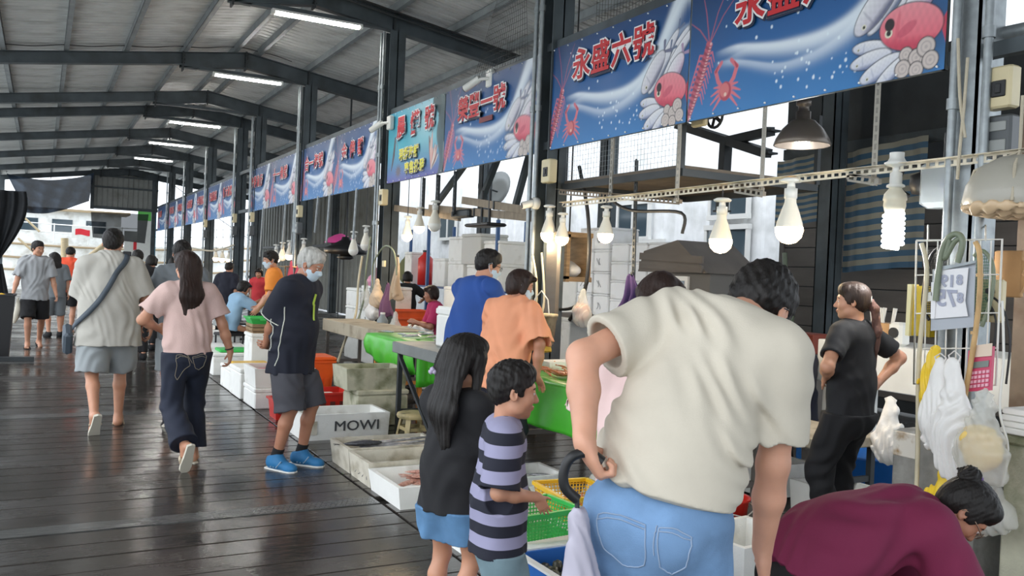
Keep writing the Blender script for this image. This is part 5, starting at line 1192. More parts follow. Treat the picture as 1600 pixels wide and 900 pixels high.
# bulbs of the farther stalls
for x, y, r, lit, lab in ((636, 369, .075, True, 'lower left lit bulb of three, second stall'), (655, 356, .075, True, 'middle lit bulb of three, second stall'), (679, 352, .085, False, 'white bulb with unlit globe, right of the lit pair')):
    p = PX(x, y, 4.42); bulb(lab, p, r, lit, 2.8-p.z)
for x, y, lab in ((552, 392, 'unlit white bulb left of the bag column'), (571, 384, 'unlit white bulb beside the bag column')): p = PX(x, y, 4.42); bulb(lab, p, .08, False, 2.8-p.z, neck=1.1)
for x, y, X, lit in ((347, 405, 4.0, True), (358, 406, 4.0, True), (337, 404, 4.0, True), (431, 405, 4.2, True), (441, 402, 4.2, False), (474, 398, 4.2, True), (452, 400, 4.2, True), (281, 402, 4.1, False), (292, 404, 4.1, True)): p = PX(x, y, 4.42); bulb('small %s bulb of the far stalls, number %s from the left' % ('lit' if lit else 'unlit', {347: 'four', 358: 'five', 337: 'three', 431: 'six', 441: 'seven', 474: 'nine', 452: 'eight', 281: 'one', 292: 'two'}[x]), p, .085, lit, 2.8-p.z, group='far stall bulbs')
cable('pale cable drooping above the far stall bulbs', smooth([PX(290, 385, 4.0), PX(330, 392, 4.0), PX(365, 383, 4.0)]), .02, ROPE)
# rods from the banners down to the far stalls
for x, y0, y1, X, i in ((397, 335, 400, 4.4, 0), (411, 330, 400, 4.4, 1), (446, 325, 388, 4.4, 2), (460, 322, 395, 4.4, 3), (497, 312, 362, 4.4, 4), (515, 310, 378, 4.4, 5), (557, 303, 372, 4.4, 6)):
    a, c = PX(x, y0, X), PX(x-5, y1, X); a.z = 2.8; rod(('leftmost', 'second', 'third', 'fourth', 'fifth', 'sixth', 'rightmost')[i]+' thin grey hanger rod of the row under the far banners', a, c, GALV, r=.018, name='hanger_rod', group='far hanger rods')
# platform behind the second banner
pf = thing('loft_platform', 'brown loft platform with a mesh guard behind the second banner', 'platform', (5.0, 6.7, 2.44))
MB().bb((-.45, -1.15, 0), (1.1, .64, .03)).obj('deck', mat('ply_dark', S(104, 94, 82), .8, var=.2), pf)
b = MB()
for x in (-.45, 1.1): b.bb((x-.02, -1.15, -.06), (x+.02, .64, .0))
b.bb((-.45, -1.17, -.06), (1.1, -1.13, 0)); b.bb((-.45, .62, -.06), (1.1, .66, 0)); b.obj('edge_angle', STEELD, pf)
for x, y in ((-.45, -1.15), (1.1, -1.15)): MB().bb((x-.02, y-.02, 0), (x+.02, y+.02, .62)).obj('post', STEELD, pf)
def mesh_sheet(fn, n, m, r=.0018):
    b = MB()
    for i in range(n+1):
        b.tube([fn(i/n, j/m) for j in range(m+1)], r, 3, False)
    for j in range(m+1): b.tube([fn(i/n, j/m) for i in range(n+1)], r, 3, False)
    return b
tag(mesh_sheet(lambda i, j: (-.45, -1.13+1.75*i, .03+.55*j), 36, 12).obj('wire_mesh', GALV, pf), kind='stuff')
o = mesh_sheet(lambda i, j: (4.75, 7.2-2.1*i, 3.85+.75*j-.1*math.sin(i*6)), 42, 14, .0022).obj('bird_net', WIREK); tag(o, 'dark bird net stretched above the second banner', 'net', kind='stuff')
o = mesh_sheet(lambda i, j: (4.3-.1*j, 7.75+1.25*i*(1-j*.85), 3.75+1.25*j), 20, 22, .0022).obj('bird_net', WIREK); tag(o, 'torn triangular bird net left of the near tall column', 'net', kind='stuff')
# lean-to frame in the gap beside the platform
for a, c, lab in (((1135, 215), (1128, 330), 'dark steel stub column right of the platform'), ((1060, 195), (1200, 240), 'dark steel arm running right from the platform'), ((1130, 222), (1205, 205), 'dark steel arm from the stub column to the right')):
    a, c = PX(*a, 6.6), PX(*c, 6.6); t = thing('steel_beam', lab, 'beam', a); MB().beam((0, 0, 0), c-a, .09, .11, (1, 0, .1)).obj('bar', STEELD, t); MB().box(c-a, (.14, .14, .02)).obj('end_plate', STEELD, t)
t = thing('wall_fan', 'small black round fan under the second banner', 'fan', PX(1117, 182, 4.7)); MB().tube([(0, .09*math.cos(a*PI/8), .09*math.sin(a*PI/8)) for a in range(17)], .012, 6).obj('ring', BLACK, t)
for k in range(5): MB().box((0, .045*math.cos(k*1.257), .045*math.sin(k*1.257)), (.006, .07, .03), Matrix.Rotation(k*1.257, 3, 'X')).obj('blade', BLACK, t)
o = MB().rbox(tuple(PX(1093, 190, 4.6)), (.05, .16, .08), .01).obj('junction_box', CREAMP); tag(o, 'cream junction box beside the small black fan', 'box')
# wooden bar frame beside the platform (second stall)
WB = mat('grey_timber', S(140, 126, 108), .75, var=.2, stretch=(1, 3, 1))
for a, c, lab in (((672, 325), (832, 340), 'long grey timber bar over the second stall'), ((724, 313), (832, 330), 'upper short timber bar over the second stall'), ((618, 325), (718, 340), 'lower thin timber bar beside the lit pair')):
    a, c = PX(*a, 4.55), PX(*c, 4.7); t = thing('timber_bar', lab, 'beam', a); MB().beam((0, 0, 0), c-a, .05, .09).obj('bar', WB, t); MB().box((c-a)*.5, (.07, .03, .10)).obj('cleat', STEELD, t)
for a, c, lab in (((716, 272), (680, 322), 'slanting steel strut behind the turquoise banner'), ((775, 255), (750, 318), 'slanting steel strut left of the satellite dish'), ((825, 250), (806, 320), 'slanting steel strut right of the satellite dish')):
    a, c = PX(*a, 5.2), PX(*c, 5.2); a = c+(a-c)*3.4; t = thing('steel_strut', lab, 'beam', a); MB().beam((0, 0, 0), c-a, .07, .07, (1, 0, 0)).obj('bar', STEEL, t); MB().box((0, 0, 0), (.1, .1, .1)).obj('joint', STEELD, t)
for x, lab in ((661, 'chain hanger left of three under the turquoise banner'), (660+24, 'chain hanger middle of three under the turquoise banner'), (710, 'chain hanger right of three under the turquoise banner')):
    a = PX(x, 280, 4.5); a.z = 2.78; c = PX(x-2, 335, 4.5); rod(lab, a, Vector((4.5, a.y, c.z)), STEELD, w=.05)
q = PX(778, 300, 9.5); t = thing('satellite_dish', 'pale satellite dish in the bright gap behind the second stall', 'dish', q); Rm = Matrix.Rotation(-1.2, 3, 'Y') @ Matrix.Rotation(.3, 3, 'X'); MB().lathe([(.001, 0), (.25, .03), (.48, .12), (.485, .125), (.25, .045), (.001, .015)], seg=24, R=Rm).obj('reflector', GREYP, t)
MB().tube([(0, 0, 0), (-.45, .0, .1)], .02, 6).obj('feed_arm', STEELD, t); MB().box((-.45, 0, .1), (.12, .1, .12)).obj('receiver', BLACK, t); MB().cyl((.05, 0, 0), (.05, 0, -q.z), .03, seg=8).obj('mast', GALV, t)
t = thing('hanging_scale', 'black hanging scale with a flat pan over the second stall', 'scale', PX(758, 352, 4.6)); MB().rbox((0, 0, 0), (.26, .62, .04), .015).obj('pan', BLACK, t)
for s in (-1, 1): MB().cyl((0, s*.1, .02), (0, s*.1, .42), .016, seg=8).obj('post', BLACK, t)
MB().rbox((0, .62, .16), (.12, .5, .10), .02).obj('beam_box', STEELD, t)
# ------------------------------------------------------------ column fittings
def breaker(label, p, m=CREAMP, k=1.):
    t = thing('breaker_box', label, 'box', p); MB().rbox((0, 0, 0), (.09*k, .15*k, .22*k), .01).obj('cover', m, t); MB().rbox((-.048*k, -.01*k, -.01*k), (.012, .075*k, .085*k), .004).obj('window', BLACK, t); MB().rbox((-.056*k, -.01*k, -.01*k), (.01, .03*k, .05*k), .003).obj('switch', BLACK, t); return t
def meter(label, p, k=1.):
    t = thing('electric_meter', label, 'meter', p); MB().rbox((0, 0, 0), (.10*k, .15*k, .22*k), .012).obj('case', mat('meter_dark', S(84, 88, 90), .4), t); MB().rbox((-.052*k, 0, .05*k), (.008, .10*k, .05*k), .003).obj('dial_window', GREYP, t); MB().rbox((-.052*k, 0, -.05*k), (.008, .10*k, .06*k), .003).obj('plate', GREYP, t); return t
breaker('cream breaker box on the galvanised column at right', PX(1566, 138, 4.40)-Vector((0, .0, 0))); meter('grey electric meter below the cream breaker box at right', PX(1566, 214, 4.42))
for x, y, Y, i in ((861, 268, 7.28, 0), (630, 311, 11.95, 1), (231, 0, 0, 9), (477, 331, 16.6, 2), (433, 342, 20.9, 3), (397, 343, 23.0, 4), (367, 352, 27.5, 5)):
    if i == 9: continue
    p = PY(x, y, Y); p.x = 4.33; breaker(('cream breaker box on the near tall column, left of the close bulbs', 'cream breaker box under the turquoise banner column', 'cream breaker box on the column behind the old man', 'far cream breaker box on the fifth column', 'far cream breaker box on the sixth column', 'far cream breaker box on the seventh column')[i], p, CREAMP, 1.05)
    if i in (2, 3, 4, 5): meter(('', '', 'dark meter on the column behind the old man', 'far meter on the fifth column', 'far meter on the sixth column', 'far meter on the seventh column')[i], p-Vector((0, 0, .32)), 1.05)
def cctv(label, p, a=0.):
    t = thing('security_camera', label, 'camera', p); MB().rbox((0, 0, 0), (.07, .14, .20), .012).obj('mount_box', WHITEP, t); MB().tube([(-.03, 0, 0), (-.1, .05, -.01), (-.12, .08, -.02)], .02, 8).obj('arm', WHITEP, t); h = MB().cyl((-.1, .08, -.0), (-.2, .26, -.10), .042, seg=12).obj('housing', WHITEP, t); MB().cyl((-.2, .26, -.10), (-.206, .27, -.106), .036, seg=12).obj('lens', BLACK, h); return t
cctv('white security camera on top of the banner with the red strip', PX(767, 123, 4.42)); cctv('white security camera on the column left of the turquoise banner', PX(610, 192, 4.36))
t = thing('security_camera', 'white dome camera beside the close bulb pair', 'camera', PX(840, 318, 4.34)); MB().lathe([(.001, 0), (.06, .0), (.06, .05), (.045, .07)], R=Matrix.Rotation(-PI/2, 3, 'Y')).obj('base', WHITEP, t); MB().cyl((-.05, .0, 0), (-.16, .03, -.03), .036, seg=12).obj('housing', WHITEP, t); MB().cyl((-.16, .03, -.03), (-.165, .031, -.031), .028, seg=12).obj('lens', BLACK, t)
# things hung on the second-stall column (bags, socket, hose)
o = MB().rbox(tuple(PX(600, 412, 4.30)), (.03, .09, .09), .006).obj('socket_plate', CREAMP); tag(o, 'cream socket plate on the column with hanging bags', 'socket')
bag('beige cloth bag, highest on the bag column', PX(590, 438, 4.22), .34, .40, BEIGE, seed=2); bag('plum cloth hanging beside the beige bag', PX(605, 442, 4.2), .24, .5, PLUM, seed=3, name='hanging_cloth', cat='cloth', knot=False); bag('white printed bag hanging lowest on the bag column', PX(582, 462, 4.18), .30, .34, WBAG, seed=4); bag('clear bag hanging left of the beige bag', PX(572, 438, 4.25), .22, .46, CLEAR, seed=5); bag('beige rag hanging at the right of the bag column', PX(622, 400, 4.24), .14, .62, BEIGE, seed=6, knot=False, name='hanging_cloth', cat='cloth')
cable('pale hose loop on the bag column', smooth([PX(584, 470, 4.22), PX(582, 420, 4.22), PX(592, 395, 4.2), PX(604, 384, 4.2), PX(616, 395, 4.2), PX(620, 430, 4.2)]), .011, HOSEG, 'hose', 'hose')
cable('pale hose running down to the wooden counter', smooth([PX(566, 400, 4.25), PX(560, 440, 4.2), PX(556, 490, 4.0), PX(540, 530, 3.7), PX(528, 565, 3.5)]), .018, HOSE, 'hose', 'hose'); cable('grey cable left of the bag column', smooth([PX(579, 370, 4.25), PX(572, 420, 4.2), PX(568, 470, 4.2), PX(552, 520, 3.8)]), .014, HOSEG)
t = thing('water_jug', 'clear jug with a handle at the foot of the bag column', 'jug', PX(597, 520, 4.05)); MB().lathe([(.001, 0), (.07, 0), (.075, .02), (.075, .17), (.04, .22), (.03, .25)], seg=14).obj('jug_body', mat('cloudy_plastic', S(150, 158, 160), .3, alpha=.8), t); MB().cyl((0, 0, .25), (0, 0, .275), .034, seg=12).obj('cap', WHITEP, t)
bag('crumpled clear bag standing right of the jug', PX(618, 490, 4.1), .28, .32, CLEAR, seed=8, knot=False, name='plastic_bag')
t = thing('pink_parasol', 'small pink parasol behind the unlit bulbs', 'parasol', PX(532, 380, 6.5)); MB().lathe([(.42, 0), (.3, .12), (.15, .2), (.01, .24)], seg=8).obj('canopy', mat('parasol_pink', S(232, 84, 160), .5), t); MB().cyl((0, 0, -2.0), (0, 0, .26), .015, seg=8).obj('pole', STEELD, t)
t = thing('exhaust_fan', 'black drum fan behind the old man', 'fan', PX(540, 398, 5.4)); MB().lathe([(.18, .0), (.42, .02), (.44, .12), (.3, .18), (.1, .3), (.08, .36)], seg=20).obj('drum', BLACK, t); MB().lathe([(.1, .0), (.18, -.06), (.1, -.1), (.01, -.1)], seg=14).obj('hub', BLACK, t); MB().cyl((0, 0, .36), (0, 0, zr(5.6)-t.location.z), .02, seg=8).obj('stem', STEELD, t)
# ------------------------------------------------------------ near stall: column cluster, cartons, glass box, bucket
WHC = mat('white_carton', S(250, 251, 251), .6, var=.03, dirt=S(210, 208, 200), dscale=2)
tb = table('low bench carrying the stack of white cartons', 6.5, 7.6, 8.1, 10.75, 1.0, WOODD, WOODD)
ORD = ('first', 'second', 'third', 'fourth', 'fifth', 'sixth', 'seventh', 'eighth', 'ninth')
def wcart(label, y, z, X=7.0, d=(.5, .36, .30), sc=0):
    t = closed(label, (X, y), d, z, WHC, group='white cartons stacked on the bench', lid=.03, name='white_carton')
    if sc:
        b = MB(); x = -d[0]/2-.004
        for q in range(2): b.tube([(x, .07-.05*q+.03*math.sin(k+sc+q), .09+.03*k) for k in range(4)], .004, 4)
        b.obj('marker_scrawl', SCR, t)
for k in range(4): wcart(ORD[k]+' white carton from the bottom in the left tall column on the bench', 10.25-.01*k, 1.002+.305*k, sc=k+1)
for k in range(4): wcart(ORD[k]+' white carton from the bottom in the right tall column on the bench', 9.83+.01*k, 1.002+.305*k, sc=k+3)
for k in range(4):
    for j in range(3): wcart(ORD[k]+' white carton from the bottom, '+('left', 'middle', 'right')[j]+' of the low rows on the bench', 9.42-.40*j, 1.002+.25*k, d=(.5, .38, .245))
cab = thing('glass_cabinet', 'grey cabinet with a white framed glass door right of the cartons', 'cabinet', PX(1087, 500, 6.6)); cab.location.z = 0
MB().bb((-.3, -.55, 0), (.3, .30, 1.62)).obj('cabinet_body', mat('cabinet_grey', S(96, 94, 90), .6), cab); d_ = MB().bb((-.33, -.22, .9), (-.30, .28, 1.58)).obj('door', WFR, cab); MB().bb((-.336, -.17, .96), (-.331, .23, 1.53)).obj('glass', GLASS, d_)
MB().prism([(-.62, 1.62), (.6, 1.62), (.5, 1.86), (-.1, 1.98)], 0, -.4, .4).obj('roof_board', WOODD, cab)
for i in range(2): MB().beam((-.41, -.55, 1.66+.1*i), (-.41, .55, 1.7+.1*i), .03, .08).obj('roof_batten', WOODD, cab)
# dark timber shed at the right rear
sd = thing('timber_shed', 'dark plank shed wall behind the woman in black', 'shed', (9.5, 7.0, 0))
for i in range(11):
    z0 = .15+.275*i
    MB().rbox((0, .0, z0+.135), (.03, 4.7, .262), .004).obj('plank', WOODD, sd, (0, -.15+random.uniform(-.01, .01), 0))
MB().prism([(-2.6, 3.15), (2.25, 3.15), (1.6, 3.5), (-2.6, 3.7)], 0, -.05, .6).obj('gable_board', STEELD, sd)
for y in (-2.4, 2.2): MB().bb((-.04, y-.04, 0), (.06, y+.04, 3.2)).obj('corner_post', WOODD, sd)
MB().bb((.02, -2.5, 0), (.03, 2.2, 3.2)).obj('backing', STEELD, sd)
cable('long pale hose hanging on the plank shed', smooth([PX(1226, 395, 9.3), PX(1228, 430, 9.3), PX(1238, 480, 9.3), PX(1234, 515, 9.3)]), .035, HOSEG, 'hose', 'hose')
# striped tarpaulins
def tarp(label, x0, x1, zt, zb, X, seed):
    ya, yb = PX(x0, 250, X).y, PX(x1, 250, X).y; t = thing('striped_tarp', label, 'tarpaulin', (X, ya, zt)); n = 11; H = zt-zb
    for i in range(n*2):
        b = MB(); b.grid(lambda u, v: (.03*math.sin(u*9+seed)+.015*math.sin(u*25), (yb-ya)*u, -H*(i+v)/(2*n)-.04*math.sin(u*3.1+seed)), 18, 1); b.obj('stripe', TARPB if i % 2 else TARPW, t)
tarp('blue and cream striped tarp left of the dark rear column', 1213, 1297, 3.22, 2.35, 8.62, 1); tarp('blue and cream striped tarp right of the dark rear column', 1322, 1452, 3.22, 1.75, 8.62, 2)
t = thing('roof_lintel', 'grey wall band above the striped tarps', 'beam', (8.7, 6.5, 3.2)); MB().bb((0, -3, 0), (.06, 2.0, .14)).obj('band', STEEL, t); MB().bb((.05, -3, .14), (.08, 2.0, 1.1)).obj('board', STEELD, t)
# column by the close bulbs: board, sockets, gloves, bucket, glass box
pc = thing('service_board', 'cluttered service board with sockets on the near tall column', 'board', (4.36, 7.18, 0)); MB().bb((-.02, -.10, 1.1), (.02, .10, 1.95)).obj('board', WOODD, pc)
for x, y in ((840, 492), (840, 513)): p = PX(x, y, 4.32)-Vector((4.36, 7.18, 0)); s = MB().rbox(p, (.03, .10, .09), .006).obj('socket_plate', CREAMP, pc); MB().rbox(p+Vector((-.018, 0, 0)), (.006, .03, .03), .002).obj('socket_hole', BLACK, s)
t = thing('glass_box', 'dusty wood framed glass box under the close bulbs', 'case', PX(888, 402, 4.9)); w, hh, dd = .42, .46, .3
for yy in (-w/2, w/2):
    for zz in (-hh/2, hh/2): MB().bb((-dd/2, yy-.025, zz-.025), (dd/2, yy+.025, zz+.025)).obj('frame_rail', WOODW, t)
for zz in (-hh/2, hh/2): MB().bb((-dd/2-.02, -w/2-.03, zz-.03), (-dd/2+.02, w/2+.03, zz+.03)).obj('frame_rail', WOODW, t)
for yy in (-w/2, w/2): MB().bb((-dd/2-.02, yy-.03, -hh/2), (-dd/2+.02, yy+.03, hh/2)).obj('frame_stile', WOODW, t)
MB().bb((-dd/2+.005, -w/2, -hh/2), (-dd/2+.01, w/2, hh/2)).obj('pane', mat('dusty_glass', S(150, 146, 136), .2, alpha=.6, spec=.7), t); MB().bb((dd/2-.01, -w/2, -hh/2), (dd/2, w/2, hh/2)).obj('back_panel', WOODW, t)
link('bundle', sdf_mesh('bundle', [el((0, 0, -hh*.3), (.12, .18, .08), .04), el((.02, .05, -hh*.22), (.1, .1, .07), .04)], .012), WBAG, t)
MB().tube([(0, 0, hh/2), (0, 0, zr(4.9)-t.location.z)], .01, 6).obj('hanging_wire', DARK, t)
t = thing('hung_bucket', 'old cream pail hanging beside the red chair back', 'bucket', PX(843, 537, 4.15)); MB().lathe([(.001, 0), (.13, 0), (.155, .26), (.165, .262), (.165, .285), (.145, .275), (.12, .02)], seg=20).obj('pail', mat('dirty_cream', S(196, 184, 156), .5, dirt=S(120, 106, 80), dscale=8), t); MB().tube([(0, -.155, .27), (0, -.12, .42), (0, 0, .5), (0, .12, .42), (0, .155, .27)], .006, 5).obj('handle', WIREM, t)
bag('yellow glove or bag hanging beside the cream pail', PX(818, 476, 4.1), .14, .34, mat('yellow_rubber', S(236, 190, 40), .4), seed=11, depth=.4); bag('clear bag of pink prawns hanging right of the glass box', PX(911, 452, 4.5), .24, .36, CLEAR, seed=12, fill=mat('pink_fill', S(214, 150, 130), .5))
bag('yellow rag on the sockets of the near tall column', PX(846, 520, 4.2), .2, .2, mat('yellow_rag', S(220, 184, 70), .7), seed=13, knot=False, name='hanging_cloth', cat='cloth')
t = thing('spray_bottle', 'pale blue bottle left of the cream pail', 'bottle', PX(812, 507, 4.1)); MB().lathe([(.001, 0), (.06, 0), (.065, .03), (.065, .12), (.03, .17), (.025, .2)], seg=14).obj('bottle_body', mat('bottle_blue', S(150, 196, 206), .3, alpha=.85), t); MB().rbox((-.01, 0, .22), (.04, .07, .05), .01).obj('nozzle', WHITEP, t)
t = thing('folding_chair', 'orange backed chair standing right of the cream pail', 'chair', (5.0, 6.65, 0)); MB().rbox((.0, 0, .78), (.04, .52, .40), .02).obj('backrest', ORNG, t); MB().rbox((.22, 0, .5), (.42, .5, .04), .015).obj('seat', ORNG, t)
for sx in (0.0, .42):
    for sy in (-.24, .24): MB().cyl((sx, sy, 0), (sx, sy, .98 if sx == 0 else .5), .014, seg=8).obj('leg', BLACK, t)
for pts, r, m, lab in ((((846, 395), (850, 470), (838, 520), (826, 560), (812, 600)), .012, HOSE, 'pale hose from the sockets to the table'), (((905, 260), (918, 330), (920, 400), (912, 460), (890, 500)), .02, DARK, 'black cable loop right of the glass box'), (((858, 445), (866, 480), (900, 478), (918, 440)), .016, DARK, 'black cable sagging below the glass box'), (((832, 400), (838, 440), (836, 490), (822, 520)), .014, HOSE, 'pale cable on the near tall column'), (((955, 313), (975, 325), (1000, 330), (1065, 333), (1066, 365)), .014, DARK, 'black bent pipe right of the dark rod')):
    cable(lab, smooth([PX(x, y, 4.22 if m == HOSE else 4.6) for x, y in pts]), r, m, 'hose' if m == HOSE else 'cable', 'hose' if m == HOSE else 'cable')
rod('dark upright slotted rod left of the bending man', PX(994, 250, 4.6), PX(988, 470, 4.6), STEELD, w=.04)
bag('dark purple cloth hanging on the upright rod', PX(988, 428, 4.58), .22, .42, mat('purple_cloth', S(66, 46, 96), .8), seed=15, knot=False, name='hanging_cloth', cat='cloth', depth=.5)
ct3 = table('worn counter behind the green table', 5.35, 6.2, 6.1, 7.8, .80, STONE, WOODD, .08)
closed('low grey box on the worn counter left of the bending man', (5.7, 6.5), (.4, .5, .14), .802, FOAMD)
# shelf with boxes behind the blue shirt man
sf = thing('blue_shelf', 'blue steel shelf rack behind the blue shirt man', 'shelf', (6.4, 13.0, 0)); SB = mat('shelf_blue', S(60, 96, 146), .5)
for y in (-1.2, 1.5, 3.6):
    for x in (-.25, .25): MB().bb((x-.025, y-.025, 0), (x+.025, y+.025, 2.35)).obj('post', SB, sf)
for z in (.6, 1.25): MB().bb((-.28, -1.25, z-.03), (.28, 3.65, z)).obj('shelf_board', SB, sf)
def stack(label, y, z, d, m=FOAM, g='boxes on the blue shelf', X=6.4): return closed(label, (X, y), d, z, m, group=g)
SHN = list(range(9))
for y, z, d in ((12.0, 1.251, (.5, .5, .42)), (12.0, 1.672, (.5, .52, .36)), (12.6, 1.251, (.5, .5, .40)), (13.3, 1.251, (.5, .6, .45)), (13.3, 1.702, (.5, .62, .42)), (14.0, 1.251, (.5, .5, .5)), (15.6, 1.251, (.4, .34, .62)), (12.2, .601, (.5, .6, .4)), (13.0, .601, (.5, .6, .3))): stack('white foam box on the blue shelf rack, '+('below the one at the near end', 'topmost at the near end', 'second along the upper board', 'third along the upper board, below another', 'resting on another at mid shelf', 'fourth along the upper board', 'narrow upright one at the far end', 'on the lower board, near end', 'on the lower board, low one')[SHN.pop(0)], y, z, d)
closed('mesh wrapped white foam box topmost on the blue shelf', (6.38, 12.7), (.5, .7, .5), 1.655, mat('netted_foam', S(206, 206, 200), .7, bump=.8, bscale=60))
t = thing('red_canister', 'red canister on the far end of the blue shelf', 'canister', (6.4, 15.2, 1.251)); MB().lathe([(.001, 0), (.14, 0), (.14, .5), (.06, .58), (.05, .62)], seg=16).obj('tank', REDB, t); MB().cyl((0, 0, .62), (0, 0, .66), .06, seg=10).obj('cap', BLACK, t)
t = thing('green_sack', 'olive sack on the far end of the blue shelf', 'sack', (6.4, 16.1, 1.251)); link('sack_body', sdf_mesh('sack_body', [el((0, 0, .25), (.18, .25, .27), .05), rc((0, 0, .4), (0, 0, .56), .12, .05, .05)], .02, folds(.015, (((1, .3, .2), 30),))), mat('olive_sack', S(110, 116, 80), .8), t)
fl = [(7.4, 11.2, 1.3), (7.4, 10.6, 1.2)]
for i, (y, z, d, a) in enumerate(((12.1, 0, (.8, .8, .6), .0), (12.0, .602, (.8, .8, .55), .06), (12.05, 1.154, (.75, .8, .5), -.05), (12.0, 1.656, (.7, .85, .22), .1), (11.95, 1.88, (.6, .85, .2), -.1), (11.22, 0, (.8, .8, .9), 0), (11.2, .902, (.75, .8, .6), .08), (11.22, 1.504, (.75, .82, .35), -.1))):
    closed(('lowest box in the left heap of large white boxes', 'second box up in the left heap of large white boxes', 'third box up in the left heap of large white boxes', 'flat fourth box in the left heap of large white boxes', 'topmost flat box in the left heap of large white boxes', 'lowest box in the right heap of large white boxes', 'middle box in the right heap of large white boxes', 'topmost box in the right heap of large white boxes')[i], (7.3, y), d, z, FOAM, a, 'heap of large white boxes')
closed('white insulated crate left of the magenta shirt woman', (4.55, 10.45), (.5, .55, .80), 0, FOAM)
# dim far stalls on the left behind the pink woman
ft = table('stainless table of the far stall behind the old man', 2.9, 3.7, 12.9, 15.2, .84, SST, STEELD)
table('far stainless table left of the one behind the old man', 3.2, 4.0, 18.8, 20.8, .84, SST, STEELD)
for i, (x, y, m, lab) in enumerate(((428, 466, REDB, 'red bag of goods on the far stainless table'), (440, 462, YLW, 'yellow packet on the far stainless table'))): bag(lab, PX(x, y-14, 3.5), .22, .26, m, seed=20+i, knot=False, name='goods_bag')
for i, (x, y, m, lab) in enumerate(((455, 415, mat('towel_pink', S(226, 90, 104), .8), 'pink towel hanging behind the orange shirt vendor'), (466, 412, mat('towel_pink', S(226, 90, 104), .8), 'second pink towel hanging by the old man'), (472, 408, mat('towel_yellow', S(226, 208, 70), .8), 'yellow towel hanging just left of the old man'))): bag(lab, PX(x, y-8, 4.2), .24, .6, m, seed=30+i, knot=False, name='hanging_towel', cat='towel', depth=.3)
rk = thing('wire_display_rack', 'dim rusty display rack of the far stall', 'rack', (4.3, 17.2, 0))
for y in (-.6, .6):
    for x in (-.2, .2): MB().bb((x-.015, y-.015, 0), (x+.015, y+.015, 1.5)).obj('post', WOODW, rk)
for z in (.9, 1.2, 1.48): MB().bb((-.2, -.6, z), (.2, .6, z+.02)).obj('shelf_board', WOODW, rk)
t = thing('black_bin', 'tall black bin at the left edge of the frame', 'bin', tuple(G(4, 556))); t.location.x -= .14; MB().tub((0, 0, 0), (.55, .5, .92), .02, .02, .8, .02).obj('bin_body', BLACK, t); MB().lathe([(.001, 0), (.09, .0), (.10, .06), (.04, .12), (.001, .13)], (.1, 0, .80)).obj('yellow_bag', YLW, t)
# ------------------------------------------------------------ right edge: wire rack with clipboard, bags, hose
XK = 4.20
def K(x, y, X=XK): return PX(x, y, X)
wr_ = thing('wire_rack', 'white wire grid rack hung on the galvanised column', 'rack', K(1500, 375)); o0 = wr_.location
def KL(x, y, X=XK): return K(x, y, X)-o0
b = MB()
for q in ([(1432, 376), (1566, 374), (1556, 602), (1428, 600), (1432, 376)],): b.tube([KL(*p) for p in q], .006, 6)
b.obj('rim_wire', WIREM, wr_)
for i in range(1, 8): MB().tube([KL(1432+16.7*i, 376), KL(1428+16*i, 600)], .004, 5).obj('upright_wire', WIREM, wr_)
for y in (430, 490, 545): MB().tube([KL(1431, y), KL(1560, y-1)], .004, 5).obj('cross_wire', WIREM, wr_)
for x in (1450, 1540): MB().tube([KL(x, 376), KL(x, 360, 4.3), KL(x, 352, 4.38)], .005, 5).obj('hook', WIREM, wr_)
def plate(px, X, t=.006):
    """thin sheet with its corners at the given picture points, facing the aisle"""
    P = [PX(x, y, X) for x, y in px]; v = P+[p+Vector((t, 0, 0)) for p in P]; n = len(P); f = [tuple(range(n)), tuple(range(2*n-1, n-1, -1))]+[(i, (i+1) % n, n+(i+1) % n, n+i) for i in range(n)]
    b = MB(); b.add(v, f); return b
cb_ = thing('clipboard', 'grey clipboard with a big figured price sheet on the wire rack', 'clipboard', K(1490, 420)); inv = -cb_.location
def sub(name, px, X, m, par, t=.004): b = plate(px, X, t); o = b.obj(name, m, par); o.location = -par.location; return o
sub('board', [(1457, 421), (1524, 409), (1521, 511), (1454, 517)], 4.17, mat('board_grey', S(176, 182, 190), .4), cb_); sub('price_sheet', [(1459, 423), (1513, 418), (1511, 440), (1508, 470), (1512, 494), (1459, 498)], 4.155, PAPER, cb_, .003); sub('clip', [(1471, 416), (1524, 407), (1524, 411), (1471, 422)], 4.145, GALV, cb_, .01)
sub('white_tag', [(1455, 441), (1464, 440), (1460, 498), (1454, 498)], 4.148, PAPER, cb_); sub('side_clip', [(1443, 458), (1456, 456), (1456, 470), (1443, 472)], 4.148, WHITEP, cb_)
FG = mat('faint_ink', S(168, 172, 190), .6); R_ = Matrix(((0, 0, -1), (1, 0, 0), (0, 1, 0))).to_euler()
for s, x, y, z in (('19', 1481, 440, .085), ('8', 1499, 438, .07), ('75', 1479, 467, .12), ('8', 1500, 466, .07)):
    p = PX(x, y, 4.150)-cb_.location; me = text_mesh(s, z, .003, .0008); o = link('figures', me, FG, cb_, p, R_); o.scale = (1, 1, 1)
yc = thing('yellow_case', 'upright yellow plastic case left of the clipboard', 'case', K(1436, 485, 4.3)); sub('shell', [(1422, 446), (1456, 448), (1452, 527), (1415, 523)], 4.3, mat('case_yellow', S(206, 176, 30), .45, dirt=S(140, 118, 20), dscale=6), yc, .06); sub('edge', [(1418, 444), (1425, 444), (1420, 525), (1414, 524)], 4.28, mat('case_edge', S(232, 222, 170), .4), yc, .06)
sl = thing('sling_net', 'green mesh scoop net behind the clipboard', 'net', K(1540, 400)); 
def ring(px, X): return smooth([PX(x, y, X) for x, y in px])
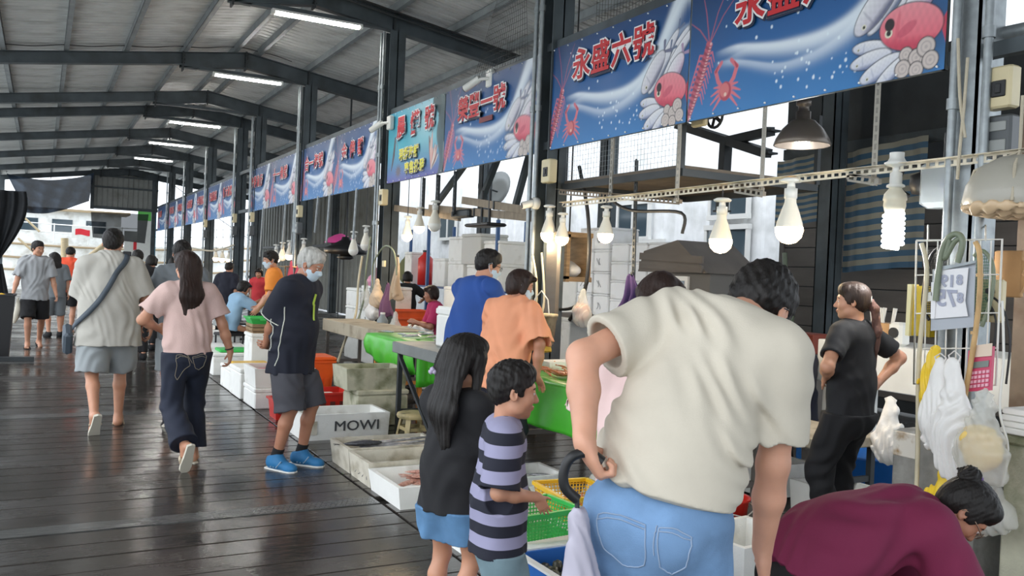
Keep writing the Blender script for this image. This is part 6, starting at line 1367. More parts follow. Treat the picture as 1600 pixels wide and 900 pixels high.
MB().tube(ring(((1522, 400), (1535, 392), (1549, 408), (1552, 440), (1545, 480), (1534, 510)), 4.22), .011, 8).obj('hoop', HOSEG, sl, -sl.location); gm = mesh_sheet(lambda i, j: PX(1524+24*i*(1-.4*j), 400+105*j, 4.24), 8, 22, .002); gm.obj('mesh', NETG, sl, -sl.location)['kind'] = 'stuff'
sl2 = thing('sling_net', 'black mesh scoop net left of the clipboard', 'net', K(1450, 440)); MB().tube(ring(((1470, 385), (1455, 400), (1445, 440), (1442, 480), (1452, 500)), 4.25), .009, 8).obj('hoop', BLACK, sl2, -sl2.location); mesh_sheet(lambda i, j: PX(1446+34*i, 390+105*j, 4.26+.03*math.sin(i*5)), 14, 30, .0022).obj('mesh', WIREK, sl2, -sl2.location)['kind'] = 'stuff'
for pts, r, m, lab in ((((1462, 470), (1470, 400), (1482, 372), (1497, 366), (1504, 380), (1496, 410)), .016, HOSEG, 'grey green hose looped over the wire rack'), (((1440, 380), (1448, 430), (1436, 560), (1434, 700), (1432, 760)), .012, HOSE, 'long pale hose hanging left of the wire rack'), (((1484, 375), (1476, 405), (1490, 380), (1500, 372)), .013, HOSEG, 'short hose bight on top of the wire rack')): cable(lab, smooth([PX(x, y, 4.14) for x, y in pts]), r, m, 'hose', 'hose')
t = thing('bamboo_pole', 'long crooked bamboo pole hanging over the clipboard', 'pole', K(1526, 380, 4.08)); MB().tube([p-t.location for p in smooth([PX(x, y, 4.08) for x, y in ((1524, 378), (1531, 400), (1530, 470), (1518, 560), (1502, 650), (1484, 755))])], .013, 8).obj('cane', BAMB, t)
b = MB()
for x, y in ((1531, 430), (1522, 520), (1505, 630)): p = PX(x, y, 4.08)-t.location; b.cyl(p-Vector((0, 0, .008)), p+Vector((0, 0, .008)), .017, seg=8)
b.obj('node_rings', BAMB, t)
cable('white cord from the wire rack down to the pier', smooth([PX(x, y, 4.1) for x, y in ((1566, 470), (1568, 560), (1562, 640), (1575, 700), (1566, 760))]), .006, WIREM)
for q, lab in ((((1545, 460), (1566, 480), (1578, 530), (1572, 600)), 'black plugged cable right of the bamboo pole'), (((1540, 465), (1556, 500), (1550, 560)), 'dark red cable below the socket block')): cable(lab, smooth([PX(x, y, 4.25) for x, y in q]), .006, DARK)
bag('yellow plastic bag hanging below the clipboard, behind the white ones', K(1462, 540, 4.12), .16, .34, mat('bag_yellow', S(236, 200, 50), .4), seed=41); bag('long white plastic bag hanging under the clipboard, left one', K(1470, 552, 4.05), .20, .52, WBAG, seed=42, depth=.4); bag('long white plastic bag hanging under the clipboard, right one', K(1492, 548, 4.02), .20, .66, WBAG, seed=43, depth=.4)
bag('clear bag holding yellow goods, hanging at the right', K(1538, 610, 3.95), .26, .46, CLEAR, seed=44, fill=mat('yellow_fill', S(236, 202, 110), .5))
bag('white bundled apron hanging beyond the woman in black', PX(1392, 620, 5.0), .26, .46, WBAG, seed=45, depth=.45)
cal = thing('calculator', 'pink pocket calculator hanging below the clipboard', 'calculator', K(1531, 580, 4.1)); sub('case', [(1513, 548), (1551, 541), (1547, 610), (1509, 612)], 4.1, PINKC, cal, .02); sub('display', [(1518, 566), (1545, 563), (1544, 573), (1517, 576)], 4.095, mat('lcd_grey', S(120, 130, 124), .3), cal); sub('card_header', [(1516, 541), (1550, 536), (1549, 556), (1515, 559)], 4.092, mat('card_cream', S(226, 206, 186), .6), cal)
for r_ in range(4):
    for c_ in range(5):
        x = 1517+6*c_-.6*r_; y = 581+7*r_-.7*c_; sub('key', [(x, y), (x+4, y-.5), (x+3.8, y+4), (x-.2, y+4.6)], 4.092, mat('key_pale', S(236, 180, 196), .4), cal, .008)
t = thing('socket_block', 'cream socket block with plugs right of the wire rack', 'socket', K(1548, 470, 4.3)); MB().rbox((0, 0, 0), (.05, .14, .22), .01).obj('block', CREAMP, t); 
for z in (-.06, .05): MB().rbox((-.04, -.02, z), (.05, .03, .03), .006).obj('plug', BLACK, t)
for x, y, w, hh, lab in ((1576, 428, .16, .26, 'torn tan carton flap on the right edge post'), (1542, 415, .07, .12, 'small tan carton piece behind the scoop net')):
    p = PX(x, y, 4.75); t = thing('carton_piece', lab, 'carton', p); MB().rbox((0, 0, 0), (.03, w, hh), .006).obj('card', CARD, t); MB().prism([(-w*.5, -hh*.4), (-w*.72, -hh*.1), (-w*.5, .0), (-w*.66, hh*.2), (-w*.5, hh*.3)], 0, -.014, .012).obj('torn_edge', CARD, t)
t = thing('rear_post', 'rusty brown square post at the right edge', 'column', (5.15, 2.98, 0)); MB().bb((-.07, -.1, 0), (.07, .1, 3.9)).obj('shaft', mat('rusty_post', S(120, 104, 88), .7, var=.2, dirt=S(90, 66, 46), dscale=4), t); MB().bb((-.1, -.13, 0), (.1, .13, .03)).obj('base_plate', STEELD, t)
p = PX(1590, 305, 4.3); t = thing('wrapped_lamp', 'dome lamp wrapped in clear plastic and rope at the right edge', 'lamp', p); MB().lathe([(.24, -.06), (.25, -.03), (.235, .05), (.18, .14), (.09, .19), (.04, .2)], seg=20).obj('dome', mat('wrapped_plastic', S(176, 172, 160), .35, bump=.5, bscale=14), t)
for a in (0.4, 2.0, 3.6): MB().tube([(.25*math.cos(a), .25*math.sin(a), -.05), (.2*math.cos(a), .2*math.sin(a), .13), (0, 0, .22), (0, 0, .5)], .008, 6).obj('rope', ROPE, t)
link('plastic_skirt', sdf_mesh('plastic_skirt', [el((0, 0, -.07), (.25, .25, .05), .03)], .012, folds(.02, (((1, .2, .1), 40), ((.2, 1, .1), 50)))), mat('amber_plastic', S(214, 186, 150), .4), t)
t = thing('black_camera_pod', 'black round pod hanging under the rail near the pipes', 'device', PX(1444, 290, 4.7)); MB().lathe([(.001, -.06), (.07, -.05), (.085, 0), (.08, .06), (.03, .08), (.02, .16)], seg=16).obj('pod', BLACK, t); MB().tube(smooth([(0, 0, .1), (-.02, .12, .12), (-.02, .16, 0), (0, .1, -.06)]), .014, 6).obj('cable', BLACK, t)
t = thing('clear_lamp_box', 'clear plastic box hanging between the two grey pipes', 'box', PX(1475, 288, 4.6)); MB().rbox((0, 0, 0), (.16, .24, .28), .03).obj('shell', mat('clear_shell', S(176, 184, 188), .15, alpha=.55), t); link('blue_bag', sdf_mesh('blue_bag', [el((0, -.05, 0), (.05, .07, .08), .02)], .01), mat('navy_bag', S(40, 50, 110), .4), t); MB().cyl((0, 0, .14), (0, 0, .3), .01, seg=6).obj('stem', STEELD, t)
for q, lab in ((((1497, 60), (1500, 150), (1508, 215)), 'pale rope tied beside the grey pipe'), (((1512, 90), (1506, 170), (1500, 230), (1496, 280)), 'second pale rope hanging by the galvanised column')): cable(lab, smooth([PX(x, y, 4.22) for x, y in q]), .008, ROPE, 'rope', 'rope')
rod('galvanised square bar crossing behind the column at top right', PX(1502, 66, 4.62), PX(1640, 38, 4.62), GALV, r=.04, name='cross_bar')
# white lids and mossy box bottom right
closed('tall stained foam box at the lower right corner', (4.55, 2.40), (.5, .44, .82), 0, MOSS)
for i in range(4): o = MB().rbox((4.53+.01*(i % 2), 2.40, .842+.032*i), (.52, .46, .03), .006).obj('foam_slab', FOAM); tag(o, ('lowest', 'second', 'third', 'topmost')[i]+' white foam slab in the pile at the lower right corner', 'lid', 'pile of white lids')
t = thing('red_basin', 'red basin at the bottom right corner', 'basin', (3.55, 1.98, 0)); MB().lathe([(.001, 0), (.24, 0), (.30, .17), (.32, .175), (.32, .19), (.285, .18), (.22, .02)], seg=24).obj('basin', REDB, t); MB().lathe([(.32, .176), (.335, .18), (.32, .186)], seg=24).obj('rolled_rim', REDB, t)
bag('clear plastic bags stuffed on the pier ledge behind the crouching woman', PX(1545, 745, 4.15), .3, .26, CLEAR, seed=51, knot=False, name='plastic_bag'); bag('yellow bag stuffed on the pier ledge behind the crouching woman', PX(1478, 745, 4.15), .26, .22, mat('bag_yellow', S(236, 200, 50), .4), seed=52, knot=False, name='plastic_bag')
# behind the woman in black
tbl = table('low stone topped work table beyond the woman in black', 4.5, 5.12, 3.95, 5.45, .52, STONE, STEELD, .07); cbd = MB().rbox((4.85, 5.2, .545), (.45, .38, .045), .01).obj('chopping_board', mat('board_wood', S(196, 164, 112), .6, dirt=S(120, 84, 48), dscale=6)); tag(cbd, 'wet chopping board in front of the grey capped person', 'board')
fbox('white foam box with scraps under the low work table', (4.78, 4.75), (.42, .62, .24), FOAM); fbox('second white foam box under the table, right of the black trousers', (4.75, 4.05), (.4, .4, .2), FOAM)
t = thing('blue_tub', 'blue tub under the low work table', 'tub', (5.45, 4.35, 0)); MB().lathe([(.001, 0), (.26, 0), (.32, .3), (.34, .31), (.3, .3), (.24, .03)], seg=20).obj('tub_body', BLUE, t); MB().lathe([(.32, .3), (.35, .305), (.32, .315)], seg=20).obj('rolled_rim', BLUE, t)
sbn = table('white sided counter behind the woman in black', 5.6, 6.3, 3.3, 5.0, 1.10, WHITEP, WHITEP, .34)
t = thing('white_gadget', 'small white device with a round black lens on the counter', 'device', PX(1407, 481, 5.75)); t.location.z = 1.10; MB().rbox((0, 0, .09), (.12, .12, .18), .02).obj('case', WHITEP, t); MB().cyl((-.06, 0, .10), (-.075, 0, .10), .04, seg=14).obj('lens', BLACK, t)
for x, lab, m in ((1372, 'pale bucket of tools on the counter behind the ponytail', GREYP), (1388, 'crumpled bag on the counter beside the white device', CARD)):
    p = PX(x, 480, 5.85); t = thing('counter_pot', lab, 'pot', (p.x, p.y, 1.10)); MB().lathe([(.001, 0), (.09, 0), (.11, .16), (.10, .165), (.08, .02)], seg=14).obj('pot_body', m, t)
    for k in range(4): MB().cyl((.03*math.cos(k*1.6), .03*math.sin(k*1.6), .05), (.07*math.cos(k*1.6), .07*math.sin(k*1.6), .28), .008, seg=6).obj('tool', WIREM, t)
t = thing('plastic_pack', 'clear bottles pack on the counter beside the yellow case', 'pack', (5.5, 3.75, .85)); link('pack_body', sdf_mesh('pack_body', [el((0, 0, .0), (.12, .2, .1), .04), el((0, .12, .06), (.1, .1, .08), .04)], .014, folds(.012, (((1, .6, .3), 50),))), CLEAR, t)
rb = thing('red_drawer_box', 'reddish wooden box behind the grey capped person', 'box', PX(1258, 535, 7.6)); MB().rbox((0, 0, 0), (.3, .5, .22), .01).obj('case', mat('red_wood', S(136, 62, 44), .6), rb); MB().cyl((-.15, 0, 0), (-.17, 0, 0), .02, seg=8).obj('knob', STEELD, rb); MB().bb((-.1, -.2, -rb.location.z), (.1, .2, -.11)).obj('stand', WOODD, rb)
# ------------------------------------------------------------ people
def cloth(name, c, b=.12, **k): return mat(name, c, k.pop('rough', .85), bump=b, bscale=k.pop('bscale', 260), var=k.pop('var', .06), **k)
def denim(name, c): return mat(name, c, .85, bump=.2, bscale=320, var=.16, vscale=5, dirt=tuple(min(1, x*1.35) for x in c), dscale=7, damt=.5)
GREYT = cloth('light_grey_tee', S(180, 177, 168)); GSH = cloth('grey_sweat_shorts', S(150, 156, 158)); PINKT = cloth('dusty_pink_knit', S(206, 176, 168), .2, bscale=150); INDIGO = denim('dark_indigo', S(26, 32, 48)); NAVYP = cloth('navy_polo', S(24, 28, 42)); CHAR = cloth('charcoal_shorts', S(68, 68, 74)); CREAMT = cloth('cream_tee', S(198, 190, 174)); LDEN = denim('light_denim', S(104, 136, 172)); BLKT = cloth('black_tee', S(26, 26, 29)); BLKP = cloth('black_trousers', S(20, 20, 23)); DENS = denim('blue_denim_shorts', S(88, 128, 166)); TEAL = denim('teal_denim', S(108, 130, 138)); PEACH = cloth('peach_tee', S(232, 158, 120)); ROYAL = cloth('royal_blue_tee', S(40, 78, 150)); ORT = cloth('orange_tee', S(232, 140, 54)); CORAL = cloth('coral_tee', S(240, 92, 60)); MAG = cloth('magenta_tee', S(116, 30, 66)); DNAVY = cloth('dark_navy_tee', S(30, 32, 46)); MGREY = cloth('mid_grey_tee', S(112, 118, 122)); ROSE = cloth('pale_rose_blouse', S(226, 196, 192)); LBLUE = cloth('light_blue_shirt', S(146, 180, 206)); PIPE = mat('pale_piping', S(206, 208, 196), .6); LIME = mat('lime_trim', S(176, 204, 70), .6)
SOLE = mat('pale_sole', S(206, 200, 184), .6); BEIGES = mat('beige_sandal', S(196, 180, 156), .6, bump=.2, bscale=80); MASKB = mat('pale_blue_mask', S(196, 214, 226), .7); GLF = mat('dark_frame', (.01, .01, .012), .3); BOOTM = mat('black_rubber', (.012, .012, .013), .22)
WHAIR = hairmat('hair_white', S(176, 174, 168)); BRHAIR = hairmat('hair_dark_brown', S(42, 28, 23))
from mathutils.bvhtree import BVHTree
def bvh(o): return BVHTree.FromPolygons([v.co for v in o.data.vertices], [tuple(p.vertices) for p in o.data.polygons])
def ribbon(so, pts, w, off=.026):
    T = bvh(so); P = []; Nn = []
    for p in smooth(pts, 6):
        c, nn, i, d = T.find_nearest(p); P.append(c+nn*off); Nn.append(nn)
    for _ in range(8): P = [P[0]]+[(P[i-1]+P[i]*2+P[i+1])/4 for i in range(1, len(P)-1)]+[P[-1]]
    v = []
    for i in range(len(P)):
        t = (P[min(i+1, len(P)-1)]-P[max(i-1, 0)]).normalized(); sd = t.cross(Nn[i]).normalized(); v += [P[i]-sd*w/2, P[i]+sd*w/2]
    b = MB(); b.add(v, [(2*i, 2*i+1, 2*i+3, 2*i+2) for i in range(len(P)-1)], True); return b, P
def stitch(name, so, pts, r, m, off=.001, n=8, flat=1., lin=False):
    """a thin line that clings to the cloth surface"""
    T = bvh(so); out = []
    PP = [Vector(a).lerp(Vector(b), k/n) for a, b in zip(pts, pts[1:]) for k in range(n)]+[Vector(pts[-1])] if lin else smooth(pts, n)
    for p in PP:
        c, nn, i, d = T.find_nearest(p)
        if c is not None: out.append(c+nn*off)
    return MB().tube(out, r, 5, flat=flat).obj(name, m, so)
def loc_at(x, y, d, z=0.): p = PD(x, y, d); return Vector((p.x, p.y, z))
def local(p, loc, rz):
    v = Vector(p)-Vector(loc); c, s = math.cos(-rz), math.sin(-rz); return V(v.x*c-v.y*s, v.x*s+v.y*c, v.z)
def long_hair(L, w=.075, split=0., fwd=0.):
    def f(J):
        C, R, s = J['hc'], J['Rh'], J['hs']; Ru = J['Ru']
        def p(x, y, z): return C+R @ (V(x, y, z)*s)
        out = []; base = p(0, -.07, -.03); end = C+V(0, 0, 0)+Ru @ V(0, -.10, -L); mid = (base+end)/2+Ru @ V(0, -.035, 0)
        for x in (-1, -.33, .33, 1):
            o = R @ V(x*w*.62*s, 0, 0); a = p(x*.062, -.045, .03)
            out += [rc(a, base+o, .04*s, .042*s, .03, .8, R[:, 1]), rc(base+o, mid+o*1.1, .042*s, .045*s, .03, .6, R[:, 1]), rc(mid+o*1.1, end+o*(.75+split)+V(0, 0, .03*abs(x)), .044*s, .012*s, .025, .5, R[:, 1])]
        return out
    return f
# 1 the man in the pale tee with the cross-body bag
L0 = G(165, 668); L0.z = 0
def bagstrap(J):
    pass
J = person('man in light grey tee and grey shorts walking away with a cross-body bag', L0, .02, 1.80, 'mid', .06, .05, 0, 0, head=(-.25, .18, .05), girth=1.22, sw=1.10, vox=.0075,
    Lh=dict(t=(-.20, .22, .88), pole=(-.8, -.8, 0), f=(.2, .8, .1), n=(1, 0, .2), curl=(.7, .8, .8, .8)), Rh=dict(t=(.37, .05, .86), pole=(.3, -1, 0), f=(.02, .1, -1), n=(-1, .2, 0)),
    Lf=dict(t=(-.12, -.34, .17), pitch=.95, yaw=.15), Rf=dict(t=(.11, .10, .08), yaw=-.2),
    shirt=dict(m=GREYT, loose=.035, hem=-.20, flare=.03, sleeve=.92, slw=1.1, amp=.0055, dirs=(((.97, .1, .16), 44), ((.85, -.3, -.30), 31), ((.9, .3, .25), 58)), seed=5), pants=dict(m=GSH, len=.97, loose=.045, wid=1.15, amp=.009), shoes=dict(kind='flip', m=SOLE, m2=BEIGES))
t = thing('crossbody_bag', 'dark grey cross-body bag slung over the back of the man in the light grey tee', 'bag', L0); t.rotation_euler = (0, 0, .02)
BAGM = mat('slate_nylon', S(66, 76, 86), .6, bump=.2, bscale=140); T = bvh(J['shirt']); ch = J['chest']; Ru = J['Ru']; pts = []
sh_pts = [J['nb']+Ru @ V(.085, .03, -.0), J['nb']+Ru @ V(.10, -.06, -.03), ch+Ru @ V(.05, -.3, .08), ch+Ru @ V(-.05, -.3, -.08), ch+Ru @ V(-.15, -.28, -.22), ch+Ru @ V(-.24, -.12, -.34), ch+Ru @ V(-.30, .04, -.42)]
b, pts = ribbon(J['shirt'], sh_pts, .046); solid(b.obj('strap', BAGM, t), .006); e = Vector(pts[-1]); b = MB(); b.rbox(e+Vector((-.035, .05, -.10)), (.075, .26, .20), .02, Matrix.Rotation(.35, 3, 'X')); b.obj('pouch', BAGM, t); MB().rbox(Vector(pts[3])+Vector((0, -.008, 0)), (.07, .012, .05), .004).obj('buckle', BLACK, t)
# 2 the woman in the pink knit top
L1 = G(286, 724); L1.z = 0
def armband(J):
    S0, E, W = J['arms'][1]; d = unit(W-E); b = MB(); c = Vector(W-d*.03); b.tube([c+Matrix.Rotation(a*PI/6, 3, Vector(d)) @ (Vector(d).orthogonal().normalized()*.031) for a in range(13)], .005, 5); b.obj('bracelet', BLACK, J['root'])
J = person('woman with long dark hair in a pink knit top and dark wide jeans walking away', L1, .12, 1.61, 'mid', .04, .06, 0, 0, head=(.15, .1, -.05), hair='long', hairm=BRHAIR, hairvol=1.15, vox=.007,
    Lh=dict(t=(-.16, .20, 1.0), pole=(-.9, -.6, 0), f=(.5, .7, .1), n=(1, 0, 0), curl=(.6, .7, .7, .7)), Rh=dict(t=(.34, .02, .80), pole=(.35, -1, 0), f=(.0, .05, -1), n=(-1, .2, 0), curl=(.5, .6, .65, .7)),
    Lf=dict(t=(-.07, -.30, .19), pitch=1.05, yaw=.1), Rf=dict(t=(.08, .04, .08), yaw=-.1), extras=dict(hair=long_hair(.42, .07), add=armband),
    shirt=dict(m=PINKT, loose=.022, hem=-.015, sleeve=.72, slw=1.1, amp=.007, seed=8), pants=dict(m=INDIGO, len=1.93, loose=.022, wid=1.65, rise=.12, amp=.007), shoes=dict(kind='slip', m=SOLE, m2=BEIGES))
# back pockets of the jeans
def pockets(J, m, w=.11, k=1., zo=-.06):
    P = J['P0']; po = J['pants']; s = J['s']
    for x in (-1, 1):
        q = [P+V(x*.085*s+a*w*.5*s, -.22, zo*s+b*s*k) for a, b in ((-1, .06), (1, .06), (.85, -.07), (0, -.105), (-.85, -.07), (-1, .06))]
        stitch('pocket_stitch', po, [Vector(v) for v in q], .0019, m, n=7, lin=True); stitch('pocket_stitch', po, [Vector(q[0]-V(0, 0, .018)), Vector(q[1]-V(0, 0, .018))], .0017, m, n=7, lin=True)
    stitch('seam', po, [Vector(P+V(0, -.25, .05*s-.03*i)) for i in range(6)], .0018, m)
pockets(J, mat('stitch_pale', S(150, 140, 120), .7), .145, 1.35, -.085)
# 3 the grey shirted man just ahead of her
L2 = loc_at(283, 500, 8.1); person('man in mid grey tee and grey shorts walking ahead of the pink topped woman', L2, .0, 1.74, 'tan', .12, .08, 0, 0, head=(-.1, .25, 0), girth=1.08, vox=.009, Lh=dict(t=(-.36, .06, .86), pole=(-.3, -1, 0), f=(.1, .1, -1), n=(1, 0, 0)),
    shirt=dict(m=MGREY, loose=.025, hem=-.13, sleeve=.85, amp=.008), pants=dict(m=GSH, len=.95, loose=.03), shoes=dict(kind='sneaker', m=BLKP, m2=SOLE), hair='crop', Rf=dict(t=(.1, .18, .08)), Lf=dict(t=(-.1, -.22, .12), pitch=.5))
# 4 the white haired man
L3 = G(450, 729); L3.z = 0; rz3 = -2.42
def polo(J):
    R, nb, ch, so = J['Ru'], J['nb'], J['chest'], J['shirt']; r = J['root']
    b = MB()
    b.grid(lambda i, j: tuple(nb+R @ V(math.sin(2*PI*i)*(.074+.024*j), .006-math.cos(2*PI*i)*(.066+.026*j)+.02*(math.cos(2*PI*i) < -.3)*j, .035-.055*j-.03*max(0, -math.cos(2*PI*i)))), 40, 4); solid(b.obj('collar', NAVYP, so), .005)
    MB().tube([nb+R @ V(math.sin(a)*.099, .006-math.cos(a)*.093+.02*(math.cos(a) < -.3), -.021-.03*max(0, -math.cos(a))) for a in np.linspace(0, 2*PI, 40)], .0035, 5).obj('collar_piping', PIPE, so)
    stitch('placket', so, [Vector(nb+R @ V(.0, .3, -.05-.03*i)) for i in range(6)], .013, LIME, n=4, flat=.4)
    for sd in (1, -1):
        stitch('piping', so, [Vector(ch+R @ V(sd*.24, .055, -.02-.06*i)) for i in range(8)], .0042, PIPE); stitch('piping', so, [Vector(ch+R @ V(sd*.24, -.05, -.12-.05*i)) for i in range(6)], .0042, PIPE)
        S0, E, W = J['arms'][sd]; ax = unit(E-S0); c = S0+(E-S0)*.93; u = unit(np.cross(ax, (0, 1, 0))); w = np.cross(ax, u)
        stitch('cuff_piping', so, [Vector(c-ax*.01+(u*math.cos(a)+w*math.sin(a))*.12) for a in np.linspace(0, 2*PI, 12)], .004, PIPE)
person('white haired old man in navy polo and charcoal shorts with hands behind his back', L3, rz3, 1.69, 'tan', .08, .10, 0, 0, head=(.10, .42, 0), hair='short', hairm=WHAIR, girth=1.06, vox=.0055, mask=MASKB,
    Lh=dict(t=(.00, -.20, .90), pole=(-.8, -.6, 0), f=(.9, -.1, -.15), n=(0, -.9, .2), curl=(.6, .7, .7, .7)), Rh=dict(t=(.05, -.22, .87), pole=(.8, -.6, 0), f=(-.9, -.1, -.1), n=(0, -1, .2), curl=(.6, .7, .8, .8)),
    Lf=dict(t=(-.11, .04, .08), yaw=.1), Rf=dict(t=(.11, -.03, .08), yaw=-.15), extras=dict(add=polo),
    shirt=dict(m=NAVYP, loose=.03, hem=-.17, flare=.015, sleeve=.95, slw=1.15, amp=.008, belly=1, seed=3), pants=dict(m=CHAR, len=1.06, loose=.034, wid=1.12, amp=.008, rise=.06), shoes=dict(kind='sneaker', m=mat('bright_blue_mesh', S(34, 108, 158), .6, bump=.4, bscale=150, var=.2), m2=WHITEP, m3=mat('shoe_stripe', S(120, 150, 176), .5), sock=BLKP))
# 5-8 walkers in the far opening
L4 = G(52, 543); L4.z = 0
J = person('young man in light grey tee and black shorts walking towards the camera, far left', L4, PI+.1, 1.76, 'mid', .03, .05, 0, 0, head=(.5, .1, 0), vox=.012, Rh=dict(t=(.33, .10, .83), pole=(.3, -1, 0)), Lh=dict(t=(-.30, .08, .86), pole=(-.3, -1, 0)), Lf=dict(t=(-.10, -.20, .10), pitch=.4), Rf=dict(t=(.1, .15, .08)), shirt=dict(m=cloth('grey_marl', S(158, 160, 162)), loose=.03, hem=-.14, sleeve=.9, amp=.012), pants=dict(m=BLKP, len=1.02, loose=.03, wid=1.1), shoes=dict(kind='flip', m=BLKP, m2=BLKP), hair='crop')
q = PD(28, 470, 13.9); t = thing('folded_parcel', 'pale slim parcel carried by the young man at far left', 'parcel', q); MB().tube([(0, 0, .02), (.01, 0, -.12), (-.02, 0, -.26), (-.05, 0, -.36)], [.02, .05, .045, .02], 8, flat=.5).obj('wrap', SOLE, t); MB().tube([(0, 0, .05), (0, 0, .02)], .012, 6).obj('twist', SOLE, t)
L5 = G(103, 520); L5.z = 0; person('man in coral red tee and black shorts seen from behind, far opening', L5, -.15, 1.74, 'mid', .12, .1, 0, 0, head=(-.2, .5, 0), vox=.012, shirt=dict(m=CORAL, loose=.03, hem=-.12, sleeve=.9, amp=.01), pants=dict(m=BLKP, len=.85, loose=.03), shoes=dict(kind='flip', m=SOLE, m2=SOLE), hair='crop', Lf=dict(t=(-.1, .12, .08)), Rf=dict(t=(.1, -.1, .08)))
L6 = G(84, 526); L6.z = 0; person('person in grey clothes with dark hair half hidden beside the coral red tee', L6, .2, 1.60, 'mid', .05, .1, 0, 0, head=(.2, .3, 0), vox=.014, hair='long', extras=dict(hair=long_hair(.3)), shirt=dict(m=MGREY, loose=.03, hem=-.12, sleeve=.9), pants=dict(m=MGREY, len=1.1, loose=.03), shoes=dict(kind='sneaker', m=BLKP, m2=BLKP))
for x, d, H, lab, m, rz in ((216, 13.0, 1.68, 'dark haired person in black right of the cross-body bag man, nearer one', BLKT, .1), (232, 14.5, 1.62, 'dark haired person in black right of the cross-body bag man, farther one', DNAVY, -.4), (262, 17, 1.60, 'small far person in a pale patterned top by the stalls', ROSE, -1.2)):
    person(lab, loc_at(x, 450, d), rz, H, 'mid', .08, .1, 0, 0, head=(0, .3, 0), vox=.014, hair='bob' if m != BLKT else 'crop', shirt=dict(m=m, loose=.03, hem=-.14, sleeve=.9), pants=dict(m=BLKP, len=1.9, loose=.02), shoes=dict(kind='sneaker', m=BLKP, m2=BLKP))
# 9-11 far stall people
person('vendor in orange tee with dark cap of hair and mask, behind the old man', loc_at(432, 450, 12.0), -PI/2+PI+.1-.35, 1.73, 'mid', .05, .1, 0, 0, head=(.3, .2, 0), vox=.01, hair='short', mask=MASKB, shirt=dict(m=ORT, loose=.025, hem=-.1, sleeve=.85), pants=dict(m=BLKP, len=1.9, loose=.02), shoes=dict(kind='boot', m=BOOTM), Lh=dict(t=(-.24, .22, .92), pole=(-.5, -1, 0)), Rh=dict(t=(.24, .24, .92), pole=(.5, -1, 0)))
person('man in black tee seen from behind at the far stall', loc_at(352, 450, 16.0), -.6, 1.56, 'mid', .15, .1, 0, 0, head=(0, .3, 0), vox=.013, hair='crop', girth=1.1, shirt=dict(m=DNAVY, loose=.03, hem=-.1, sleeve=.9), pants=dict(m=BLKP, len=1.9, loose=.02), shoes=dict(kind='boot', m=BOOTM))
Ls = loc_at(360, 480, 13.2); person('person in light blue shirt seated at the far stainless table', Ls, -1.35, 1.55, 'mid', .25, .15, 0, 0, head=(0, .3, 0), vox=.011, hair='bob', pelvis=(0, 0, .56), Lf=dict(t=(-.12, .40, .08)), Rf=dict(t=(.12, .40, .08)), Lh=dict(t=(-.14, .50, .92), pole=(-.6, -.3, -1)), Rh=dict(t=(.14, .50, .92), pole=(.6, -.3, -1)), shirt=dict(m=LBLUE, loose=.03, hem=-.08, sleeve=.85), pants=dict(m=BLKP, len=1.9, loose=.02), shoes=dict(kind='sneaker', m=BLKP, m2=BLKP))
t = thing('metal_chair', 'dark chair under the person in light blue', 'chair', Ls, -1.35); MB().rbox((0, 0, .43), (.36, .36, .04), .01).obj('seat', BLACK, t); MB().rbox((0, -.18, .65), (.34, .03, .2), .01).obj('backrest', GREYP, t)
for sx in (-.15, .15):
    for sy in (-.15, .15): MB().cyl((sx, sy, 0), (sx, sy, .42), .014, seg=6).obj('leg', BLACK, t)
person('small far vendor in a red apron', loc_at(406, 455, 18), 2.6, 1.45, 'mid', .1, .1, 0, 0, head=(0, .2, 0), vox=.015, hair='bob', shirt=dict(m=cloth('red_apron', S(206, 60, 66)), loose=.03, hem=-.2, sleeve=.6), pants=dict(m=BLKP, len=1.9, loose=.02), shoes=dict(kind='boot', m=BOOTM))
# 12-13 second stall keepers
person('stall keeper in black seen from behind at the blue shelf', loc_at(636, 450, 14.7), -.4, 1.52, 'mid', .12, .08, 0, 0, head=(0, .2, 0), vox=.011, hair='bob', shirt=dict(m=BLKT, loose=.02, hem=-.1, sleeve=.8), pants=dict(m=BLKP, len=1.9, loose=.02), shoes=dict(kind='boot', m=BOOTM), Rh=dict(t=(.26, .34, 1.0), pole=(.8, -.6, 0)))
Lm = loc_at(690, 470, 11.2); person('woman in magenta tee seated behind the white lidded box', Lm, 1.35, 1.56, 'dark', .15, .15, 0, 0, head=(-.1, .1, 0), vox=.009, hair='bob', hairm=BRHAIR, pelvis=(0, 0, .62), Lf=dict(t=(-.12, .38, .08)), Rf=dict(t=(.12, .38, .08)), Lh=dict(t=(-.08, .34, .86), pole=(-.6, -.3, -1)), Rh=dict(t=(.10, .32, .84), pole=(.6, -.3, -1)), shirt=dict(m=cloth('magenta_bright', S(166, 36, 84)), loose=.025, hem=-.08, sleeve=.85), pants=dict(m=BLKP, len=1.9, loose=.02), shoes=dict(kind='boot', m=BOOTM))
t = thing('plastic_stool', 'tall stool under the magenta tee woman', 'stool', Lm, .3); MB().lathe([(.001, .5), (.15, .5), (.16, .48), (.15, .45)], seg=14).obj('seat', REDB, t)
for a in range(4): qq = PI/4+a*PI/2; MB().beam((math.cos(qq)*.11, math.sin(qq)*.11, .48), (math.cos(qq)*.17, math.sin(qq)*.17, 0), .04, .02, (math.cos(qq), math.sin(qq), 0)).obj('leg', REDB, t)
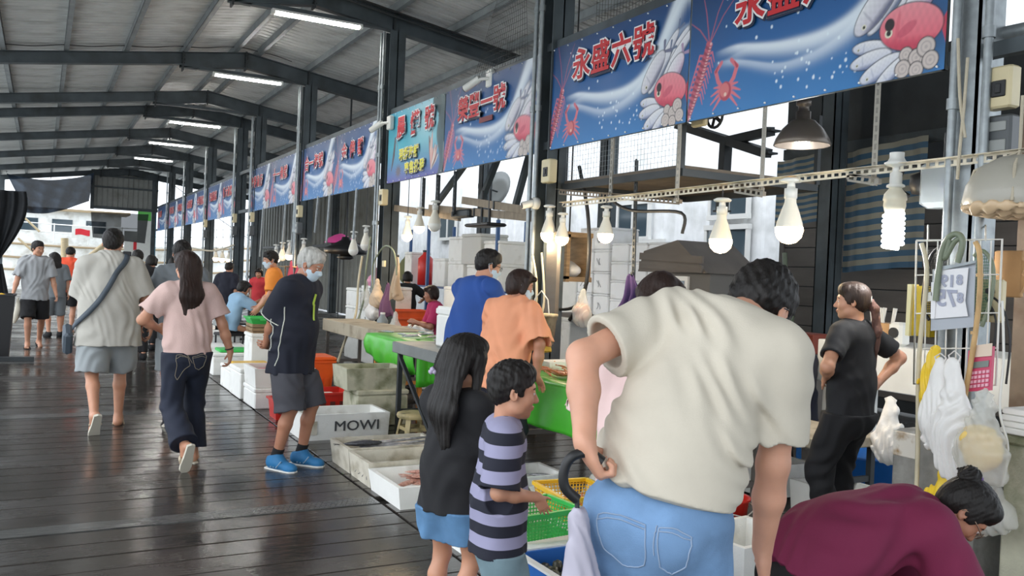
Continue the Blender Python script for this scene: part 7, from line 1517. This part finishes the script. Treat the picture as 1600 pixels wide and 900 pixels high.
# 14 blue tee man, 15 peach woman
L14 = loc_at(728, 470, 6.75); J = person('man in royal blue tee with glasses and mask bending over the stall', L14, -1.30, 1.76, 'mid', .22, .15, 0, 0, head=(-.40, .25, 0), hair='crop', mask=MASKB, vox=.007, Lh=dict(t=(-.16, .36, .92), pole=(-.8, -.6, 0)), Rh=dict(t=(.18, .36, .92), pole=(.8, -.6, 0)), shirt=dict(m=ROYAL, loose=.03, hem=-.16, sleeve=.95, slw=1.15, amp=.012, dirs=(((.9, .2, .3), 30), ((.5, -.4, .6), 24))), pants=dict(m=BLKP, len=1.9, loose=.02), shoes=dict(kind='sneaker', m=BLKP, m2=BLKP)); glasses(J, GLF)
L15 = loc_at(787, 500, 6.05); r15 = -1.02; hR = local(PD(838, 588, 5.95), L15, r15)
person('short haired woman in peach tee leaning on the green clothed table', L15, r15, 1.60, 'tan', .26, .12, 0, 0, head=(-.70, .15, 0), hair='bob', hairm=BRHAIR, mask=MASKB, girth=1.12, vox=.0065, Rh=dict(t=hR, pole=(.7, -.5, .2), f=(.1, .5, -.55), n=(-.1, -.5, -.8), curl=(.15, .15, .2, .2)), Lh=dict(t=(-.2, .36, .80), pole=(-.8, -.6, 0)), shirt=dict(m=PEACH, loose=.028, hem=-.14, sleeve=.98, slw=1.15, bust=1, amp=.009, seed=6), pants=dict(m=DNAVY, len=1.9, loose=.02), shoes=dict(kind='boot', m=BOOTM))
# 16 girl
L16 = loc_at(708, 700, 3.62); r16 = -1.10
def girl_hair(J):
    return long_hair(.36, .085)(J)+[rc(J['hc']+J['Rh'] @ (V(x*.085, .02, .03)*J['hs']), J['hc']+J['Rh'] @ (V(x*.10, .005, -.13)*J['hs'])+J['Ru'] @ V(0, 0, -.06), .030*J['hs'], .016*J['hs'], .03) for x in (-1, 1)]
def braid(J):
    C, R, s = J['hc'], J['Rh'], J['hs']; P = [C+R @ (V(-.060, -.075, .09)*s), C+R @ (V(-.088, -.090, .02)*s), C+R @ (V(-.090, -.105, -.06)*s)]
    b = MB(); Q = smooth([Vector(p) for p in P], 8)
    for i, p in enumerate(Q):
        for k in (-1, 1): b.lathe([(.001, -.012*s), (.010*s, 0), (.001, .012*s)], p+Vector(R @ V(k*.006*s, 0, 0)), 6)
    b.obj('braid', HB, J['root'])
    e = Q[-1]; b = MB()
    for i in range(9): b.lathe([(.001, -.012), (.011, -.005), (.012, .004), (.001, .012)], e+Vector((.014*math.cos(i*.7), .014*math.sin(i*.7), .006*math.sin(i*2))), 7)
    b.obj('scrunchie', mat('lilac_scrunchie', S(176, 166, 190), .7), J['root'])
J = person('girl with long black hair in black tee and blue denim shorts', L16, r16, 1.26, 'mid', .02, .06, 0, 0, head=(-.35, .12, 0), kid=True, hs=1.28, hair='long', hairvol=1.2, girth=.92, vox=.005, Rh=dict(t=(.13, .15, .60), pole=(.7, -.9, 0), f=(-.3, .6, -.6), n=(-.8, 0, .2)), Lh=dict(t=(-.05, .23, .64), pole=(-.9, -.4, 0), f=(.4, .8, -.2), n=(.6, 0, .3)), extras=dict(hair=girl_hair, add=braid),
    shirt=dict(m=BLKT, loose=.03, hem=-.10, flare=.03, sleeve=.85, slw=1.2, amp=.006), pants=dict(m=DENS, len=.62, loose=.05, wid=1.12, amp=.007), shoes=dict(kind='slip', m=SOLE, m2=BEIGES))
# 17 boy
L17 = loc_at(783, 700, 3.28); r17 = -1.98
STR = bpy.data.materials.new('striped_jersey'); STR.use_nodes = True; _n = STR.node_tree.nodes; _l = STR.node_tree.links; _b = _n['Principled BSDF']; _b.inputs['Roughness'].default_value = .85
_t = _n.new('ShaderNodeTexCoord'); _s = _n.new('ShaderNodeSeparateXYZ'); _l.new(_t.outputs['Object'], _s.inputs[0])
_m = _n.new('ShaderNodeMath'); _m.operation = 'MULTIPLY'; _m.inputs[1].default_value = 1/.086; _l.new(_s.outputs['Z'], _m.inputs[0]); _f = _n.new('ShaderNodeMath'); _f.operation = 'FRACT'; _l.new(_m.outputs[0], _f.inputs[0]); _g = _n.new('ShaderNodeMath'); _g.operation = 'GREATER_THAN'; _g.inputs[1].default_value = .5; _l.new(_f.outputs[0], _g.inputs[0])
_x = _n.new('ShaderNodeMix'); _x.data_type = 'RGBA'; _x.inputs[6].default_value = S(150, 148, 176)+(1,); _x.inputs[7].default_value = S(28, 30, 44)+(1,); _l.new(_g.outputs[0], _x.inputs[0]); _l.new(_x.outputs[2], _b.inputs['Base Color'])
J = person('boy in navy and lilac striped tee and teal denim shorts, hand on his belly', L17, r17, 1.19, 'mid', .0, .06, 0, 0, head=(.02, .10, 0), kid=True, hs=1.30, hair='crop', hairvol=1.1, vox=.0042, jaw=.95, Rh=dict(t=(.10, .135, .70), pole=(.5, -1, -.25), f=(-.15, .45, -.75), n=(-.8, -.2, .1), curl=(.2, .25, .3, .3), th=.2), Lh=dict(t=(-.17, .0, .50), pole=(-.6, -1, 0)),
    shirt=dict(m=STR, loose=.03, hem=-.13, flare=.03, sleeve=.92, slw=1.25, amp=.005), pants=dict(m=TEAL, len=.80, loose=.045, wid=1.12, amp=.006), shoes=dict(kind='slip', m=SOLE, m2=BEIGES))
# 18 the bending man in cream
L18 = loc_at(1028, 780, 2.2); r18 = -.88
hl = local(PD(914, 694, 2.12), L18, r18); hr = local(PD(1190, 868, 2.34), L18, r18)
J = person('bending man in cream tee and light blue jeans, largest figure, seen from behind', L18, r18, 1.80, 'fair', .26, .36, .25, -.20, head=(-.14, .90, .16), hair='crop', girth=.94, sw=.93, headoff=(.0, .05, -.035), vox=.005,
    Lh=dict(t=hl, pole=(-1, -.3, .35), f=(.35, .3, -.85), n=(.75, .5, .3), curl=(1.1, 1.15, 1.2, 1.2), th=.9), Rh=dict(t=hr, pole=(.05, -1, -.1), f=(.1, .15, -1), n=(-1, .1, 0), curl=(.35, .45, .5, .6)),
    shirt=dict(m=CREAMT, loose=.022, hem=.05, flare=.008, sleeve=.74, slw=1.0, amp=.007, dirs=(((.90, .2, .38), 44), ((.93, -.2, .25), 33), ((.7, .3, .62), 52)), seed=14), pants=dict(m=LDEN, len=1.9, loose=.014, rise=.10, amp=.004), shoes=dict(kind='sneaker', m=BLKP, m2=SOLE)); glasses(J, GLF)
STG = mat('denim_stitch', S(140, 158, 182), .7); pockets(J, STG, .135, 1.25, -.05); S0, E, W = J['arms'][-1]
LW = Vector(W)
h0 = PD(908, 718, 2.10); t = thing('folded_umbrella', 'folded lilac grey umbrella with black crook handle in the hand of the bending man', 'umbrella', h0)
MB().tube(smooth([(.05, -.02, -.005), (.02, 0, .015), (-.02, .012, .005), (-.035, .02, -.03), (-.03, .02, -.07), (0, .01, -.10)]), .013, 8).obj('crook_handle', BLACK, t)
MB().cyl((0, .01, -.10), (.05, .03, -.70), .006, seg=8).obj('shaft', STEELD, t)
link('canopy', sdf_mesh('canopy', [rc((.01, .015, -.14), (.03, .02, -.34), .022, .05, .03), rc((.03, .02, -.34), (.05, .03, -.62), .05, .018, .03)], .006, folds(.007, (((1, .2, .1), 90), ((.3, 1, 0), 80)), 3)), mat('lilac_nylon', S(176, 172, 186), .5), t)
# 19 the woman hidden behind him
L19 = loc_at(1034, 600, 3.0); person('woman with dark hair in a pale rose blouse, mostly hidden behind the bending man', L19, -.6, 1.60, 'mid', .25, .12, 0, 0, head=(.1, .35, 0), hair='long', hairm=BRHAIR, vox=.007, extras=dict(hair=long_hair(.28)), Lh=dict(t=(-.10, .32, .98), pole=(-.5, -.6, -.6)), shirt=dict(m=ROSE, loose=.05, hem=-.34, flare=.05, sleeve=.95, slw=1.3), pants=dict(m=DNAVY, len=1.9, loose=.02), shoes=dict(kind='sneaker', m=BLKP, m2=BLKP))
# 20 the woman in black, hands on hips
L20 = Vector((4.24, 3.52, 0)); r20 = .12
STREAK = hairmat('hair_streaked', S(52, 38, 31)); TAIL = hairmat('hair_rose_blond', S(96, 68, 60))
def tail(J):
    C, R, s = J['hc'], J['Rh'], J['hs']
    def p(x, y, z): return C+R @ (V(x, y, z)*s)
    a = p(0, -.105, .02); b_ = p(.0, -.14, -.01)-V(0, 0, .03); c = b_-V(-.02, .01, .13); d = b_-V(-.03, -.0, .37)
    link('ponytail', sdf_mesh('ponytail', [rc(a, b_, .020*s, .026*s, .02), rc(b_, c, .026*s, .027*s, .02), rc(c, d, .027*s, .006*s, .02)], .006, groove(np.array(a), np.eye(3), .003, 20)), TAIL, J['root'])
    MB().tube([Vector(p(.022*math.cos(q), -.112, .018+.022*math.sin(q))) for q in np.linspace(0, 6.3, 14)], .009*s, 6).obj('hair_tie', WHITEP, J['root'])
J = person('woman in black tee and trousers with a pale ponytail, hands on hips', L20, r20, 1.57, 'mid', -.02, .04, 0, 0, head=(.62, .02, 0), hair='tied', hairm=STREAK, vox=.006, girth=1.05,
    Lh=dict(t=(-.16, .06, 1.00), pole=(-.9, -.5, -.1), f=(.6, .5, -.2), n=(.3, -.6, -.5), curl=(.3, .3, .35, .4)), Rh=dict(t=(.19, -.06, .97), pole=(1, -.3, 0), f=(-.7, -.2, -.25), n=(-.2, .9, 0), curl=(.3, .3, .35, .4)),
    Lf=dict(t=(-.12, .02, .08), yaw=.35), Rf=dict(t=(.14, .10, .08), yaw=-.25), extras=dict(add=tail), shirt=dict(m=BLKT, loose=.012, hem=-.05, sleeve=.68, amp=.006, seed=4), pants=dict(m=BLKP, len=1.62, loose=.03, rise=.08, amp=.012), shoes=dict(kind='boot', m=BOOTM))
# 21 the seated person in a grey cap
L21 = loc_at(1246, 600, 7.1); r21 = 1.75
def cap(J):
    C, R, s = J['hc'], J['Rh'], J['hs']
    def p(x, y, z): return C+R @ (V(x, y, z)*s)
    c_ = link('cap', sdf_mesh('cap', [el(p(0, -.012, .045), V(.092, .110, .092)*s, .02, R, cap=(p(0, 0, .03), R @ V(0, .12, -1)))], .007), MGREY, J['root']); b = MB(); b.grid(lambda i, j: tuple(p((i-.5)*.15*(1-.35*j*j), .085+.075*j-.05*(2*i-1)**2, .040-.02*j-.015*(2*i-1)**2)), 10, 4); solid(b.obj('peak', MGREY, c_), .006)
def gloves(J):
    for sd in (1, -1):
        S0, E, W = J['arms'][sd]; d = unit(W-E); s = J['s']; pr, _ = hand_prims(W, d, V(-sd, .1, -.3), 1, s*1.12, (.5, .5, .6, .6)); link('glove', sdf_mesh('glove', pr, .007), mat('red_rubber', S(200, 40, 52), .4), J['root']); link('glove_cuff', sdf_mesh('glove_cuff', [rc(W-d*.10*s, W+d*.01*s, .050*s, .040*s, .02, cap=(W-d*.09*s, -d))], .007), mat('cream_rubber', S(214, 196, 150), .5), J['root'])
def both(J): cap(J); gloves(J)
person('person in dark navy with grey cap and red gloves, seated beyond the bending man', L21, r21, 1.60, 'tan', .22, .15, 0, 0, head=(.0, .25, 0), hair='crop', vox=.0075, pelvis=(0, 0, .50), Lf=dict(t=(-.14, .36, .08)), Rf=dict(t=(.14, .36, .08)), Lh=dict(t=(-.14, .44, .64), pole=(-.7, -.3, -.6)), Rh=dict(t=(.16, .44, .64), pole=(.7, -.3, -.6)), extras=dict(add=both), shirt=dict(m=DNAVY, loose=.03, hem=-.08, sleeve=.95), pants=dict(m=BLKP, len=1.9, loose=.03), shoes=dict(kind='boot', m=BOOTM))
t = thing('plastic_stool', 'hidden stool under the grey capped person', 'stool', L21, .2); MB().lathe([(.001, .40), (.15, .40), (.16, .38), (.15, .35)], seg=14).obj('seat', BLUE, t)
for a in range(4): qq = PI/4+a*PI/2; MB().beam((math.cos(qq)*.11, math.sin(qq)*.11, .38), (math.cos(qq)*.17, math.sin(qq)*.17, 0), .04, .02, (math.cos(qq), math.sin(qq), 0)).obj('leg', BLUE, t)
# 22 the crouching woman in magenta
L22 = loc_at(1262, 862, 2.95); r22 = -1.93
def bun(J):
    C, R, s = J['hc'], J['Rh'], J['hs']
    def p(x, y, z): return C+R @ (V(x, y, z)*s)
    P = [el(p(0, -.10, .085), V(.046, .04, .042)*s, .015, R)]
    for i in range(6): P.append(rc(p(0, -.11, .085), p(.030*math.cos(i), -.128-.010*math.sin(i*2), .085+.024*math.sin(i)), .016*s, .006*s, .01))
    link('hair_bun', sdf_mesh('hair_bun', P, .005, groove(np.array(p(0, -.1, .085)), R, .003, 14)), HB, J['root'])
    MB().tube([Vector(p(.036*math.cos(q), -.082+.01*math.sin(q*5), .078+.036*math.sin(q))) for q in np.linspace(0, 6.3, 20)], .011*s, 6).obj('scrunchie', mat('violet_band', S(110, 80, 140), .7), J['root'])
J = person('woman in magenta tee crouching on a low stool at bottom right', L22, r22, 1.58, 'tan', 1.08, .38, 0, 0, head=(-.42, .72, .1), hair='bun', girth=1.08, vox=.0055, pelvis=(0, 0, .54), Lf=dict(t=(-.17, .36, .08)), Rf=dict(t=(.17, .34, .08)), Lh=dict(t=(-.12, .60, .24), pole=(-.9, -.2, -.3)), Rh=dict(t=(.14, .58, .24), pole=(.9, -.2, -.3)), extras=dict(add=bun),
    shirt=dict(m=MAG, loose=.03, hem=-.05, flare=.02, sleeve=.98, slw=1.2, amp=.009, seed=9), pants=dict(m=BLKP, len=1.9, loose=.03), shoes=dict(kind='boot', m=BOOTM)); glasses(J, mat('thin_metal', S(150, 130, 110), .3, .8))
for sd in (1, -1):
    S0, E, W = J['arms'][sd]; link('arm_cover', sdf_mesh('arm_cover', [rc(S0+(E-S0)*.6, E, .052*J['s'], .050*J['s'], .03), rc(E, W, .050*J['s'], .038*J['s'], .02)], .008), BLKT, J['root'])
t = thing('blue_stool', 'low bright blue stool under the crouching woman', 'stool', L22, .3); MB().lathe([(.001, .40), (.14, .40), (.155, .39), (.16, .37), (.15, .35)], seg=18, sx=1.1).obj('seat', BLUE, t)
for a in range(4): qq = PI/4+a*PI/2; MB().beam((math.cos(qq)*.11, math.sin(qq)*.11, .38), (math.cos(qq)*.16, math.sin(qq)*.16, 0), .05, .02, (math.cos(qq), math.sin(qq), 0)).obj('leg', BLUE, t)
